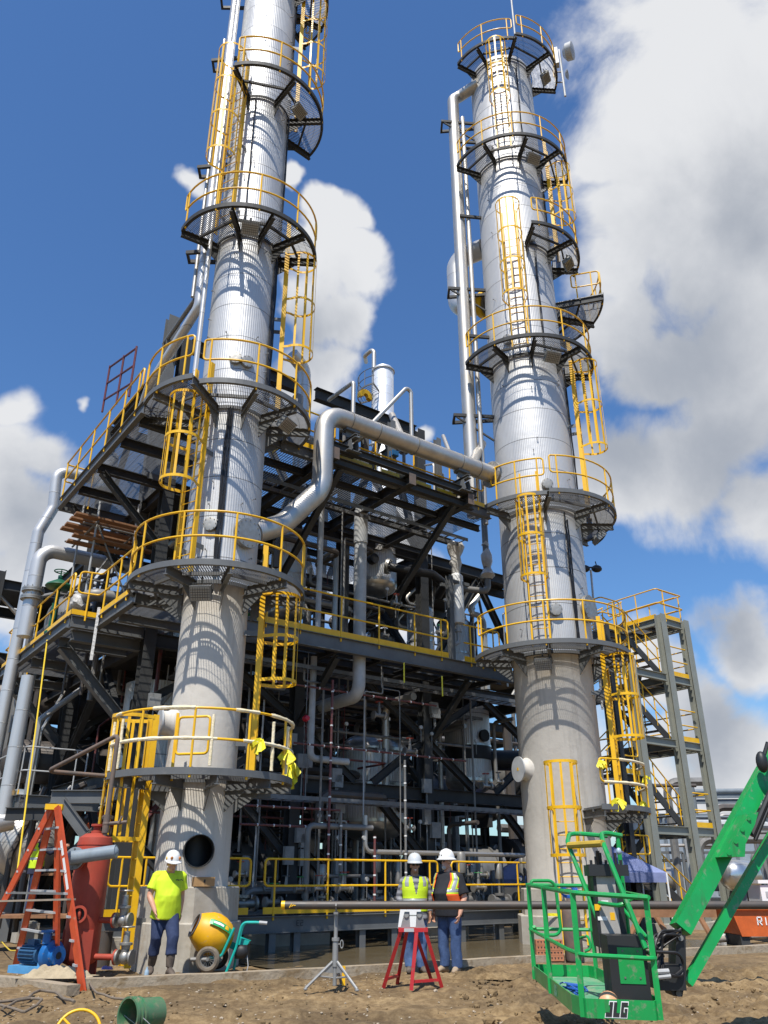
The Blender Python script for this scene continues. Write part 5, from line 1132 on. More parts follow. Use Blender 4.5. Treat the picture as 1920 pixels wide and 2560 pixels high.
for k in (0, 2):
    mb = MB(); mb.bar(feet[k].lerp(tops[k], .5), feet[(k+2) % 4].lerp(tops[(k+2) % 4], .5), .012, .03); 
    if k == 0: P('spreader', mb, M['dullpipe'], t)
for f in (.57,.66,.76):
    mb = MB(); p = N1.lerp(tops[0], f); d = (tops[0]-N1).normalized(); mb.bar(p-d*.12, p+d*.1, .0035, .055, axx); mb.v = [Vector(q)-off.normalized()*.0085 for q in mb.v]; P('sticker', mb, M['white'], t)
mb = MB(); mb.bar(N2.lerp(tops[2],.45)-axx*.1, N1.lerp(tops[0],.47)+axx*.06, .14, .025); O('plank', mb, mat('weathered_plank', (.33,.27,.20), .9, noise=6), 'grey weathered plank laid through the orange stepladder', 'plank', N2.lerp(N1,.5)+EZ)
# red filter vessel with grey outlet
c = onz(192,2440,.04); zt = zat_ = CAMZ + c.y*math.tan(TH+math.atan((1280-2088)/FPX)); zb = CAMZ + c.y*math.tan(TH+math.atan((1280-2395)/FPX))
t = T('filter_vessel', 'red primed upright filter vessel with a grey outlet pipe', 'vessel', (c.x,c.y,0)); r = .275; o = Vector((c.x,c.y,0))
mb = MB(); mb.lathe([(0,zb-.13),(.14,zb-.11),(.24,zb-.06),(r,zb+.02),(r,zt-.12),(.26,zt-.04),(.17,zt+.02),(0,zt+.04)], 40, o); P('shell', mb, M['red'], t)
mb = MB(); mb.arc(o, r+.002, 0, 359.9, zt-.155, zt-.14, .012, 40); P('weld_band', mb, M['red'], t)
for a in (-75, 35, 150):
    mb = MB(); mb.bar(pol(o,a,r+.02,.04), pol(o,a,r-.0,zb+.4), .16, .02, rdir(a)); P('leg', mb, M['red'], t)
mb = MB(); mb.cyl(o, o+EZ*(zb-.08), .055, 12); P('drain', mb, M['red'], t)
q = pol(o,-20,r,zt-.36); ax = Vector((-.25,-.95,0)).normalized(); gp = mat('grey_blue_pipe', (.24,.29,.33), .4, noise=5)
mb = MB(); mb.cyl(q-ax*.1, q+ax*.14, .11, 20); mb.lathe([(0,0),(.17,0),(.17,.04),(0,.04)], 24, q+ax*.13, ax); P('outlet_neck', mb, M['red'], t)
p0 = q+ax*.18; mb = MB(); mb.lathe([(0,0),(.165,0),(.165,.04),(.1,.05)], 24, p0, ax); e = p0+ax*.16; rx = Vector((.93,-.05,.12)).normalized(); mb.tube(fillet([p0+ax*.02, e, e+rx*.68], .14, 8)+[e+rx*.71, e+rx*.735, e+rx*.745], [.1]*10+[.085,.05,.0] if False else .1, 18)
mb.ball(e+rx*.68, .1, n=18, m=10); g = P('outlet_pipe', mb, gp, t); b = MB(); bolts_ring(b, p0, ax, .14, 8, .014, .06); P('bolts', b, M['dullpipe'], g)
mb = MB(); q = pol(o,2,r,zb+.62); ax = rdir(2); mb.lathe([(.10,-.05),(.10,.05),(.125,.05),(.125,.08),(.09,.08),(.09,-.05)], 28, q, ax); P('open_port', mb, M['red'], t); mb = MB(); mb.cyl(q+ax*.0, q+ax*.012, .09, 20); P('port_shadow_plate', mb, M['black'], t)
mb = MB(); q2 = q+ax*.03; mb.bar(q2-EZ*.07, q2+EZ*.07, .03, .03); mb.ball(q2, .03, .03, .07); P('port_hinge', mb, M['red'], t)
for zz_, L_ in ((zb+.53,.26),(zb+.02,.36)):
    mb = MB(); q = pol(o,78,r-.03,zz_); ax = rdir(78); mb.cyl(q, q+ax*L_, .045, 14); mb.lathe([(0,0),(.11,0),(.11,.03),(0,.03)], 20, q+ax*L_, ax); P('side_nozzle', mb, M['red'], t)
    v = T('gate_valve', 'grey flanged gate valve on the %s side nozzle of the red vessel' % ('upper' if zz_ > zb+.2 else 'lower'), 'valve', q+ax*(L_+.15)); w_ = q+ax*(L_+.16); mb = MB(); mb.cyl(q+ax*(L_+.035), q+ax*(L_+.065), .11, 18); mb.ball(w_, .09, .09, .1); mb.cyl(w_+ax*.1, w_+ax*.13, .11, 18); mb.lathe([(0,.05),(.06,.06),(.07,.16),(.1,.17),(.1,.2),(.05,.21),(.045,.36),(0,.36)], 16, w_); P('valve_body', mb, M['flange'], v)
    mb = MB(); hw = w_+EZ*.42; mb.tube([hw+Vector((math.cos(a),math.sin(a),0))*.1 for a in [2*PI*i/16 for i in range(16)]], .011, 6, closed=True); mb.tube([w_+EZ*.3, hw], .012, 6); [mb.tube([hw, hw+Vector((math.cos(a),math.sin(a),0))*.1], .009, 5) for a in (0,2.1,4.2)]; P('handwheel', mb, M['flange'], v)
mb = MB(); mb.lathe([(0,0),(.09,0),(.09,.03),(.06,.04),(.06,.1),(.10,.11),(.10,.14),(0,.14)], 18, o+Vector((0,0,zt+.03))); P('top_nozzle', mb, M['red'], t)
# rusty pipe handrail rising over the vessel
k0 = o+Vector((.17,-.1,zt-.25)); k1 = ony(279,1842,c.y+.1); pipe([k0, Vector((k0.x,k0.y,k1.z)), ony(119,1928,c.y+.6), ony(290,1942,c.y+1.2)], .038, 'rustpipe', 'long rusty bare pipe rising from the red vessel then slanting left', .06, 10)
mb = MB(); q = k0+EZ*.42; mb.ball(q, .06); mb.tube([q-EZ*.14, q+EZ*.14], .055, 10); mb.tube([q, q+Vector((.32,.05,.03))], .03, 8); mb.tube([q+Vector((.2,0,0)), q+Vector((.24,.02,.12))], .02, 6); O('ball_valve', mb, M['rustpipe'], 'rusty threaded ball valve on the pipe above the red vessel', 'valve', q)
# blue pump and motor
c = onz(98,2432,.12); t = T('pump', 'bright blue centrifugal pump with ribbed motor beside stepladder', 'pump', (c.x,c.y,0)); bl = mat('pump_blue', (.01,.13,.40), .4, noise=6, wear=(14,.6,(.2,.17,.13),.1,.8)); lb = mat('pump_base_blue', (.10,.34,.62), .5, noise=5)
ax = Vector((.86,-.5,0)).normalized(); sx = ax.cross(EZ); o = Vector((c.x,c.y,.12))
mb = MB(); mb.lathe([(0,-.05),(.15,-.05),(.2,-.02),(.215,.03),(.2,.08),(.13,.10),(.11,.16),(.13,.16),(.13,.19),(.05,.19)], 32, o+ax*.18+EZ*.24, ax); mb.cyl(o+ax*.2+EZ*.4+sx*.12, o+ax*.2+EZ*.56+sx*.12, .06, 14); mb.cyl(o+ax*.2+EZ*.55+sx*.12, o+ax*.2+EZ*.58+sx*.12, .1, 16); P('volute', mb, bl, t)
mb = MB(); mb.cyl(o+ax*.36+EZ*.24, o+ax*.375+EZ*.24, .05, 16); P('suction_bore', mb, M['black'], t)
mb = MB(); mb.cyl(o-ax*.42+EZ*.24, o-ax*.02+EZ*.24, .115, 24)
for i in range(18):
    a = 2*PI*i/18; d = sx*math.cos(a)+EZ*math.sin(a); mb.bar(o-ax*.40+EZ*.24+d*.125, o-ax*.06+EZ*.24+d*.125, .008, .03, d)
mb.box(o-ax*.22+EZ*.40, .16, .12, .08, (ax,sx,EZ)); P('motor', mb, mat('motor_blue', (.03,.10,.2), .5, noise=6), t)
mb = MB(); mb.box(o-ax*.1+EZ*.04, .85, .32, .10, (ax,sx,EZ)); mb.box(o+ax*.15+EZ*.06, .2, .2, .16, (ax,sx,EZ)); P('base', mb, lb, t)
# crumpled tarp
def blobsheet(c, sx, sy, h, seed, m, name, label, cat):
    rr = random.Random(seed); n = 46; vs = []; off = Vector((seed*3.1, 0, 0))
    for j in range(n):
        for i in range(n):
            x = (i/(n-1)-.5)*2; y = (j/(n-1)-.5)*2; rr_ = max(abs(x), abs(y)); f = min(1, 1.9*max(0, 1-(x*x+y*y)**.7)); p = Vector((x*1.6, y*1.6, 0))+off
            z = h*f*(.55+.75*noise.noise(p*1.5)) + .5*h*abs(noise.noise(p*2.6))*min(1,f*3) + .22*h*abs(noise.noise(p*5))*min(1,f*3)
            vs.append(Vector((c.x+x*sx*(1+.2*noise.noise(p*1.5)), c.y+y*sy*(1+.2*noise.noise(p*1.4+Vector((4,0,0)))), c.z+max(.004,z))))
    mb = MB(); mb.add(vs, [(j*n+i, j*n+i+1, (j+1)*n+i+1, (j+1)*n+i) for j in range(n-1) for i in range(n-1)], True); return O(name, mb, m, label, cat, c)
blobsheet(onz(142,2442,.1), .50, .28, .13, 3, mat('tarp_beige', (.42,.34,.22), .85, noise=6, bump=(20,.5,.02)), 'tarp', 'crumpled beige tarp heaped on the ground by blue pump', 'tarp')
blobsheet(onz(1215,2446,.02), .55, .22, .10, 8, M['dirt'], 'soil_heap', 'low heap of churned soil at the feet of the man in black polo', 'soil')
# white blocks and footing by the ladder
for i, (px, py, s_, h_) in enumerate(((282,2405,.36,.40),(255,2408,.16,.6),(110,2330,.6,.5),(60,2350,.5,.42))):
    q = onz(px,py,.05); mb = MB(); 
    if i == 1: mb.lathe([(0,0),(.13,0),(.13,.55),(0,.55)], 20, Vector((q.x,q.y,0)))
    else: mb.box(Vector((q.x,q.y,h_/2)), s_, s_, h_, (EU,EV,EZ)); mb.box(Vector((q.x,q.y,h_+.02)), s_*.8, s_*.8, .04, (EU,EV,EZ))
    O('concrete_pier' if i != 1 else 'pipe_stub', mb, M['pedestal'] if i != 1 else M['blackpipe'], ['pale concrete pier behind the red vessel','dark upright pipe stub behind the red vessel','wide concrete pier seen through the stepladder','second concrete pier left behind the stepladder'][i], 'pier' if i != 1 else 'pipe', Vector((q.x,q.y,0)))
# yellow drum mixer on wheels
w0 = onz(525,2428,.03); Y = w0.y; t = T('cement_mixer', 'yellow barrel cement mixer on teal wheeled frame', 'mixer', w0)
Xm = Vector((1,0,0)); dc = ony(532,2337,Y); axd = Vector((-.80,-.35,.42)).normalized(); yl = mat('mixer_yellow', (.78,.41,.008), .45, noise=4, col2=(.62,.31,.01), wear=(9,.6,(.42,.33,.2),.1,.8)); teal = mat('mixer_teal', (.01,.42,.36), .35, noise=5)
prof = [(0,-.36),(.13,-.36),(.22,-.33),(.30,-.24),(.355,-.10),(.365,.04),(.34,.16),(.27,.29),(.225,.36),(.20,.38),(.20,.36),(.25,.28),(.32,.14),(.3,-.1),(.0,-.2)]
mb = MB(); mb.lathe([(r*.9,z*.9) for r,z in prof], 44, dc, axd); P('drum', mb, yl, t)
mb = MB(); mb.lathe([(.18,.315),(.194,.356),(.176,.36),(.166,.324)], 40, dc, axd); P('drum_rim', mb, M['dullpipe'], t)
# drum label, bent to the drum
sy = Vector((-axd.x*axd.z, -axd.y*axd.z, 1-axd.z*axd.z)).normalized(); sxx = axd.cross(sy); mb = MB(); mbw = MB(); lp_ = lambda f, a, rr_: dc+axd*f+(sy*math.sin(a)-sxx*math.cos(a)*(1 if sxx.y > 0 else -1))*rr_
def drum_r(f):
    pp = [p for p in prof[1:9]]
    for (r0,z0),(r1,z1) in zip(pp, pp[1:]):
        if z0 <= f <= z1: return r0+(r1-r0)*(f-z0)/(z1-z0)
    return .3
def drum_patch(f0, f1, a0, a1, lift, n=8):
    b = MB(); vs = []
    for i in range(n+1):
        f = f0+(f1-f0)*i/n
        for j in range(5): vs.append(lp_(f, a0+(a1-a0)*j/4, drum_r(f)+lift))
    b.add(vs, [(i*5+j, i*5+j+1, i*5+j+6, i*5+j+5) for i in range(n) for j in range(4)]); return b
d_ = P('label', drum_patch(-.22, .21, .34, .60, .004), mat('label_green', (.02,.34,.10), .4), t); P('label_text', drum_patch(-.03, .15, .43, .53, .008), M['white'], d_); P('label_mark', drum_patch(-.13, -.06, .40, .56, .008), M['yellow'], d_)
wc = w0+EZ*.19
for s_, yy in ((0,-.26),(1,.30)):
    o = wc+Vector((0 if not s_ else .04,yy,0)); mb = MB(); n = 28
    mb.lathe([(.115,-.03),(.125,-.05),(.16,-.055),(.19,-.03),(.19,.03),(.16,.055),(.125,.05),(.115,.03)], 36, o, Vector((0,1,0))); w = P('wheel', mb, mat('muddy_tyre', (.20,.165,.12), .9, noise=8, col2=(.10,.085,.07)) if not s_ else M['black'], t)
    mb = MB(); mb.lathe([(.115,-.03),(.115,.03),(.105,.03),(.105,-.03),(.115,-.03)], 30, o, Vector((0,1,0))); mb.cyl(o-Vector((0,.05,0)), o+Vector((0,.05,0)), .025, 10)
    for i in range(14):
        a = 2*PI*i/14; mb.tube([o, o+Vector((math.cos(a),0,math.sin(a)))*.11], .004, 4)
    P('spokes', mb, M['dullpipe'], w)
mb = MB(); mb.tube([wc+Vector((0,-.26,0)), wc+Vector((.04,.3,0))], .02, 8); mb.tube([wc+Vector((-.02,-.25,.0)), wc+Vector((-.28,-.25,.0))], .035, 8); P('axle', mb, M['dullpipe'], t)
for yy, sft in ((-.20,0),(.24,.05)):
    pts = [wc+Vector((.30+sft,yy,-.19)), ony(590+sft*60,2370,Y+yy)+Vector((0,0,0)), ony(606+sft*60,2306,Y+yy), ony(640,2306,Y+yy), ony(662,2308,Y+yy)]
    mb = MB(); mb.tube(fillet(pts, .1, 5), .022, 8); P('handle_frame', mb, teal, t)
    mb = MB(); mb.tube([ony(648,2306,Y+yy), ony(668,2308,Y+yy)], .027, 8); P('grip', mb, M['lightgrey'], t)
mb = MB(); mb.tube(fillet([wc+Vector((.0,-.2,.02)), wc+Vector((.2,-.2,.03)), wc+Vector((.38,-.2,.45))], .1), .022, 8); P('yoke', mb, teal, t); mb = MB(); mb.bar(dc-axd*.31, dc-axd*.5, .10, .10); P('drum_shaft', mb, teal, t)
mb = MB(); q = ony(608,2352,Y); mb.prism([q+Vector((-.06,-.1,.06)), q+Vector((.12,-.1,0)), q+Vector((.09,-.1,-.05)), q+Vector((-.06,-.1,-.06))], Vector((0,.18,0))); P('motor_guard', mb, teal, t)
mb = MB(); q = ony(606,2378,Y); mb.box(q, .2,.3,.2); mb.ball(q+Vector((0,-.15,0)), .11, .06, .1); P('motor', mb, M['black'], t)
mb = MB(); mb.tube([q+Vector((.1,-.12,-.05)), q+Vector((.13,-.14,-.2)), q+Vector((.11,-.15,-.3))], .008, 6); P('power_lead', mb, M['lightgrey'], t)
# cardboard box on the pedestal ledge
q = pol(Lc, 28, .80, 1.28); mb = MB(); bx = rdir(24).cross(EZ); mb.box(q+EZ*.08, .36, .2, .15, (bx, rdir(24), EZ)); bt = O('cardboard_box', mb, mat('cardboard', (.42,.25,.11), .85, noise=6), 'brown cardboard box on the pedestal ledge under the round opening', 'box', q)
mb = MB(); mb.box(q+EZ*.09+rdir(24)*.102, .03, .002, .05, (bx, rdir(24), EZ)); k = O('box_mark', mb, M['ink'], None, None, q); k.parent = bt; k.location = (0,0,0)
# pipe across the stands
PYp = 12.95; pa = ony(704,2263,PYp); pb = ony(2150,2268,PYp); pb.z = pa.z
t = T('long_pipe', 'long dark bare pipe laid level across the stands', 'pipe', pa)
mb = MB(); n = 22
mb.tube([pa, pb], .056, 20, cap=False); mb.tube([pa+Vector((.01,0,0)), pb], .046, 20); P('pipe_run', mb, M['blackpipe'], t)
mb = MB(); mb.lathe([(.046,-.002),(.0575,-.002),(.0575,.05),(.0565,.05)], 20, pa, (pb-pa)); P('painted_end', mb, M['yellow'], t)
mb = MB(); 
for a_ in (0,.05,.1): mb.bar(pa+Vector((.12+a_*.6,-.0575,-.03+a_*.3)), pa+Vector((.15+a_*.6,-.0575,.02-a_*.2)), .012, .003, Vector((0,1,0)))
P('paint_mark', mb, M['yellow'], t)
# tripod jack stand
fz = 0.01; b = Vector((ony(838,2400,PYp).x, PYp, 0)); t = T('pipe_stand', 'grey tripod pipe jack stand under the left end of dark pipe', 'stand', b); gst = mat('stand_steel', (.33,.33,.32), .5, metal=.4, noise=6)
mb = MB(); mb.tube([b+EZ*.28, b+EZ*.62], .042, 12); mb.tube([b+EZ*.62, b+EZ*(pa.z-.12)], .028, 12); mb.tube([b+EZ*.60, b+EZ*.64], .055, 12); mb.tube([b+EZ*.05, b+EZ*.3], .03, 10); P('post', mb, gst, t)
for a in (-70, 50, 170):
    d = rdir(a); mb = MB(); mb.tube([b+EZ*.34+d*.04, b+d*.42+EZ*.03], .02, 8); mb.tube([b+EZ*.14+d*.02, b+d*.24+EZ*.17], .012, 6); mb.ball(b+d*.42+EZ*.02, .03, .03, .02, 8, 5); P('leg', mb, gst, t)
    mb = MB(); mb.prism([b+EZ*.36+d*.03+d.cross(EZ)*.004, b+EZ*.2+d*.03+d.cross(EZ)*.004, b+EZ*.22+d*.2+d.cross(EZ)*.004], d.cross(EZ)*-.008); P('gusset', mb, gst, t)
mb = MB(); h_ = b+EZ*(pa.z-.1); mb.bar(h_-Vector((0,.12,0)), h_+Vector((0,.12,0)), .06, .03); mb.bar(h_-Vector((0,.03,0)), h_-Vector((0,.12,-.11)), .05, .02, Vector((1,0,0))); mb.bar(h_+Vector((0,.03,0)), h_+Vector((0,.12,.11)), .05, .02, Vector((1,0,0))); P('vee_head', mb, M['dullpipe'], t)
mb = MB(); q = b+EZ*.56+Vector((.09,-.03,0)); mb.tube([q+Vector((.02*math.cos(a),0,.05*math.sin(a))) for a in [2*PI*i/14 for i in range(14)]], .008, 6, closed=True); mb.tube([b+EZ*.56, q-Vector((.02,0,0))], .008, 6); P('handle', mb, gst, t)
mb = MB(); q = b+Vector((.12,.1,.16)); mb.box(q+EZ*.0, .045, .03, .24); O('spirit_level', mb, M['yellow'], 'small yellow level leaning at the foot of the tripod stand', 'level', q)
# red pipe stand with four legs
F_ = [onz(959,2466,.01), onz(1028,2474,.01), onz(1105,2468,.01), onz(1000,2432,.01), onz(1066,2432,.01)]
zs_ = .74; tl_, tr_ = ony(1008,2330,13.0), ony(1057,2330,13.0); tl_.z = tr_.z = zs_; b = (tl_+tr_)/2; b.z = 0
t = T('trestle_stand', 'red four legged trestle stand with roller heads under dark pipe', 'stand', b); rd = mat('stand_red', (.52,.025,.03), .42, noise=5, wear=(16,.6,(.2,.12,.08),.1,.8))
mb = MB(); mb.box(Vector((b.x,13.02,zs_)), .42, .26, .05); P('top_plate', mb, rd, t)
tops = [Vector((b.x-.17,12.92,zs_)), Vector((b.x+.05,12.92,zs_)) , Vector((b.x+.17,12.92,zs_)), Vector((b.x-.08,13.12,zs_)), Vector((b.x+.02,13.12,zs_))]
ft = [Vector((F_[0].x,F_[0].y,0)), Vector((F_[1].x,F_[1].y,0)), Vector((F_[2].x,F_[2].y,0)), Vector((b.x-.22,13.75,0)), Vector((b.x+.30,13.75,0))]
for a, q in zip(ft, tops):
    mb = MB(); mb.bar(a, q, .05, .05, Vector((0,1,0))); P('leg', mb, rd, t)
for a, q in ((0,3),(1,2)):
    mb = MB(); mb.bar(ft[a].lerp(tops[a],.14), ft[q].lerp(tops[q],.14), .035, .035); P('stretcher', mb, rd, t)
mb = MB(); mb.box(Vector((b.x-.06,12.888,zs_)), .14, .003, .045); P('label_plate', mb, M['lightgrey'], t)
for s_ in (-.11,.11):
    mb = MB(); q = Vector((b.x+s_,13.0,zs_+.02)); mb.prism([q+Vector((-.07,-.03,0)), q+Vector((.07,-.03,0)), q+Vector((.04 - s_*.2,-.03,.21)), q+Vector((-.03 - s_*.2,-.03,.21))], Vector((0,.06,0))); mb.cyl(q+Vector((-s_*.15,-.05,.17)), q+Vector((-s_*.15,.07,.17)), .035, 12); P('roller_head', mb, gst, t)
# green bucket on its side
q = onz(335,2556,.0); q = onz(318,2545,.14); ax = Vector((-.62,-.78,.02)).normalized(); bg = mat('bucket_green', (.03,.17,.07), .5, noise=9, col2=(.10,.14,.08), wear=(7,.5,(.26,.2,.13),.14,.85)); sd = ax.cross(EZ).normalized()
t = T('bucket', 'dusty green plastic bucket lying on its side in the dirt', 'bucket', Vector((q.x,q.y,0))); o = Vector((q.x,q.y,.155))
mb = MB(); mb.lathe([(.16,.0),(.152,0),(.135,-.36),(0,-.36),(0,-.37),(.143,-.37),(.15,-.12),(.165,-.12),(.165,-.105),(.153,-.10),(.155,-.075),(.168,-.075),(.168,-.06),(.156,-.055),(.157,-.03),(.172,-.03),(.172,.0),(.16,.0)], 40, o, ax); P('body', mb, bg, t)
mb = MB(); vs = []
for i in range(8):
    a = math.radians(50+ i*5); d = EZ*math.sin(a)-sd*math.cos(a)*-1
    for f in (-.30,-.14): vs.append(o+ax*f+d*(.1525 if f > -.2 else .1475))
mb.add(vs, [(i*2,i*2+1,i*2+3,i*2+2) for i in range(7)]); P('paper_label', mb, M['lightgrey'], t)
mb = MB(); hp_ = [o-ax*.06+sd*.16*math.cos(a)+(-EZ*.3+Vector((.4,.1,0)))*math.sin(a)*.55 for a in [PI*i/12 for i in range(13)]]; mb.tube([Vector((p.x,p.y,max(.02,p.z))) for p in hp_], .004, 5); P('wire_handle', mb, M['lightgrey'], t)
# yellow handwheel with a blue hub at the bottom edge
q = onz(190,2612,.0); t = T('handwheel', 'yellow spoked handwheel standing in the dirt by the bottom edge', 'wheel', Vector((q.x,q.y,0))); nx = Vector((.25,-.85,.45)).normalized(); X = nx.orthogonal().normalized(); Y_ = nx.cross(X); o = Vector((q.x,q.y,.09)); mb = MB()
mb.tube([o+(X*math.cos(a)+Y_*math.sin(a))*.2 for a in [2*PI*i/36 for i in range(36)]], .014, 10, closed=True); [mb.tube([o, o+(X*math.cos(a)+Y_*math.sin(a))*.2], .012, 8) for a in (.6,2.7,4.8)]; P('rim', mb, M['yellow'], t)
mb = MB(); mb.ball(o-nx*.08-EZ*.02, .11, .11, .10, 16, 10); P('hub_cover', mb, mat('dusty_blue', (.05,.08,.14), .6, noise=6), t)
# hoses and cables lying about
def ground_line(pts, r, m, label, z=.03):
    ps = [onz(x,y,.02) for x,y in pts]; out = []
    for a, b in zip(ps, ps[1:]):
        for k in range(6): q = a.lerp(b, k/6); out.append(Vector((q.x, q.y, z+.03*noise.noise(q*2.0))))
    q = Vector(ps[-1]); q.z = z; out.append(q)
    sm = [out[0]]+[(out[i-1]+out[i]*2+out[i+1])/4 for i in range(1,len(out)-1)]+[out[-1]]
    mb = MB(); mb.tube(sm, r, 8); O('hose', mb, m, label, 'hose', sm[0])
hm = mat('dusty_hose', (.19,.15,.11), .85, noise=8)
ground_line([(-20,2512),(30,2508),(70,2500),(80,2490),(100,2484),(140,2490),(165,2505),(185,2512)], .018, hm, 'dusty hose snaking left to right over the dirt', .05)
ground_line([(5,2530),(40,2512),(75,2505),(105,2508),(90,2522),(60,2538),(30,2530),(0,2520)], .016, hm, 'looped dusty hose coil near the bottom left corner', .05)
ground_line([(218,2440),(218,2455),(226,2475),(245,2492),(275,2502),(330,2508)], .014, hm, 'dusty cable running down from the kerb by the stepladder foot', .06)
ground_line([(0,2372),(20,2395),(50,2400),(90,2402)], .012, mat('yellow_hose', (.6,.42,.03), .6), 'thin yellow hose lying behind the stepladder', .16)
q = onz(364,2456,.02); mb = MB(); mb.lathe([(0,0),(.033,0),(.033,.13),(.028,.15),(.012,.18),(.012,.2),(0,.2)], 16, q); O('water_bottle', mb, mat('bottle_blue', (.30,.40,.48), .15), 'small clear water bottle standing against the kerb', 'bottle', q)
blobsheet(onz(688,2444,.02), .09, .06, .05, 5, M['ytape'], 'tape_scrap', 'crumpled scrap of yellow tape on the dirt', 'scrap')
blobsheet(onz(268,2424,.02), .10, .06, .05, 6, mat('purple_scrap', (.25,.2,.45), .7), 'tape_scrap', 'purple scrap lying behind the red vessel legs', 'scrap')
# gas cylinder, brick pack, blue hose reel by the right pedestal
q = onz(1437,2402,.02); t = T('gas_cylinder', 'brown gas cylinder with blue hoses standing before the right pedestal', 'cylinder', q); mb = MB(); mb.lathe([(0,0),(.16,0),(.17,.03),(.17,.80),(.15,.9),(.08,.97),(.06,1.0),(.06,1.05),(0,1.05)], 24, q); P('body', mb, M['rustpipe'], t)
bh = mat('blue_hose', (.02,.10,.38), .4); mb = MB(); o = q+EZ*1.1
for k in range(3): mb.tube([o+Vector((.12*math.cos(a)*(1+.2*k), .06*math.sin(a*2), .05+.10*math.sin(a)+.02*k)) for a in [2*PI*i/18 for i in range(18)]], .014, 6, closed=True)
P('hose_coil', mb, bh, t)
q = onz(1374,2402,.02); t = T('brick_pack', 'small stack of orange perforated bricks beside the gas cylinder', 'bricks', q); bm_ = mat('brick_orange', (.45,.18,.09), .85, noise=6)
for k in range(4):
    mb = MB(); mb.box(q+EZ*(.045+.088*k), .5, .22, .084); br_ = P('brick_course', mb, bm_, t); mb = MB()
    for i in range(8): p = q+EZ*(.045+.088*k)+Vector((-.21+.06*i,-.111,0)); mb.prism([p+Vector((-.018,0,.02)), p+Vector((0,0,-.02)), p+Vector((.018,0,.02))], Vector((0,.002,0)))
    P('perforations', mb, M['black'], br_)
q = onz(1338,2398,.02); blobsheet(q, .10, .08, .16, 9, bh, 'blue_bag', 'crumpled blue bag on the ground left of the bricks', 'bag')
q = onz(1368,2286,.63); mb = MB(); mb.box(pol(Rc,-26,1.43,.66), .5,.02,.06,(rdir(-26).cross(EZ)*-1, rdir(-26), EZ)); O('caution_tape', mb, M['ytape'], 'strip of yellow caution tape on the right pedestal ledge', 'tape', pol(Rc,-26,1.43,.66))
# ------------------------------------------------------------------ boom lift
zf = .41
FL, FR_, BL = onz(1447,2544,zf), onz(1668,2553,zf), onz(1326,2438,zf); BL = FL+(BL-FL)*.92; BR = BL+(FR_-FL)*1.02
dX = (FR_-FL).normalized(); dY = (BL-FL).normalized(); lw = (FR_-FL).length; ll = (BL-FL).length
t = T('boom_lift', 'green boom lift basket with jib reaching up out of frame', 'boom lift', Vector((FL.x,FL.y,0)))
def LP(x, y, z): return FL + dX*(x*lw) + dY*(y*ll) + EZ*(z if z < .3 else z*.87)
out = [(.10,0),(.88,0),(1,.05),(1,.95),(.92,1),(.06,1),(0,.93),(0,.09)]
mb = MB(); n = len(out); th_ = .012
for i in range(n):
    a = LP(*out[i],0); b = LP(*out[(i+1) % n],0); mb.bar(a+EZ*.066, b+EZ*.066, .012, .132)
P('toe_board', mb, M['green'], t)
mb = MB(); mb.prism([LP(x*.98+.01,y*.985+.008,.0) for x,y in out], EZ*.02); P('floor', mb, mat('lift_floor_green', (.05,.27,.13), .6, noise=5, col2=(.16,.34,.2), wear=(6,.5,(.28,.30,.2),.14,.8)), t)
def ltube(pts, name, r=.019, m='green', rad=.08): mb = MB(); mb.tube(fillet([LP(*p) for p in pts], rad, 4), r, 8); return P(name, mb, M[m] if isinstance(m,str) else m, t)
for x, y, h in ((0,.95,1.06),(.0,.52,1.05),(.07,.02,1.02),(.95,.02,.98),(1,.95,1.06),(1,.5,.98)):
    mb = MB(); mb.bar(LP(x,y,.0), LP(x,y,h), .045, .045, dX); P('post', mb, M['green'], t)
ltube([(0,1,1.07),(0,.55,1.05),(0,.1,1.03),(.08,.0,1.02),(.95,0,.98)], 'top_rail', .02); ltube([(1,.06,.5),(1,1,.55)], 'mid_rail'); ltube([(0,1,.55),(0,.09,.52),(.1,0,.5),(.97,0,.48),(1.02,.1,.48)], 'mid_rail', .018)
ltube([(1,.04,.98),(1,1,1.06),(0,1,1.07)], 'top_rail', .02); ltube([(1,1,.55),(0,1,.55)], 'mid_rail', .018)
ltube([(0,.86,1.05),(.0,.86,1.12),(.42,.9,1.12),(.46,.9,.5),(0.05,.9,.5),(.0,.86,.6)], 'gate_loop', .018)
# console and guard frame
def lbox(x, y, z, sx, sy, sz, name, m, par=None, tilt=0): mb = MB(); mb.box(LP(x,y,z), sx, sy, sz, (dX,dY,EZ)); return P(name, mb, M[m] if isinstance(m,str) else m, par or t)
bk = mat('lift_black', (.02,.021,.022), .45, noise=4)
cb_ = lbox(.72,.14,.36, .30, .30, .50, 'control_cabinet', bk); lbox(.75,.14-.153/ll,.40, .20,.006,.26, 'cabinet_door', M['green'], cb_)
lbox(.66,.24,.90, .24,.26,.66, 'console', bk); lbox(.64,.24-.133/ll,.90,.16,.006,.46,'decal_panel', mat('faded_decal', (.38,.36,.33), .5, noise=8), cb_)
mb = MB(); mb.box(LP(.68,.22,1.22), .34,.24,.09,(dX,dY,EZ)); P('control_panel', mb, bk, t)
mb = MB()
for k in range(7): p = LP(.48+.065*k,.20,1.26); mb.tube([p, p+EZ*(.05+.03*(k%3))], .012, 6)
mb.tube([LP(.58,.2,1.25), LP(.56,.18,1.40)], .018, 8); P('joysticks', mb, M['black'], t)
mb = MB(); p = LP(.86,.2,1.40); mb.ball(p, .024,.024,.03,10,6); P('beacon', mb, mat('beacon_blue', (.35,.45,.55), .2), t)
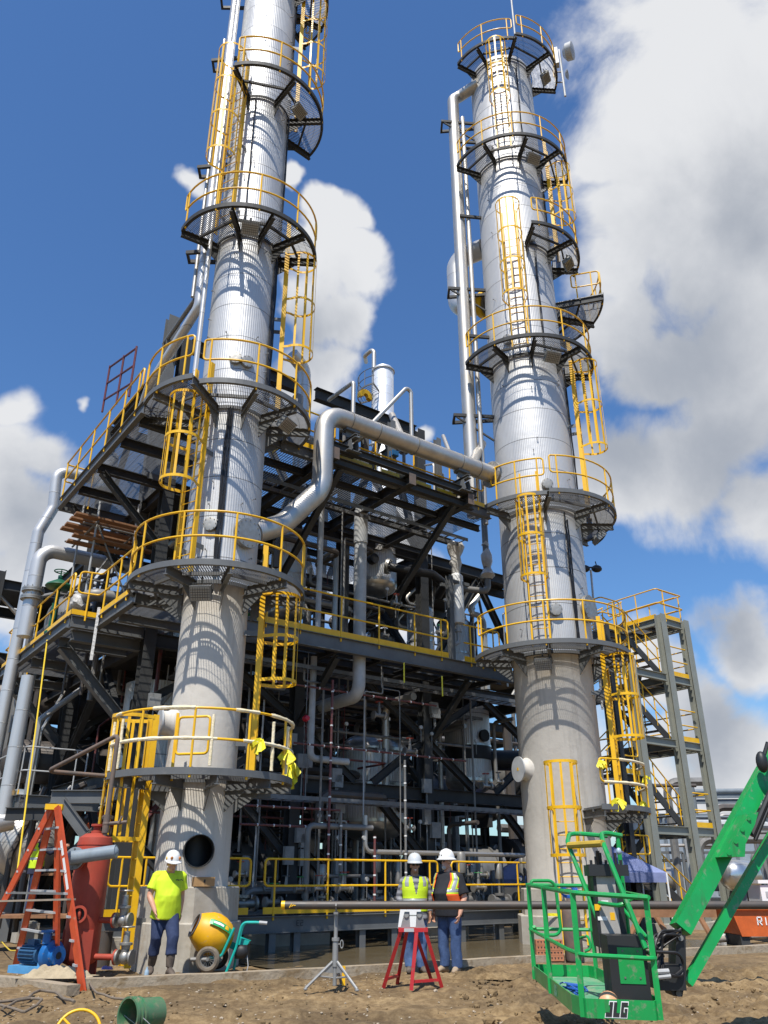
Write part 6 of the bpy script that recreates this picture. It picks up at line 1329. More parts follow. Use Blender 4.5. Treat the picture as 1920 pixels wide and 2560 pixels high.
ltube([(.52,.22,.75),(.26,.30,1.50),(.40,.44,1.62),(.95,.44,1.58)], 'guard_hoop', .022, rad=.12); ltube([(.92,.06,.55),(.62,.14,1.45),(.72,.28,1.60),(1.02,.30,1.56)], 'guard_hoop', .022, rad=.12)
ltube([(.96,.30,.3),(.96,.30,1.57)], 'guard_post', .02); ltube([(.52,.18,.92),(.72,.10,.90),(.92,.14,.98)], 'guard_hoop', .018, rad=.06); ltube([(.78,.30,1.0),(.97,.06,.62)], 'guard_post', .014)
ltube([(.27,.29,1.47),(.62,.15,1.47)], 'pad_bar', .03, 'ypad' if 'ypad' in M else mat('dirty_yellow_pad', (.50,.34,.04), .7, noise=9))
ltube([(.10,.05,.62),(.2,.0,.66),(.22,.0,.55),(.14,.0,.53)], 'lanyard_hook', .011, rad=.03)
# logo on the front toe board
def logo(p, h, X, Yv, nrm):
    q1 = MB(); q2 = MB()
    L_ = {'J':[[(.28,1),(.62,1),(.62,.0),(.0,.0),(-.0,.30),(.30,.30),(.30,.26),(.36,.26),(.36,.72),(.28,.72)]], 'L':[[(.72,1),(1.02,1),(1.02,.28),(1.34,.28),(1.34,0),(.72,0)]], 'G':[[(1.44,.0),(2.06,.0),(2.06,.58),(1.78,.58),(1.78,.40),(1.84,.40),(1.84,.26),(1.70,.26),(1.70,.72),(2.06,.72),(2.06,1),(1.44,1)]]}
    sh = .28
    for k, polys in L_.items():
        for po in polys:
            f = lambda a, b, o: p + X*((a+b*sh)*h*.78) + Yv*(b*h) + nrm*o
            q1.prism([f(a,b,.002) for a,b in po], nrm*.002)
            cx = sum(a for a,b in po)/len(po); cy = .5
            ex = []
            for a, b in po: ex.append(f(a + (.06 if a > cx else -.06), b + (.07 if b > cy else -.07), .0))
            q2.prism(ex, nrm*.0015)
    return q1, q2
nf = -dY; fp = LP(.10,0,0); fx = (LP(.88,0,0)-LP(.10,0,0)).normalized(); nrm = fx.cross(EZ).normalized()
if nrm.y > 0: nrm = -nrm
a_, b_ = logo(LP(.31,0,.015)+nrm*.0075, .10, fx, EZ, nrm); lg = P('logo_outline', b_, M['white'], t); P('logo', a_, M['ink'], lg)
sxd = (LP(0,.09,0)-LP(0,.93,0)).normalized(); ns = sxd.cross(EZ).normalized()
if ns.x > 0: ns = -ns
a_, b_ = logo(LP(0,.42,.02)+ns*.0075, .09, sxd, EZ, ns); P('worn_logo', a_, mat('worn_logo_grey', (.16,.36,.22), .6), t)
# jib, hoses, knuckle
J0 = ony(1700,2324,8.55); J1 = ony(1898,1958,8.9); jd = (J1-J0).normalized(); J2 = J1+jd*3.2
mb = MB(); mb.bar(J0, J2, .16, .16, Vector((0,1,0))); P('jib_beam', mb, M['green'], t)
pn = jd.cross(Vector((0,1,0))).normalized()
K0 = ony(1717,2458,8.6); K1 = ony(1908,2128,8.9); kd = (K1-K0).normalized(); mb = MB(); mb.bar(K0, K1+kd*2.6, .085, .09, Vector((0,1,0))); P('levelling_arm', mb, M['green'], t)
mb = MB(); g_ = [ony(1810,2142,8.4), ony(1862,2142,8.4), ony(1864,2110,8.4), ony(1888,2060,8.4), ony(1896,2030,8.4), ony(1874,2034,8.4)]; mb.prism(g_, Vector((0,.3,0))); gp_ = P('gusset_plate', mb, M['green'], t)
for px_, py_ in ((1823,2133),(1840,2104),(1856,2074),(1872,2046)): mb = MB(); mb.cyl(ony(px_,py_,8.385), ony(px_,py_,8.40), .02, 12); P('pin', mb, M['green'], gp_)
mb = MB(); q = [ony(1690,2345,8.45), ony(1714,2338,8.45), ony(1716,2440,8.45), ony(1706,2492,8.45), ony(1684,2490,8.45), ony(1672,2470,8.45), ony(1690,2440,8.45)]; mb.prism(q, Vector((0,.22,0))); mb.box(ony(1665,2440,8.5), .25,.3,.2); P('knuckle', mb, bk, t)
for px_, py_ in ((1702,2345),(1697,2484)): mb = MB(); mb.cyl(ony(px_,py_,8.42), ony(px_,py_,8.45), .025, 12); P('pin', mb, M['dullpipe'], t)
rr = random.Random(5); mb = MB()
for k in range(11):
    a = ony(1700+rr.uniform(-14,4), 2330+rr.uniform(-10,10), 8.4+rr.uniform(0,.15)); b = ony(1645+rr.uniform(-10,12), 2372+rr.uniform(-12,20), 8.3+rr.uniform(0,.2)); m_ = (a+b)/2+Vector((-.10+rr.uniform(-.06,.06),-.05,rr.uniform(-.08,.06)))
    c2 = ony(1640+rr.uniform(-6,20), 2400+rr.uniform(-10,40), 8.3)
    mb.tube(fillet([a, m_, b, c2], .12, 5), .011, 6)
mb.tube(fillet([ony(1700,2410,8.36), ony(1708,2440,8.33), ony(1690,2440,8.3), ony(1640,2432,8.3)], .1), .014, 6); mb.tube(fillet([ony(1640,2380,8.3), ony(1700,2382,8.3), ony(1712,2420,8.35), ony(1690,2438,8.3)], .08), .014, 6); P('hydraulic_hoses', mb, M['cable'], t)
mb = MB(); mb.tube([ony(1638,2430,8.28), ony(1672,2428,8.28)], .022, 8); mb.tube([ony(1640,2444,8.28), ony(1676,2440,8.28)], .02, 8); P('hose_fittings', mb, M['lightgrey'], t)
mb = MB(); a = J1+pn*.14*(1 if pn.x > 0 else -1); mb.tube([ony(1880,2090,8.7), ony(1905,2030,8.7), ony(1935,1960,8.7)], .03, 8); mb.tube([ony(1888,2100,8.7), ony(1915,2035,8.7), ony(1945,1965,8.7)], .02, 8); P('boom_hoses', mb, M['cable'], t)
mb = MB(); q = ony(1905,1905,8.7); mb.ball(q, .06,.06,.11); mb.tube([q, q+Vector((.1,0,.2))], .02, 6); P('boom_lamp', mb, bk, t)
for x, z_, sw, sh, mm in ((.50,.66,.05,.05,'yellow'),(.60,.70,.06,.04,'white'),(.55,.56,.08,.03,'white'),(.68,.58,.04,.06,'yellow')):
    mb = MB(); mb.box(LP(x,.24-.137/ll,z_+.22), sw, .003, sh, (dX,dY,EZ)); P('decal', mb, M[mm], t)
for x, z_ in ((.66,.30),(.84,.30),(.66,.52),(.84,.52)): mb = MB(); mb.cyl(LP(x,.14-.158/ll,z_), LP(x,.14-.162/ll,z_), .008, 8); P('door_screw', mb, M['dullpipe'], t)
mb = MB(); mb.box(LP(.5,.5,.025), .20, .012, .10, (dX,dY,EZ)); 
# things kept in the basket
q = LP(.32,.42,.02); q = ony(1523,2390,FL.y+1.15); t2 = T('fire_extinguisher', 'red fire extinguisher strapped inside the green lift basket', 'extinguisher', Vector((q.x,q.y,zf+.3))); o = Vector((q.x,q.y,zf+.12)); mb = MB(); mb.lathe([(0,0),(.055,0),(.06,.02),(.06,.36),(.04,.42),(.02,.44),(0,.44)], 18, o); P('body', mb, rd, t2)
mb = MB(); mb.lathe([(.0605,.15),(.0605,.22)], 18, o); P('label', mb, M['white'], t2); mb = MB(); mb.tube([o+EZ*.43, o+EZ*.5], .015, 8); mb.bar(o+EZ*.5-dX*.02, o+EZ*.52+dX*.09, .02, .012); mb.tube(fillet([o+EZ*.46, o+EZ*.48-dX*.09, o+EZ*.2-dX*.08], .05), .008, 6); P('valve_head', mb, M['black'], t2)
q = LP(.42,.07,.02); t3 = T('face_shield', 'peach coloured plastic hood lying on the lift basket floor', 'hood', q); pm = mat('peach_plastic', (.66,.34,.18), .45); mb = MB(); mb.ball(q+EZ*.05, .09,.08,.10,16,10); mb.box(q+EZ*.045+dX*.12, .12,.10,.07,(dX,dY,EZ)); mb.box(q+EZ*.03+dX*.20, .09,.06,.05,(dX,dY,EZ)); P('hood', mb, pm, t3)
mb = MB(); rr = random.Random(2); q = LP(.25,.42,.03)
pts = [q+Vector((rr.uniform(-.16,.16), rr.uniform(-.3,.3), rr.uniform(0,.07))) for i in range(26)]; mb.tube(fillet(pts, .03, 3), .007, 5); O('blue_rope', mb, bh, 'tangled blue rope on the lift basket floor', 'rope', q)
# ------------------------------------------------------------------ people
def blend(mb, name, m, parent, vox=.012, smooth=3, label=None):
    """fuse everything in mb into one continuous skin"""
    org = ORG[parent.name]; me = mesh('tmp', mb, m, org); o = bpy.data.objects.new(name, me); COL.objects.link(o)
    bm = bmesh.new(); bm.from_mesh(me); bmesh.ops.recalc_face_normals(bm, faces=bm.faces); bm.to_mesh(me); bm.free()
    r = o.modifiers.new('r', 'REMESH'); r.mode = 'VOXEL'; r.voxel_size = vox; r.use_smooth_shade = True
    s = o.modifiers.new('s', 'SMOOTH'); s.iterations = smooth; s.factor = .5
    dg = bpy.context.evaluated_depsgraph_get(); nm = bpy.data.meshes.new_from_object(o.evaluated_get(dg)); o.modifiers.clear(); o.data = nm
    nm.polygons.foreach_set('use_smooth', [True]*len(nm.polygons)); nm.materials.clear(); nm.materials.append(m)
    o.parent = parent; ORG[o.name] = org; return o
def loft(mb, secs, n=24):
    """secs: (centre, X, rx, Y, ry)"""
    vs = []
    for c, X, rx, Y, ry in secs:
        for k in range(n): a = 2*PI*k/n; vs.append(c+X*(rx*math.cos(a))+Y*(ry*math.sin(a)))
    m = len(secs); fs = [(i*n+k, i*n+(k+1) % n, (i+1)*n+(k+1) % n, (i+1)*n+k) for i in range(m-1) for k in range(n)]
    fs += [tuple(reversed(range(n))), tuple((m-1)*n+k for k in range(n))]; mb.add(vs, fs, True)
skin = mat('skin_tanned', (.60,.33,.22), .5, noise=9, col2=(.52,.26,.165)); skin2 = mat('skin_brown', (.42,.22,.13), .5, noise=9)
jean = mat('denim_blue', (.055,.10,.22), .85, noise=11, col2=(.03,.06,.145), bump=(60,.4,.01)); jean2 = mat('denim_light', (.10,.17,.32), .85, noise=8, col2=(.05,.095,.21), bump=(60,.4,.01)); jean3 = mat('denim_dark', (.028,.045,.11), .85, noise=8, col2=(.016,.027,.07), bump=(60,.4,.01))
def hand(mb, wr, d, side, pal, s=1.0):
    """wr wrist, d along the hand, pal palm normal, side +1/-1: which way the thumb leaves"""
    d = d.normalized(); pal = (pal-d*pal.dot(d)).normalized(); w = d.cross(pal).normalized()
    loft(mb, [(wr, w, .026*s, pal, .020*s), (wr+d*.03*s, w, .034*s, pal, .018*s), (wr+d*.075*s, w, .042*s, pal, .016*s), (wr+d*.095*s, w, .040*s, pal, .013*s)], 12)
    for i, L_ in enumerate((.070,.080,.076,.060)):
        b = wr+d*.092*s+w*(.030-.020*i)*s*side; p1 = b+(d*.9+pal*.25)*L_*.45*s; p2 = p1+(d*.65+pal*.7)*L_*.35*s; p3 = p2+(d*.2+pal*.9)*L_*.28*s; mb.tube([b-d*.01, p1, p2, p3], [.0095*s,.009*s,.008*s,.0065*s], 8); mb.ball(p3, .0066*s, n=8, m=5)
    b = wr+d*.035*s+w*.030*s*side; p1 = b+(d*.6+w*side*.7+pal*.2)*.04*s; p2 = p1+(d*.9+pal*.4)*.035*s; mb.tube([b-w*side*.012, p1, p2], [.014*s,.011*s,.0085*s], 8); mb.ball(p2, .0086*s, n=8, m=5)
def person(label, base, face, J, cfg, group='site workers'):
    """J: joints in the person's own frame (x right, y forward, z up)"""
    face = Vector(face).normalized(); Xp = face.cross(EZ).normalized(); B = Vector(base)
    w = lambda p: B + Xp*p[0] + face*p[1] + EZ*p[2]
    t = T('person', label, 'person', B, group); vec = lambda p: Xp*p[0]+face*p[1]+EZ*p[2]
    hw = cfg.get('bulk', 1.0); belly = cfg.get('belly', 0.0)
    pel, che, nek, hed = (w(J[k]) for k in ('pelvis','chest','neck','head')); up = (nek-pel).normalized(); hup = vec(J.get('head_up', (0,0,1))).normalized(); hf = vec(J.get('head_face', (0,1,0))).normalized(); hx = hf.cross(hup).normalized(); hf = hup.cross(hx).normalized()
    tf = vec(J.get('torso_face', (0,1,0))).normalized(); tx = tf.cross(up).normalized(); tf = up.cross(tx).normalized()
    body = MB()
    mid = pel.lerp(che, .5)
    def torso(mb, g, lo=0, neckline=True):
        S = [(pel-up*.17, .190 + g*2.6, .165+g*2), (pel, .190+g*1.2, .158+g), (pel+up*.10, .180, .135), (mid+up*.03, .174, .126), (che-up*.02, .180, .124), (che+up*.10, .180, .112), (che+up*.165, .140, .088), (nek-up*.02, .078, .070)]
        out = []
        for i, (c, rx, ry) in enumerate(S):
            b = belly*max(0, 1-abs((c-pel).dot(up)-.16)/.22); out.append((c+tf*b*.6, tx, rx*hw+g, tf, ry*hw+b*.55+g))
        loft(mb, out[lo:])
    torso(body, -.012)
    loft(body, [(nek-up*.06, tx, .070, tf, .068), (nek+hup*.05, hx, .064, hf, .066), (hed-hup*.06, hx, .060, hf, .064)], 16)
    # head: skull, jaw, nose, ears
    body.ball(hed+hup*.03-hf*.012, .074, .094, .098, 18, 14, (hx, hf, hup)); body.ball(hed-hup*.055+hf*.028, .056, .060, .062, 16, 10, (hx, hf, hup)); body.ball(hed-hup*.025+hf*.088, .013, .018, .022, 10, 8, (hx, hf, hup)); body.tube([hed+hup*.015+hf*.084, hed-hup*.022+hf*.100], [.009,.014], 8)
    for s in (-1,1): body.ball(hed-hup*.01+hx*.076*s-hf*.01, .010, .020, .032, 10, 8, (hx, hf, hup))
    body.ball(hed-hup*.066+hf*.080, .026, .010, .008, 10, 6, (hx, hf, hup)); body.ball(hed-hup*.098+hf*.072, .022, .016, .016, 10, 6, (hx, hf, hup))
    shirt = MB(); torso(shirt, .006, 0 if cfg.get('untucked', True) else 1)
    sl = cfg.get('sleeve', .5)
    for s, k in ((1,'r'),(-1,'l')):
        sh, el, wr = w(J['sh_'+k]), w(J['el_'+k]), w(J['wr_'+k])
        body.ball(sh-EZ*.035, .046*hw); body.tube([sh-EZ*.03, sh.lerp(el,.4), el], [.046*hw,.052*hw,.040*hw], 12); body.ball(el, .040*hw, n=10, m=6); body.tube([el, el.lerp(wr,.3), wr], [.041*hw,.043*hw,.027*hw], 12)
        hd = vec(J.get('hd_'+k, tuple((Vector(J['wr_'+k])-Vector(J['el_'+k])).normalized()))); pm = vec(J.get('pm_'+k, (-s*.8,.3,0)))
        hand(body, wr-hd.normalized()*.01, hd, s*cfg.get('thumb',1), pm, 1.05)
        shirt.ball(sh-EZ*.02, .066*hw+.002); shirt.tube([nek-up*.045, (nek-up*.045).lerp(sh,.6)-EZ*.005, sh-EZ*.01], [.060,.058*hw,.062*hw], 12); body.tube([nek-up*.06, sh-EZ*.035], [.045,.04], 10); 
        if sl <= 1: e = sh.lerp(el, sl*1.15 if sl < .9 else 1); shirt.tube([sh, sh.lerp(e,.5), e], [.072*hw,.080*hw,.084*hw], 14)
        if sl > 1: q = el.lerp(wr, sl-1); shirt.tube([sh, sh.lerp(el,.5), el], [.064*hw,.060*hw,.054*hw], 14); shirt.ball(el, .056*hw, n=10, m=6); shirt.tube([el, q], [.055*hw,.043*hw], 14)
    trs = MB(); boots = MB(); tu = cfg.get('tucked', False)
    loft(trs, [(pel-up*.13, tx, .155*hw, tf, .120*hw), (pel-up*.02, tx, .178*hw, tf, .135*hw+belly*.2), (pel+up*.05, tx, .172*hw, tf, .130*hw+belly*.3)])
    for s, k in ((1,'r'),(-1,'l')):
        hp, kn, an, toe = w(J['hip_'+k]), w(J['kn_'+k]), w(J['an_'+k]), w(J['toe_'+k])
        body.tube([hp, hp.lerp(kn,.4), kn], [.088*hw,.080*hw,.055*hw], 12); body.ball(kn,.055*hw,n=10,m=6); body.tube([kn, kn.lerp(an,.35), an], [.054,.056,.038], 12); body.tube([an, toe-(toe-an)*.1], [.038,.03], 10)
        end = kn.lerp(an, .55) if tu else kn.lerp(an, 1.02)
        q1 = kn.lerp(end,.33); q2 = kn.lerp(end,.66); nz = lambda i: Vector((noise.noise(Vector((i*3.1,s,base[0]))), noise.noise(Vector((i*2.3,s+5,base[0]))), 0))*.018
        trs.tube([hp+EZ*.04, hp.lerp(kn,.45)+nz(1), kn+nz(2), q1+nz(3), q2+nz(4), end], [.102*hw,.100*hw,.092,.088,.088,.088 if not tu else .094], 16); trs.ball(hp,.10*hw)
        f = (toe-an); f.z = 0; f.normalize(); fx = f.cross(EZ); heel = an-f*.05; heel.z = toe.z
        if tu: boots.tube([kn.lerp(an,.42), kn.lerp(an,.7), an+EZ*.03], [.072,.068,.058], 14)
        else: boots.tube([kn.lerp(an,.75), an], [.05,.05], 12)
        loft(boots, [(Vector((heel.x,heel.y,toe.z))-f*.02, fx, .038, EZ, .034), (an-EZ*(an.z-toe.z-.03), fx, .048, EZ, .06), (an.lerp(toe,.55)+EZ*.0, fx, .052, EZ, .045), (toe-f*.01, fx, .046, EZ, .036), (toe+f*.035, fx, .026, EZ, .022)], 14)
    blend(body, 'body', cfg.get('skin', skin), t, .011, 2)
    def folds(mb, amp, sc): mb.v = [Vector(p)+Vector((noise.noise(Vector(p)*sc), noise.noise(Vector(p)*sc+Vector((7,0,0))), .3*noise.noise(Vector(p)*sc+Vector((0,9,0)))))*amp for p in mb.v]
    folds(shirt, .016, 7); folds(shirt, .008, 17); folds(trs, .016, 8); folds(trs, .009, 19)
    so = blend(shirt, 'shirt', cfg['shirt'], t, .013, 2); blend(trs, 'trousers', cfg['trousers'], t, .013, 2); blend(boots, 'boots', cfg['boots'], t, .011, 2)
    # face details
    for s in (-1,1):
        e = MB(); e.ball(hed+hup*.012+hx*.030*s+hf*.074, .013,.010,.008,10,6,(hx,hf,hup)); P('eye', e, M['white'], t)
        e = MB(); e.bar(hed+hup*.034+hx*.016*s+hf*.086, hed+hup*.036+hx*.046*s+hf*.074, .008, .006); P('eyebrow', e, cfg.get('hair', M['black']), t)
    e = MB(); e.ball(hed-hup*.066+hf*.085, .022,.007,cfg.get('smile',.004),10,6,(hx,hf,hup)); P('mouth', e, M['white'] if cfg.get('smile',.004) > .006 else mat('lips',(.30,.10,.08),.5), t)
    hm_ = MB(); hm_.ball(hed+hup*.035-hf*.022, .078,.088,.080,16,10,(hx,hf,hup)); P('hair', hm_, cfg.get('hair', M['black']), t)
    if cfg.get('glasses'):
        g = MB()
        for s in (-1,1): g.ball(hed+hup*.014+hx*.034*s+hf*.086, .030,.009,.018,12,8,(hx,hf,hup)); g.bar(hed+hup*.018+hx*.064*s+hf*.078, hed+hup*.012+hx*.080*s-hf*.02, .006, .007)
        P('sunglasses', g, mat('dark_lens',(.01,.01,.012),.12), t)
    if cfg.get('beard'):
        g = MB(); g.ball(hed-hup*.088+hf*.062, .044,.036,.038,14,8,(hx,hf,hup)); g.ball(hed-hup*.05+hf*.092, .028,.008,.008,10,6,(hx,hf,hup)); 
        g.v = [Vector(p)+hup*.0 for p in g.v]; P('beard', g, mat('grey_beard',(.55,.52,.48),.9,noise=40), t)
    # hard hat
    hc = hed+hup*.062-hf*.004; H = MB(); n = 32; hr = 1.12; prof = [(.0,.128),(.04,.125),(.075,.108),(.102,.072),(.114,.03),(.118,.0)]
    vs = []
    for r, z in prof:
        for k in range(n): a = 2*PI*k/n; vs.append(hc+hx*(r*math.cos(a)*hr*.93)+hf*(r*math.sin(a)*hr*1.13)+hup*z*hr)
    full = cfg.get('brim', 'front') == 'full'
    for rr_, dz in ((.0,.0),(.0,-.012)):
        for k in range(n):
            a = 2*PI*k/n; ext = (.034 if full else max(.006, .052*max(0, math.sin(a))**1.3)); r = .118*hr+ (ext if True else 0)
            vs.append(hc+hx*((.118*hr*.93+ext)*math.cos(a))+hf*((.118*hr*1.13+ext)*math.sin(a))+hup*(-.008+dz - (.012 if full else .010*max(0,math.sin(a)))))
    m_ = len(vs)//n; H.add(vs, [(i*n+k, i*n+(k+1) % n, (i+1)*n+(k+1) % n, (i+1)*n+k) for i in range(m_-1) for k in range(n)], True)
    hh = P('hard_hat', H, cfg['hat'], t); R_ = MB()
    for o_ in (-.028,0,.028): R_.tube([hc+hx*o_+hf*(.118*hr*1.13*math.sin(a))*.86+hup*(.128*hr*math.cos(a)*(1-abs(o_)*2.0)+.004) for a in [-1.25+2.5*i/12 for i in range(13)]], .006, 6)
    P('hat_ridge', R_, cfg['hat'], hh)
    for (dx_, dz_, s_, mm) in cfg.get('stickers', ()): 
        k = MB(); a = dx_; d = (hx*math.sin(a)*.93+hf*math.cos(a)*1.13); k.ball(hc+d*.116*hr*.99+hup*dz_, s_*(abs(math.cos(a))*.9+.1), s_*(abs(math.sin(a))*.9+.1), s_, 12, 8, (hx,hf,hup)); P('hat_sticker', k, mm, hh)
    # vest
    if 'vest' in cfg:
        V = MB(); V2 = MB(); S = [(pel-up*.05, .196,.152), (pel+up*.08, .194,.150), (mid+up*.03, .192,.142), (che-up*.02, .206,.142), (che+up*.10, .218,.134), (che+up*.185, .185,.108)]
        n = 40; g0, g1, open_ = cfg['vest']['open']; rings = []
        def pt(i, f, a, lift=0):
            c, rx, ry = S[i]; c2, rx2, ry2 = S[min(i+1, len(S)-1)]; c = c.lerp(c2, f); rx += (rx2-rx)*f; ry += (ry2-ry)*f; h = (c-pel).dot(up); b = belly*max(0, 1-abs(h-.16)/.22)
            return c+tf*b*.6+tx*((rx*hw+lift)*math.cos(a))+tf*((ry*hw+b*.55+lift)*math.sin(a))
        def hole(i, f, a):
            h = (i+f)/(len(S)-1); dfront = abs((a-PI/2+PI) % (2*PI)-PI)
            if dfront < g0+(g1-g0)*(max(0, (h-.45)/.55) if cfg['vest'].get('vee') else h): return True
            if h > .66 and (min(abs((a+PI) % (2*PI)-PI), abs(a-PI))) < .30*(h-.66)/.34+.22: return True
            return False
        sub = 9; rows = []
        for i in range(len(S)-1):
            for s_ in range(sub): rows.append((i, s_/sub))
        rows.append((len(S)-2, 1.0)); n = 144
        def quad(mb, r0, r1, k, lift):
            a0, a1 = 2*PI*k/n, 2*PI*(k+1)/n; mb.add([pt(*r0,a0,lift), pt(*r0,a1,lift), pt(*r1,a1,lift), pt(*r1,a0,lift)], [(0,1,2,3)], True)
        bands = cfg['vest']['bands']; tape = MB(); trim = MB()
        for j in range(len(rows)-1):
            r0, r1 = rows[j], rows[j+1]; h = (r0[0]+r0[1]+.1)/(len(S)-1)
            for k in range(n):
                a = 2*PI*(k+.5)/n
                if hole(r0[0], r0[1], a): continue
                dv = abs((a-PI/2+PI) % (2*PI)-PI); tapeq = any(b0 <= h <= b1 for b0,b1 in bands) or (h > cfg['vest'].get('from', bands[-1][1]) and abs(dv-(cfg['vest']['strap'])) < .17)
                trimq = cfg['vest'].get('trim') and (any(b0-.05 <= h <= b1+.05 for b0,b1 in bands) or (h > bands[-1][1] and abs(dv-(cfg['vest']['strap'])) < .27))
                quad(tape if tapeq else (trim if trimq else V), r0, r1, k, .012)
        bmv = lambda mb: mb
        vo = P('vest', V, cfg['vest']['mat'], t); 
        for m2, nm, mt_ in ((tape,'reflective_tape',mat('reflective_tape',(.42,.42,.40),.35,metal=.3)), (trim,'vest_trim',cfg['vest'].get('trim'))):
            if m2.v: P(nm, m2, mt_, vo)
        for o_ in [vo]+list(vo.children):
            bm = bmesh.new(); bm.from_mesh(o_.data); bmesh.ops.remove_doubles(bm, verts=bm.verts, dist=1e-4); bm.to_mesh(o_.data); bm.free()
            md = o_.modifiers.new('thick','SOLIDIFY'); md.thickness = .006; md.offset = 1
    return t, w
def stand(h=1.78, sp=.10, **k):
    s = h/1.78; J = dict(pelvis=(0,0,.98*s), chest=(0,.01,1.28*s), neck=(0,.0,1.50*s), head=(0,.03,1.63*s), sh_r=(.195,0,1.42*s), sh_l=(-.195,0,1.42*s), el_r=(.25,-.02,1.12*s), el_l=(-.25,-.02,1.12*s), wr_r=(.25,.08,.87*s), wr_l=(-.25,.08,.87*s), hip_r=(.09,0,.92*s), hip_l=(-.09,0,.92*s), kn_r=(sp+.01,.02,.50*s), kn_l=(-sp-.01,.02,.50*s), an_r=(sp,0,.10), an_l=(-sp,0,.10), toe_r=(sp+.04,.16,.045), toe_l=(-sp-.04,.16,.045))
    J.update(k); return J
hiv = mat('hi_vis_yellow_shirt', (.62,.80,.025), .75, noise=7, col2=(.52,.70,.02)); hiv2 = mat('hi_vis_lime', (.60,.80,.02), .7, noise=6, col2=(.5,.68,.015)); hio = mat('hi_vis_orange', (.85,.13,.02), .7, noise=6, col2=(.7,.10,.015))
blkp = mat('black_polo', (.014,.015,.02), .85, noise=8); mud = mat('muddy_boot', (.13,.10,.075), .85, noise=10, col2=(.05,.04,.035)); tan = mat('tan_boot', (.36,.27,.18), .85, noise=9)
whiteh = mat('white_hard_hat', (.76,.76,.75), .25, noise=5, col2=(.66,.65,.62)); greyh = mat('grey_hard_hat', (.52,.54,.54), .28); blueh = mat('blue_hard_hat', (.015,.05,.24), .25)
dark_hair = mat('dark_hair', (.02,.016,.014), .8); grey_hair = mat('grey_hair', (.42,.40,.37), .9)
stk = mat('sticker_orange', (.45,.16,.03), .5)
# man in yellow tee, walking, head bowed
q = onz(398,2441,.02)
J = stand(1.80, pelvis=(0,0,.97), chest=(0,.03,1.27), neck=(0,.05,1.49), head=(.0,.13,1.60), head_up=(.0,.22,.97), head_face=(-.1,.95,-.22), an_r=(.12,-.10,.11), toe_r=(.17,.06,.045), kn_r=(.12,.06,.52), an_l=(-.10,.22,.10), toe_l=(-.13,.38,.045), kn_l=(-.11,.20,.53), el_r=(.29,.03,1.13), wr_r=(.20,.18,.90), el_l=(-.25,-.08,1.13), wr_l=(-.24,-.04,.87), hd_r=(-.2,.4,-.9))
mA, w = person('man in lime yellow tee with white hard hat walking head bowed', (q.x,q.y,.03), (.42,-.9,0), J, dict(shirt=hiv, trousers=jean3, boots=mud, hat=whiteh, skin=skin, bulk=1.14, belly=.07, sleeve=.62, tucked=True, hair=grey_hair, stickers=((-.7,.04,.03,stk),(.5,.05,.026,stk),(1.3,.03,.025,M['yellow']))))
lg_ = MB(); c_ = w((-.07,.187,1.36)); fx = Vector((.9,.42,0)).normalized()
for i in range(4): lg_.bar(c_+fx*.03*i+EZ*.01*(i%2), c_+fx*(.03*i+.025)-EZ*.012*(i%2), .005, .012)
P('chest_print', lg_, M['ink'], mA)
# smiling man in lime vest holding papers
q = onz(1040,2434,.0)
J = stand(1.74, el_r=(.27,-.03,1.12), wr_r=(.20,.14,.88), hd_r=(-.1,.25,-.9), pm_r=(-.9,.3,0), el_l=(-.27,-.03,1.10), wr_l=(-.25,.02,.86), head=(0,.03,1.61))
shirtg = mat('grey_striped_shirt', (.20,.20,.215), .85); nt = shirtg.node_tree; tc = nt.nodes.new('ShaderNodeTexCoord'); sp = nt.nodes.new('ShaderNodeSeparateXYZ'); nt.links.new(tc.outputs['Object'], sp.inputs[0]); m1 = nt.nodes.new('ShaderNodeMath'); m1.operation = 'MULTIPLY'; m1.inputs[1].default_value = 11; nt.links.new(sp.outputs[2], m1.inputs[0]); m2 = nt.nodes.new('ShaderNodeMath'); m2.operation = 'FRACT'; nt.links.new(m1.outputs[0], m2.inputs[0]); m3 = nt.nodes.new('ShaderNodeMath'); m3.operation = 'GREATER_THAN'; m3.inputs[1].default_value = .5; nt.links.new(m2.outputs[0], m3.inputs[0]); mx = nt.nodes.new('ShaderNodeMix'); mx.data_type = 'RGBA'; nt.links.new(m3.outputs[0], mx.inputs['Factor']); mx.inputs['A'].default_value = (.26,.26,.27,1); mx.inputs['B'].default_value = (.10,.10,.115,1); nt.links.new(mx.outputs['Result'], nt.nodes['Principled BSDF'].inputs['Base Color'])
mB, w = person('smiling man in lime vest and grey hard hat holding white papers', (q.x,q.y,.0), (.12,-.99,0), J, dict(shirt=shirtg, trousers=jean2, boots=mud, hat=greyh, skin=skin2, sleeve=1.8, glasses=True, smile=.0085, hair=dark_hair, vest=dict(mat=hiv2, open=(.02,.32,True), bands=[(.24,.34)], strap=.75, vee=True, **{'from':.70})))
pp = T('paper_sheaf', 'sheaf of white papers and a folder held at the hip of smiling man', 'papers', w((.10,.24,.80)))
mb = MB(); X = (w((1,0,0))-w((0,0,0))); F = (w((0,1,0))-w((0,0,0))); mb.box(w((.06,.235,.86)), .24,.012,.36,(X,F,EZ)); P('sheet', mb, M['white'], pp)
mb = MB(); mb.box(w((.20,.20,.80)), .20,.01,.30,((X+EZ*.15).normalized(),F,(EZ-X*.15).normalized())); P('sheet', mb, M['white'], pp)
mb = MB(); mb.box(w((.05,.243,1.0)), .16,.003,.03,(X,F,EZ)); mb.box(w((.06,.243,.86)), .18,.003,.012,(X,F,EZ)); P('print', mb, M['green_grey'], pp)
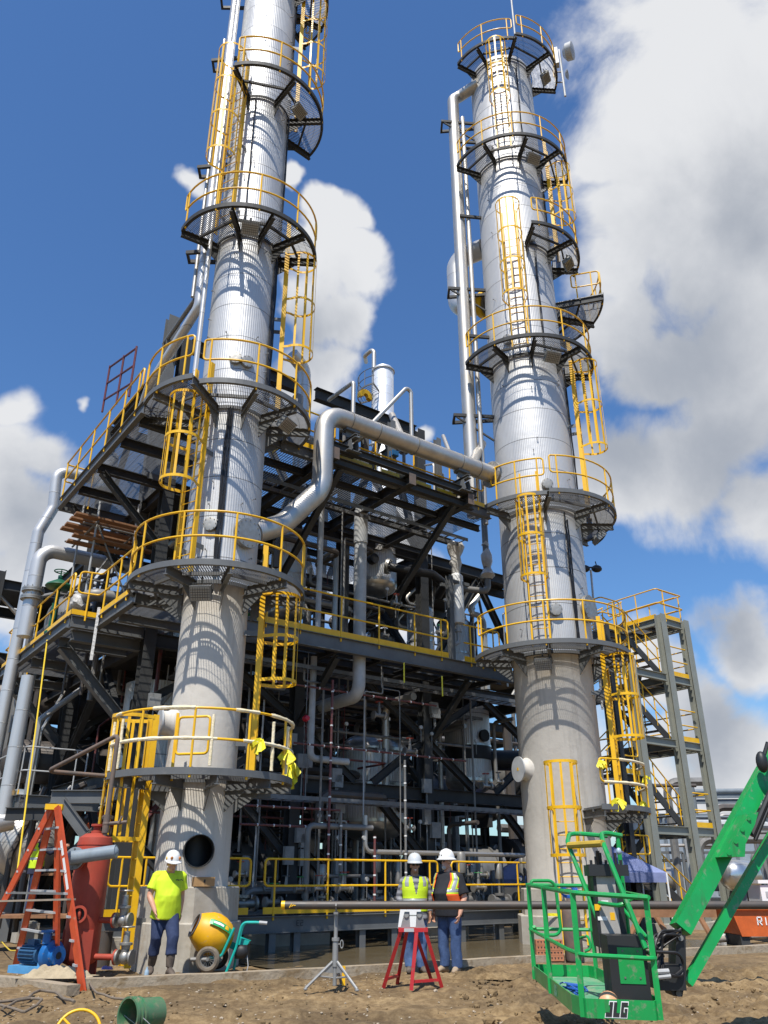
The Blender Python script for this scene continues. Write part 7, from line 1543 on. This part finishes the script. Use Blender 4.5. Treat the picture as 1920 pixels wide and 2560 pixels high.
# man in black polo and orange vest, turned to the left
q = onz(1128,2434,.0)
J = stand(1.82, sp=.12, head=(.0,.04,1.67), head_face=(.25,.97,0), el_r=(.27,-.05,1.12), wr_r=(.27,.05,.87), el_l=(-.30,-.02,1.12), wr_l=(-.27,.10,.86))
mC, w = person('bearded man in black polo and orange vest with white brimmed hard hat', (q.x,q.y,.0), (-.62,-.78,0), J, dict(shirt=blkp, trousers=jean, boots=tan, hat=whiteh, skin=skin, bulk=1.20, belly=.12, sleeve=.75, brim='full', glasses=True, beard=True, hair=grey_hair, stickers=((.2,.05,.012,M['ink']),(-.25,.04,.012,M['ink'])), vest=dict(mat=hio, open=(.62,.55,True), bands=[(.44,.52)], strap=.98, trim=hiv2)))
mb = MB(); mb.box(w((-.335,.03,1.20)), .004,.05,.012); P('sleeve_logo', mb, M['white'], mC)
# worker in blue hard hat behind the stepladder
q = ony(88,2180,20.0)
J = stand(1.76, el_l=(-.30,.25,1.32), wr_l=(-.30,.52,1.40), el_r=(.25,.22,1.25), wr_r=(.22,.5,1.38), head_face=(0,1,-.15))
mD, w = person('worker in blue hard hat and lime vest behind the stepladder', (q.x,q.y,.70), (.86,.5,0), J, dict(shirt=mat('navy_shirt',(.018,.022,.05),.85), trousers=jean3, boots=mud, hat=blueh, skin=skin, sleeve=1.85, hair=dark_hair, vest=dict(mat=hiv2, open=(.1,.4,True), bands=[(.3,.4)], strap=.75)))
mb = MB(); mb.box(Vector((q.x+.3,q.y,.66)), 2.4, 1.2, .06); O('work_platform', mb, M['plank'], 'timber work platform under the worker in blue hard hat', 'platform', Vector((q.x,q.y,.66)))
q = ony(228,2060,21.5)
J = stand(1.74, chest=(0,.16,1.22), neck=(0,.32,1.38), head=(0,.42,1.44), head_face=(0,.7,-.7), head_up=(0,.7,.7), sh_r=(.195,.24,1.32), sh_l=(-.195,.24,1.32), el_r=(.27,.42,1.12), wr_r=(.16,.62,1.10), el_l=(-.27,.42,1.12), wr_l=(-.16,.62,1.08))
mE, w = person('worker in orange coat stooping behind the red vessel', (q.x,q.y,1.55), (.7,.7,0), J, dict(shirt=hio, trousers=jean3, boots=mud, hat=mat('dark_hat',(.03,.03,.035),.4), skin=skin, sleeve=1.9, hair=dark_hair, bulk=1.1))
mb = MB(); mb.box(Vector((q.x,q.y+.2,1.51)), 2.2, 1.2, .06); O('work_platform', mb, M['plank'], 'raised timber platform under the worker in orange coat', 'platform', Vector((q.x,q.y,1.51)))
# ------------------------------------------------------------------ behind and around the main structure
M['bluegrey'] = mat('weathered_bluegrey_steel', (.17,.20,.225), .6, noise=1.5, col2=(.13,.155,.175))
def rack(label, base, X, L_, nb, levels, ytops, width, m, name='pipe_rack', pipes=(), cols=True):
    t = T(name, label, name.replace('_',' '), base, None); Y_ = Vector((-X.y, X.x, 0))
    for i in range(nb+1):
        for s in (0, width):
            mb = MB(); p = base+X*(L_*i/nb)+Y_*s; mb.ibeam(p, p+EZ*ytops, .28, .28, X, .02); P('column', mb, M[m], t)
        for z in levels:
            mb = MB(); p = base+X*(L_*i/nb)+EZ*z; mb.ibeam(p+Y_*.15, p+Y_*(width-.15), .2, .32); P('cross_beam', mb, M[m], t)
    for z in levels:
        for s in (0, width):
            for i in range(nb):
                mb = MB(); mb.ibeam(base+X*(L_*i/nb+.15)+Y_*s+EZ*(z+.34), base+X*(L_*(i+1)/nb-.15)+Y_*s+EZ*(z+.34), .2, .34); P('long_beam', mb, M[m], t)
    return t, Y_
# dense second structure added at the back to block the horizon glow
base = W(-2.2, 12.2, 0)
bt, _ = rack('dense dark rear steel structure added to block horizon glow behind both columns', base, EU, 27, 9, (2.6, 5.0, 7.4, 9.8), 10.6, 3.2, 'dark', 'rear_structure')
for z in (5.2, 7.62, 10.02):
    mb = MB(); mb.box(W(11.3, 13.8, z+.34), 26.6, 3.0, .02, (EU,EV,EZ)); P('shade_plate', mb, M['dark'], bt)  # solid plates added to darken the rear levels
for i, (a, b, z, v, r, mt) in enumerate(((-1.5,2.8,1.6,11.6,.75,'cladV'),(3.4,7.6,1.7,11.4,.85,'dullpipe'),(8.4,12.4,1.6,11.6,.8,'blackpipe'),(-1,3.6,4.6,11.2,.62,'blackpipe'),(4.2,8.4,4.7,11.4,.75,'dullpipe'),(9.2,13,4.6,11.4,.7,'dullpipe'),(-.5,3.8,8.9,11.0,.8,'dullpipe'),(4.6,9.4,8.9,11.2,.75,'blackpipe'),(10,13.4,8.6,12,.7,'dullpipe'),(-1.5,4,6.6,12.8,.6,'blackpipe'),(5,10,6.7,12.9,.6,'dullpipe'),(14.4,18.6,1.7,11.6,.9,'dullpipe'),(14.6,19,4.5,11.4,.8,'blackpipe'),(14.4,18,8.6,11.8,.8,'dullpipe'),(19.6,23.6,2.0,11.8,1.0,'blackpipe'),(19.6,23.8,5.6,11.8,.8,'dullpipe'),(11,14.6,6.7,12.6,.6,'dullpipe'))):  # big drums added to darken the bays and block light from behind
    lab = ['low ribbed exchanger at the back left','low grey exchanger at the back centre','low black exchanger at back right','black exchanger above the low ribbed exchanger','grey exchanger one level up at the back centre','grey exchanger one level up at the back right','high grey exchanger at the back left','high black exchanger at the back centre','high grey exchanger at the back right','long black drum deep at the left rear','long grey drum deep at the right rear','low grey exchanger seen past left edge of the right skirt','black exchanger above the one at left edge of right skirt','high grey exchanger behind the right column','fat low black exchanger behind the right column','grey exchanger over the fat black one behind the right column','grey drum at rear beside the ribbed drum with side duct'][i]
    t = T('light_block_drum', lab+', added to block light', 'exchanger', W(a,v,z), 'added light-blocking exchangers at the back'); d = W(b,v,z)-W(a,v,z); L_ = d.length
    mb = MB(); mb.lathe([(0,-.3),(r*.5,-.26),(r*.85,-.12),(r,0),(r,L_),(r*.85,L_+.12),(r*.5,L_+.26),(0,L_+.3)], 28, W(a,v,z), d); P('shell', mb, M[mt], t)
    for f in (.12,.5,.88): mb = MB(); mb.lathe([(r*.98,-.03),(r+.08,-.03),(r+.08,.03),(r*.98,.03)], 28, W(a,v,z)+d*f, d); P('girth_flange', mb, M['dullpipe'], t)
    for f in (.25,.75): mb = MB(); mb.box(W(a,v,z)+d*f-EZ*(r+.1), .2, r*1.4, .5, (EU,EV,EZ)); P('saddle', mb, M['dark'], t)
rr = random.Random(21)
for i in range(90):
    u = rr.uniform(-2, 24); v = rr.uniform(10.2, 15.5); z0 = rr.choice([.1,2.9,5.3]); 
    pipe([W(u,v,z0), W(u,v,z0+rr.uniform(2,5)), W(u+rr.uniform(-2,2),v,z0+5)], rr.choice([.06,.09,.12,.16,.2]), rr.choice(['dullpipe','blackpipe','steelpipe','dullpipe']), 'dim pipe standing in the rear structure', None, 8, 'dim pipes in the rear structure', 'rear_riser', 'riser')
for i in range(60):
    u = rr.uniform(-2, 19); v = rr.uniform(10.2, 15.5); z0 = rr.uniform(.8, 10)
    pipe([W(u,v,z0), W(u+rr.uniform(2.5,6),v,z0)], rr.choice([.05,.08,.12,.17]), rr.choice(['dullpipe','blackpipe','steelpipe','dullpipe']), 'dim level pipe in the rear structure', None, 8, 'dim pipes in the rear structure')
# back of the main frame under the bridge, right half
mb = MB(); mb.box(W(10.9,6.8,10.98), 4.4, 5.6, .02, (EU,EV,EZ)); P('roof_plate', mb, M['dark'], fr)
for v in VS[:2]:
    mb = MB(); mb.ibeam(W(8.8,v,10.85), W(13.2,v,10.85), .2, .34); P('beam', mb, M['dark'], fr); mb = MB(); mb.ibeam(W(13.2,v,7.0), W(13.2,v,11.0), .3, .3, EV); P('column', mb, M['dark'], fr)
    for q in ((W(8.8,v,7.2), W(11,v,10.6)), (W(13.1,v,7.2), W(11,v,10.6))): brace(*q)
for v in (4.6, 6.2, 7.8):
    mb = MB(); mb.ibeam(W(8.7,v,10.8), W(13.2,v,10.8), .16, .3); P('beam', mb, M['dark'], fr)
for i, (u, v, r) in enumerate(((9.6,5.0,.45),(11.6,5.6,.6),(10.6,8.5,.7),(5.8,8.8,.8))):
    vessel(u, v, 7.4, 9.6, r, ['narrow dim drum behind the silencer post','dim drum behind the wrapped hanging pipe','wide dim drum at rear right of the middle walkway','wide dim drum at rear centre of middle walkway'][i], head='top')
for i in range(18):
    u = rr.uniform(8.8, 13); v = rr.uniform(3.0, 9); pipe([W(u,v,7.1), W(u,v,9.6), W(u+rr.uniform(-1,1),v,9.6), W(u+.2,v,10.7)], rr.choice([.03,.05,.08,.1]), rr.choice(['dullpipe','steelpipe','blackpipe']), 'dim pipe above the middle walkway near the right column', None, 8, 'dim pipes near the right column')
# left pipe rack in weathered blue grey
lb_ = Vector((-23.0, 33.0, 0)); X = Vector((.97,-.10,0)).normalized()
t, Y_ = rack('weathered blue grey pipe rack behind the far left risers', lb_, X, 18, 4, (4.2, 5.6, 7.0, 8.4), 9.4, 4.5, 'bluegrey')
for i, z in enumerate((4.6, 6.0, 7.4, 8.8)):
    for k in range(3):
        pipe([lb_+X*.2+Y_*(.5+k*1.3)+EZ*(z+.35), lb_+X*17.8+Y_*(.5+k*1.3)+EZ*(z+.35)], .14+.05*((i+k) % 3), ['lightgrey','bluegrey','dullpipe'][(i+k) % 3], 'long pipe resting on the left pipe rack', None, 10, 'pipes on the left rack', 'rack_pipe')
for i, (px, py) in enumerate(((22,1905),(98,1905))):
    q = ony(px, py, 30); t = T('panel_cabinet', ['white panel box hung on the left rack near the left edge','white panel box hung on the left rack beside the yellow rope'][i], 'cabinet', q); mb = MB(); mb.box(q, .52+.1*i, .3, 1.05); P('case', mb, M['white'], t); mb = MB(); mb.box(q-Vector((0,.16,0)), .44+.1*i, .012, .95); P('door', mb, M['white'], t)
# pale blue-grey tank and silver drum far left
q = ony(66, 2108, 22.5); t = T('horizontal_drum', 'bright jacketed horizontal drum behind the stepladder', 'drum', q); ax = Vector((-.35,.93,0)).normalized(); mb = MB(); mb.lathe([(0,-.42),(.3,-.40),(.62,-.26),(.82,-.04),(.86,.1),(.86,4),(0,4.2)], 40, q, ax); P('shell', mb, M['chrome'], t)
mb = MB(); [mb.lathe([(.868,f),(.878,f),(.878,f+.03),(.868,f+.03)], 40, q, ax) for f in (.12,.9,1.8)]; P('band', mb, M['dullpipe'], t)
for f in (.7, 2.8): mb = MB(); mb.box(q+ax*f-EZ*((q.z)/2+.4), .3, 1.2, q.z-.4); P('saddle', mb, M['grey'], t)
pipe([ony(-30,2010,24), ony(66,1990,24), ony(76,2040,24)], .24, 'bluegrey', 'pale blue grey pipe elbow left of the stepladder top', .4, 14)
mb = MB(); mb.tube([onu(118,1600,-2.0), ony(42,2190,17.6)], .018, 6); O('rope', mb, mat('yellow_rope',(.78,.55,.03),.7), 'long yellow rope hanging from left wing walkway to ground', 'rope', onu(118,1600,-2.0))
mb = MB(); a = onu(40,1660,-2.0); mb.tube([a, a+Vector((.05,0,-1.2)), a+Vector((-.1,0,-2.6)), a+Vector((-.25,0,-3.4))], .012, 6); O('rope', mb, M['plastic'], 'thin pale rope dangling from the far end of left wing walkway', 'rope', a)
mb = MB(); a = onu(240,1570,-1.45); mb.bar(a+EZ*.5, a-EZ*.75, .07, .006, Vector((0,1,0))); O('strap', mb, M['plastic'], 'pale lifting strap hanging by the left wing walkway corner', 'strap', a)
# platform beams and staging low at the left
for (a, b, z, lab) in (((128,1992),(265,2000),17.5,'grey beam crossing above the red vessel'),((14,2035),(110,2040),18.5,'dark beam crossing behind the stepladder top')):
    p, q = ony(*a, z), ony(*b, z); q.z = p.z; mb = MB(); mb.ibeam(p, q, .14, .26); O('steel_beam', mb, M['grey' if 'grey' in lab else 'dark'], lab, 'beam', p)
p, q = ony(152,2002,17.3), ony(212,2085,17.3); mb = MB(); mb.ibeam(p, q, .12, .2); O('steel_brace', mb, M['grey'], 'slanting grey brace behind the red vessel', 'brace', p)
lw_ = T('low_walkway', 'short low walkway with thin rails behind the stepladder', 'walkway', W(-1.9,6.5,3)); mb = MB(); mb.ibeam(W(-2.0,5.2,3.0), W(-2.0,10.5,3.0), .14, .3); mb.ibeam(W(-1.9,5.2,3.0), W(-.2,5.2,3.0), .14, .3); P('edge_beam', mb, M['grey'], lw_)
mb = MB(); grate_rect(mb, -1.95, -.1, 5.3, 10.4, 3.14, 'u'); P('grating', mb, M['galv'], lw_); kick(lw_, W(-2.0,10.4,3.15), W(-2.0,5.4,3.15)); rail(lw_, [W(-2.0,10.4,3.15), W(-2.0,5.3,3.15), W(-.6,5.3,3.15)], 1.5, m='lightgrey', r=.018)
# ------------------------------------------------------------------ right-hand background
rb = ony(1735, 2003, 62); X = Vector((1,-.12,0)).normalized()
t, Y_ = rack('far pale grey pipe rack at the right edge behind the stair tower', Vector((rb.x,rb.y,0)), X, 26, 4, (4.0, 6.6), 8.0, 5, 'bluegrey')
for k in range(4): pipe([Vector((rb.x,rb.y,4.7))+Y_*(.6+k), Vector((rb.x,rb.y,4.7))+X*26+Y_*(.6+k)], .22, ['lightgrey','dullpipe','bluegrey','steelpipe'][k], 'long pipe on the far right rack', None, 10, 'pipes on the right rack', 'rack_pipe')
for k in range(3): pipe([Vector((rb.x,rb.y,7.3))+Y_*(.8+k*1.2), Vector((rb.x,rb.y,7.3))+X*26+Y_*(.8+k*1.2)], .2, ['bluegrey','lightgrey','dullpipe'][k], 'long pipe on the far right rack', None, 10, 'pipes on the right rack', 'rack_pipe')
bc = ony(1900, 2130, 75); t = T('pale_shed', 'pale blue corrugated shed far behind the stair tower', 'shed', Vector((bc.x,bc.y,0))); mb = MB(); mb.box(Vector((bc.x+6,bc.y+6,3.2)), 30, 12, 6.4); P('wall', mb, mat('pale_sheet', (.30,.36,.42), .6, noise=1.2), t); mb = MB(); mb.box(Vector((bc.x+6,bc.y+6,6.5)), 30.6, 12.6, .25); P('roof', mb, M['bluegrey'], t)
for i in range(14):
    mb = MB(); mb.bar(Vector((bc.x-8+i*2,bc.y-.03,.2)), Vector((bc.x-8+i*2,bc.y-.03,6.3)), .3, .06, Vector((0,1,0))); P('wall_rib', mb, M['bluegrey'], t)
rr = random.Random(33)
for i in range(26):
    x = rr.uniform(11, 26); y = rr.uniform(38, 58); z = rr.uniform(2, 6)
    pipe([Vector((x,y,0)), Vector((x,y,z)), Vector((x+rr.uniform(2,5),y,z))], rr.choice([.08,.14,.2]), rr.choice(['dullpipe','bluegrey','steelpipe','lightgrey','blackpipe']), 'distant pipework behind the stair tower', None, 8, 'distant pipes at the right')
for i in range(5):
    x = 9+i*4.2; t = T('equipment_skid', 'distant grey equipment skid behind the stair tower', 'skid', Vector((x,44,0)), 'distant skids at the right'); mb = MB(); mb.box(Vector((x,44,.4)), 3.4, 2, .3); P('base', mb, M['dark'], t); mb = MB(); mb.lathe([(0,-1.5),(.4,-1.4),(.55,-1.2),(.55,1.2),(.4,1.4),(0,1.5)], 20, Vector((x,44,1.4)), Vector((1,0,0))); P('drum', mb, M[['dullpipe','steelpipe','bluegrey'][i%3]], t)
    mb = MB(); [mb.bar(Vector((x+a,43.2,.5)), Vector((x+a,43.2,2.6)), .12, .12) for a in (-1.6,1.6)]; mb.bar(Vector((x-1.6,43.2,2.6)), Vector((x+1.6,43.2,2.6)), .12, .12); P('frame', mb, M['grey'], t)
# silver drum end on legs near the stair tower foot
q = ony(1832, 2188, 27); t = T('silver_drum', 'polished silver drum with domed end right of the stair tower', 'drum', Vector((q.x,q.y,0))); ax = Vector((.55,.83,0)); mb = MB(); mb.lathe([(0,-.3),(.2,-.27),(.38,-.14),(.45,.05),(.45,2.2),(0,2.4)], 30, q, ax); P('shell', mb, M['plainclad'], t)
for f in (.4,1.8): mb = MB(); mb.box(q+ax*f-EZ*(q.z/2+.2), .2,.7,q.z-.3); P('saddle', mb, M['grey'], t)
# canopies
def canopy(px, py, Y, w, h, label):
    q = ony(px, py, Y); t = T('canopy_tent', label, 'tent', Vector((q.x,q.y,0))); cm = mat('canopy_blue', (.22,.26,.46), .7, noise=4); z1 = q.z-.75
    mb = MB(); c4 = [Vector((q.x+sx*w/2, q.y+sy*w/2, z1)) for sx, sy in ((-1,-1),(1,-1),(1,1),(-1,1))]; ap = Vector((q.x,q.y,q.z)); mb.add(c4+[ap]+[p-EZ*.25 for p in c4], [(0,1,4),(1,2,4),(2,3,4),(3,0,4),(5,6,1,0),(6,7,2,1),(7,8,3,2),(8,5,0,3)]); o = P('canopy', mb, cm, t); md = o.modifiers.new('thick','SOLIDIFY'); md.thickness = .01
    for p in c4: mb = MB(); mb.tube([Vector((p.x,p.y,0)), p], .025, 8); P('leg', mb, M['white'], t)
canopy(1522, 2112, 25.5, 2.4, 2.0, 'blue canopy tent behind the right pedestal and lift basket')
canopy(1306, 2140, 31, 2.6, 2.4, 'blue canopy tent seen left of the right pedestal far behind')
# orange bin, white generator, poly pipe lying along the kerb
q = onz(1895, 2332, .0); q = ony(1895,2325,20.5); q.z = .45; t = T('orange_bin', 'orange steel bin with white letters at the right edge', 'bin', q); om = mat('bin_orange', (.62,.12,.02), .5, noise=4); mb = MB(); z0, z1 = .22, .80
mb.prism([Vector((q.x-.38,q.y,z0)), Vector((q.x+1.3,q.y,z0)), Vector((q.x+1.5,q.y,z1)), Vector((q.x-.55,q.y,z1))], Vector((0,1.1,0))); P('tub', mb, om, t); mb = MB(); mb.bar(Vector((q.x-.59,q.y-.03,z1)), Vector((q.x+1.54,q.y-.03,z1)), .08, .08); P('rim', mb, om, t)
P('lettering', letters('RI', Vector((q.x+.02,q.y-.012,.45)), .16, Vector((1,0,0)), EZ, None), M['white'], t)
for s_ in (-.3,1.1): mb = MB(); mb.box(Vector((q.x+s_,q.y+.5,.12)), .2,.9,.25); P('foot', mb, M['dark'], t)
q = ony(1912, 2240, 22.5); t = T('white_generator', 'white louvred generator cabinet above the orange bin', 'generator', Vector((q.x,q.y,0))); mb = MB(); mb.box(Vector((q.x+.35,q.y,q.z/2+.35)), 1.2, .8, q.z-.2); P('case', mb, M['white'], t); mb = MB(); mb.box(Vector((q.x+.35,q.y,q.z+.33)), 1.3, .9, .08); P('lid', mb, M['white'], t)
for i in range(3):
    for j in range(2): mb = MB(); mb.box(Vector((q.x-.02+.34*i,q.y-.405,q.z-.18+.22*j)), .24,.012,.14); P('vent_panel', mb, M['lightgrey'], t)
pp_ = mat('dusty_poly_pipe', (.42,.38,.33), .6, noise=5)
for i, (a, b, r) in enumerate((((1775,2350),(2200,2318),.07),((1800,2330),(2200,2302),.09))):
    p, q = onz(*a,.12), onz(*b,.12); pipe([p, q], r, pp_, ['dusty pale pipe lying along the kerb at right','second dusty pale pipe lying behind at right'][i])
blobsheet(onz(1830,2340,.02), .5, .3, .25, 12, M['plastic'], 'plastic_sheet', 'crumpled clear plastic sheet on ground at the right', 'sheet')
for i, (a, b) in enumerate((((1560,2370),(1600,2290)),((1690,2372),(1640,2290)),((1790,2362),(1745,2285)))):
    p, q = onz(*a,.05), onz(*a,.05); e = ony(*b, p.y+.3); t = O('timber_trestle', (lambda mb: mb.bar(p, e, .14, .05))(MB()), M['plank'], ['brown timber leaning left behind the lift console','brown timber leaning right under the lift jib','brown timber propped beside the lift jib foot'][i], 'timber', p)
p, q = ony(1560,2283,19.4), ony(1790,2283,19.4); mb = MB(); mb.bar(p, q, .06, .16); O('timber_rail', mb, M['plank'], 'brown timber rail level behind the lift jib', 'timber', p)
# soil berms in the distance so that the plot has an edge
for i, (x0, x1, y, h) in enumerate(((-70,-8,70,2.2),(20,110,95,2.6))):
    n = 40; vs = []; 
    for k in range(n+1):
        x = x0+(x1-x0)*k/n; hh = h*(1-(2*k/n-1)**4)*(.75+.4*noise.noise(Vector((x*.13,y,0)))); vs += [Vector((x,y-6,-.1)), Vector((x,y,hh)), Vector((x,y+6,-.1))]
    mb = MB(); mb.add(vs, [(k*3+j, k*3+j+1, k*3+j+4, k*3+j+3) for k in range(n) for j in range(2)], True); O('hill', mb, M['dirt'], None, None, Vector((x0,y,0)), kind='structure')

mb = MB(); a, b = W(-2.5,10.35,0), W(24,10.35,0); mb.bar(a+EZ*.5, b+EZ*.5, .25, 1.2); O('light_block_wall', mb, mat('light_block_dark', (.10,.095,.085), .9, noise=2), 'low dark wall added to block light gaps behind the raised walkway', 'wall', a)  # wall added to close bright gaps under the deck, coloured dark like shade
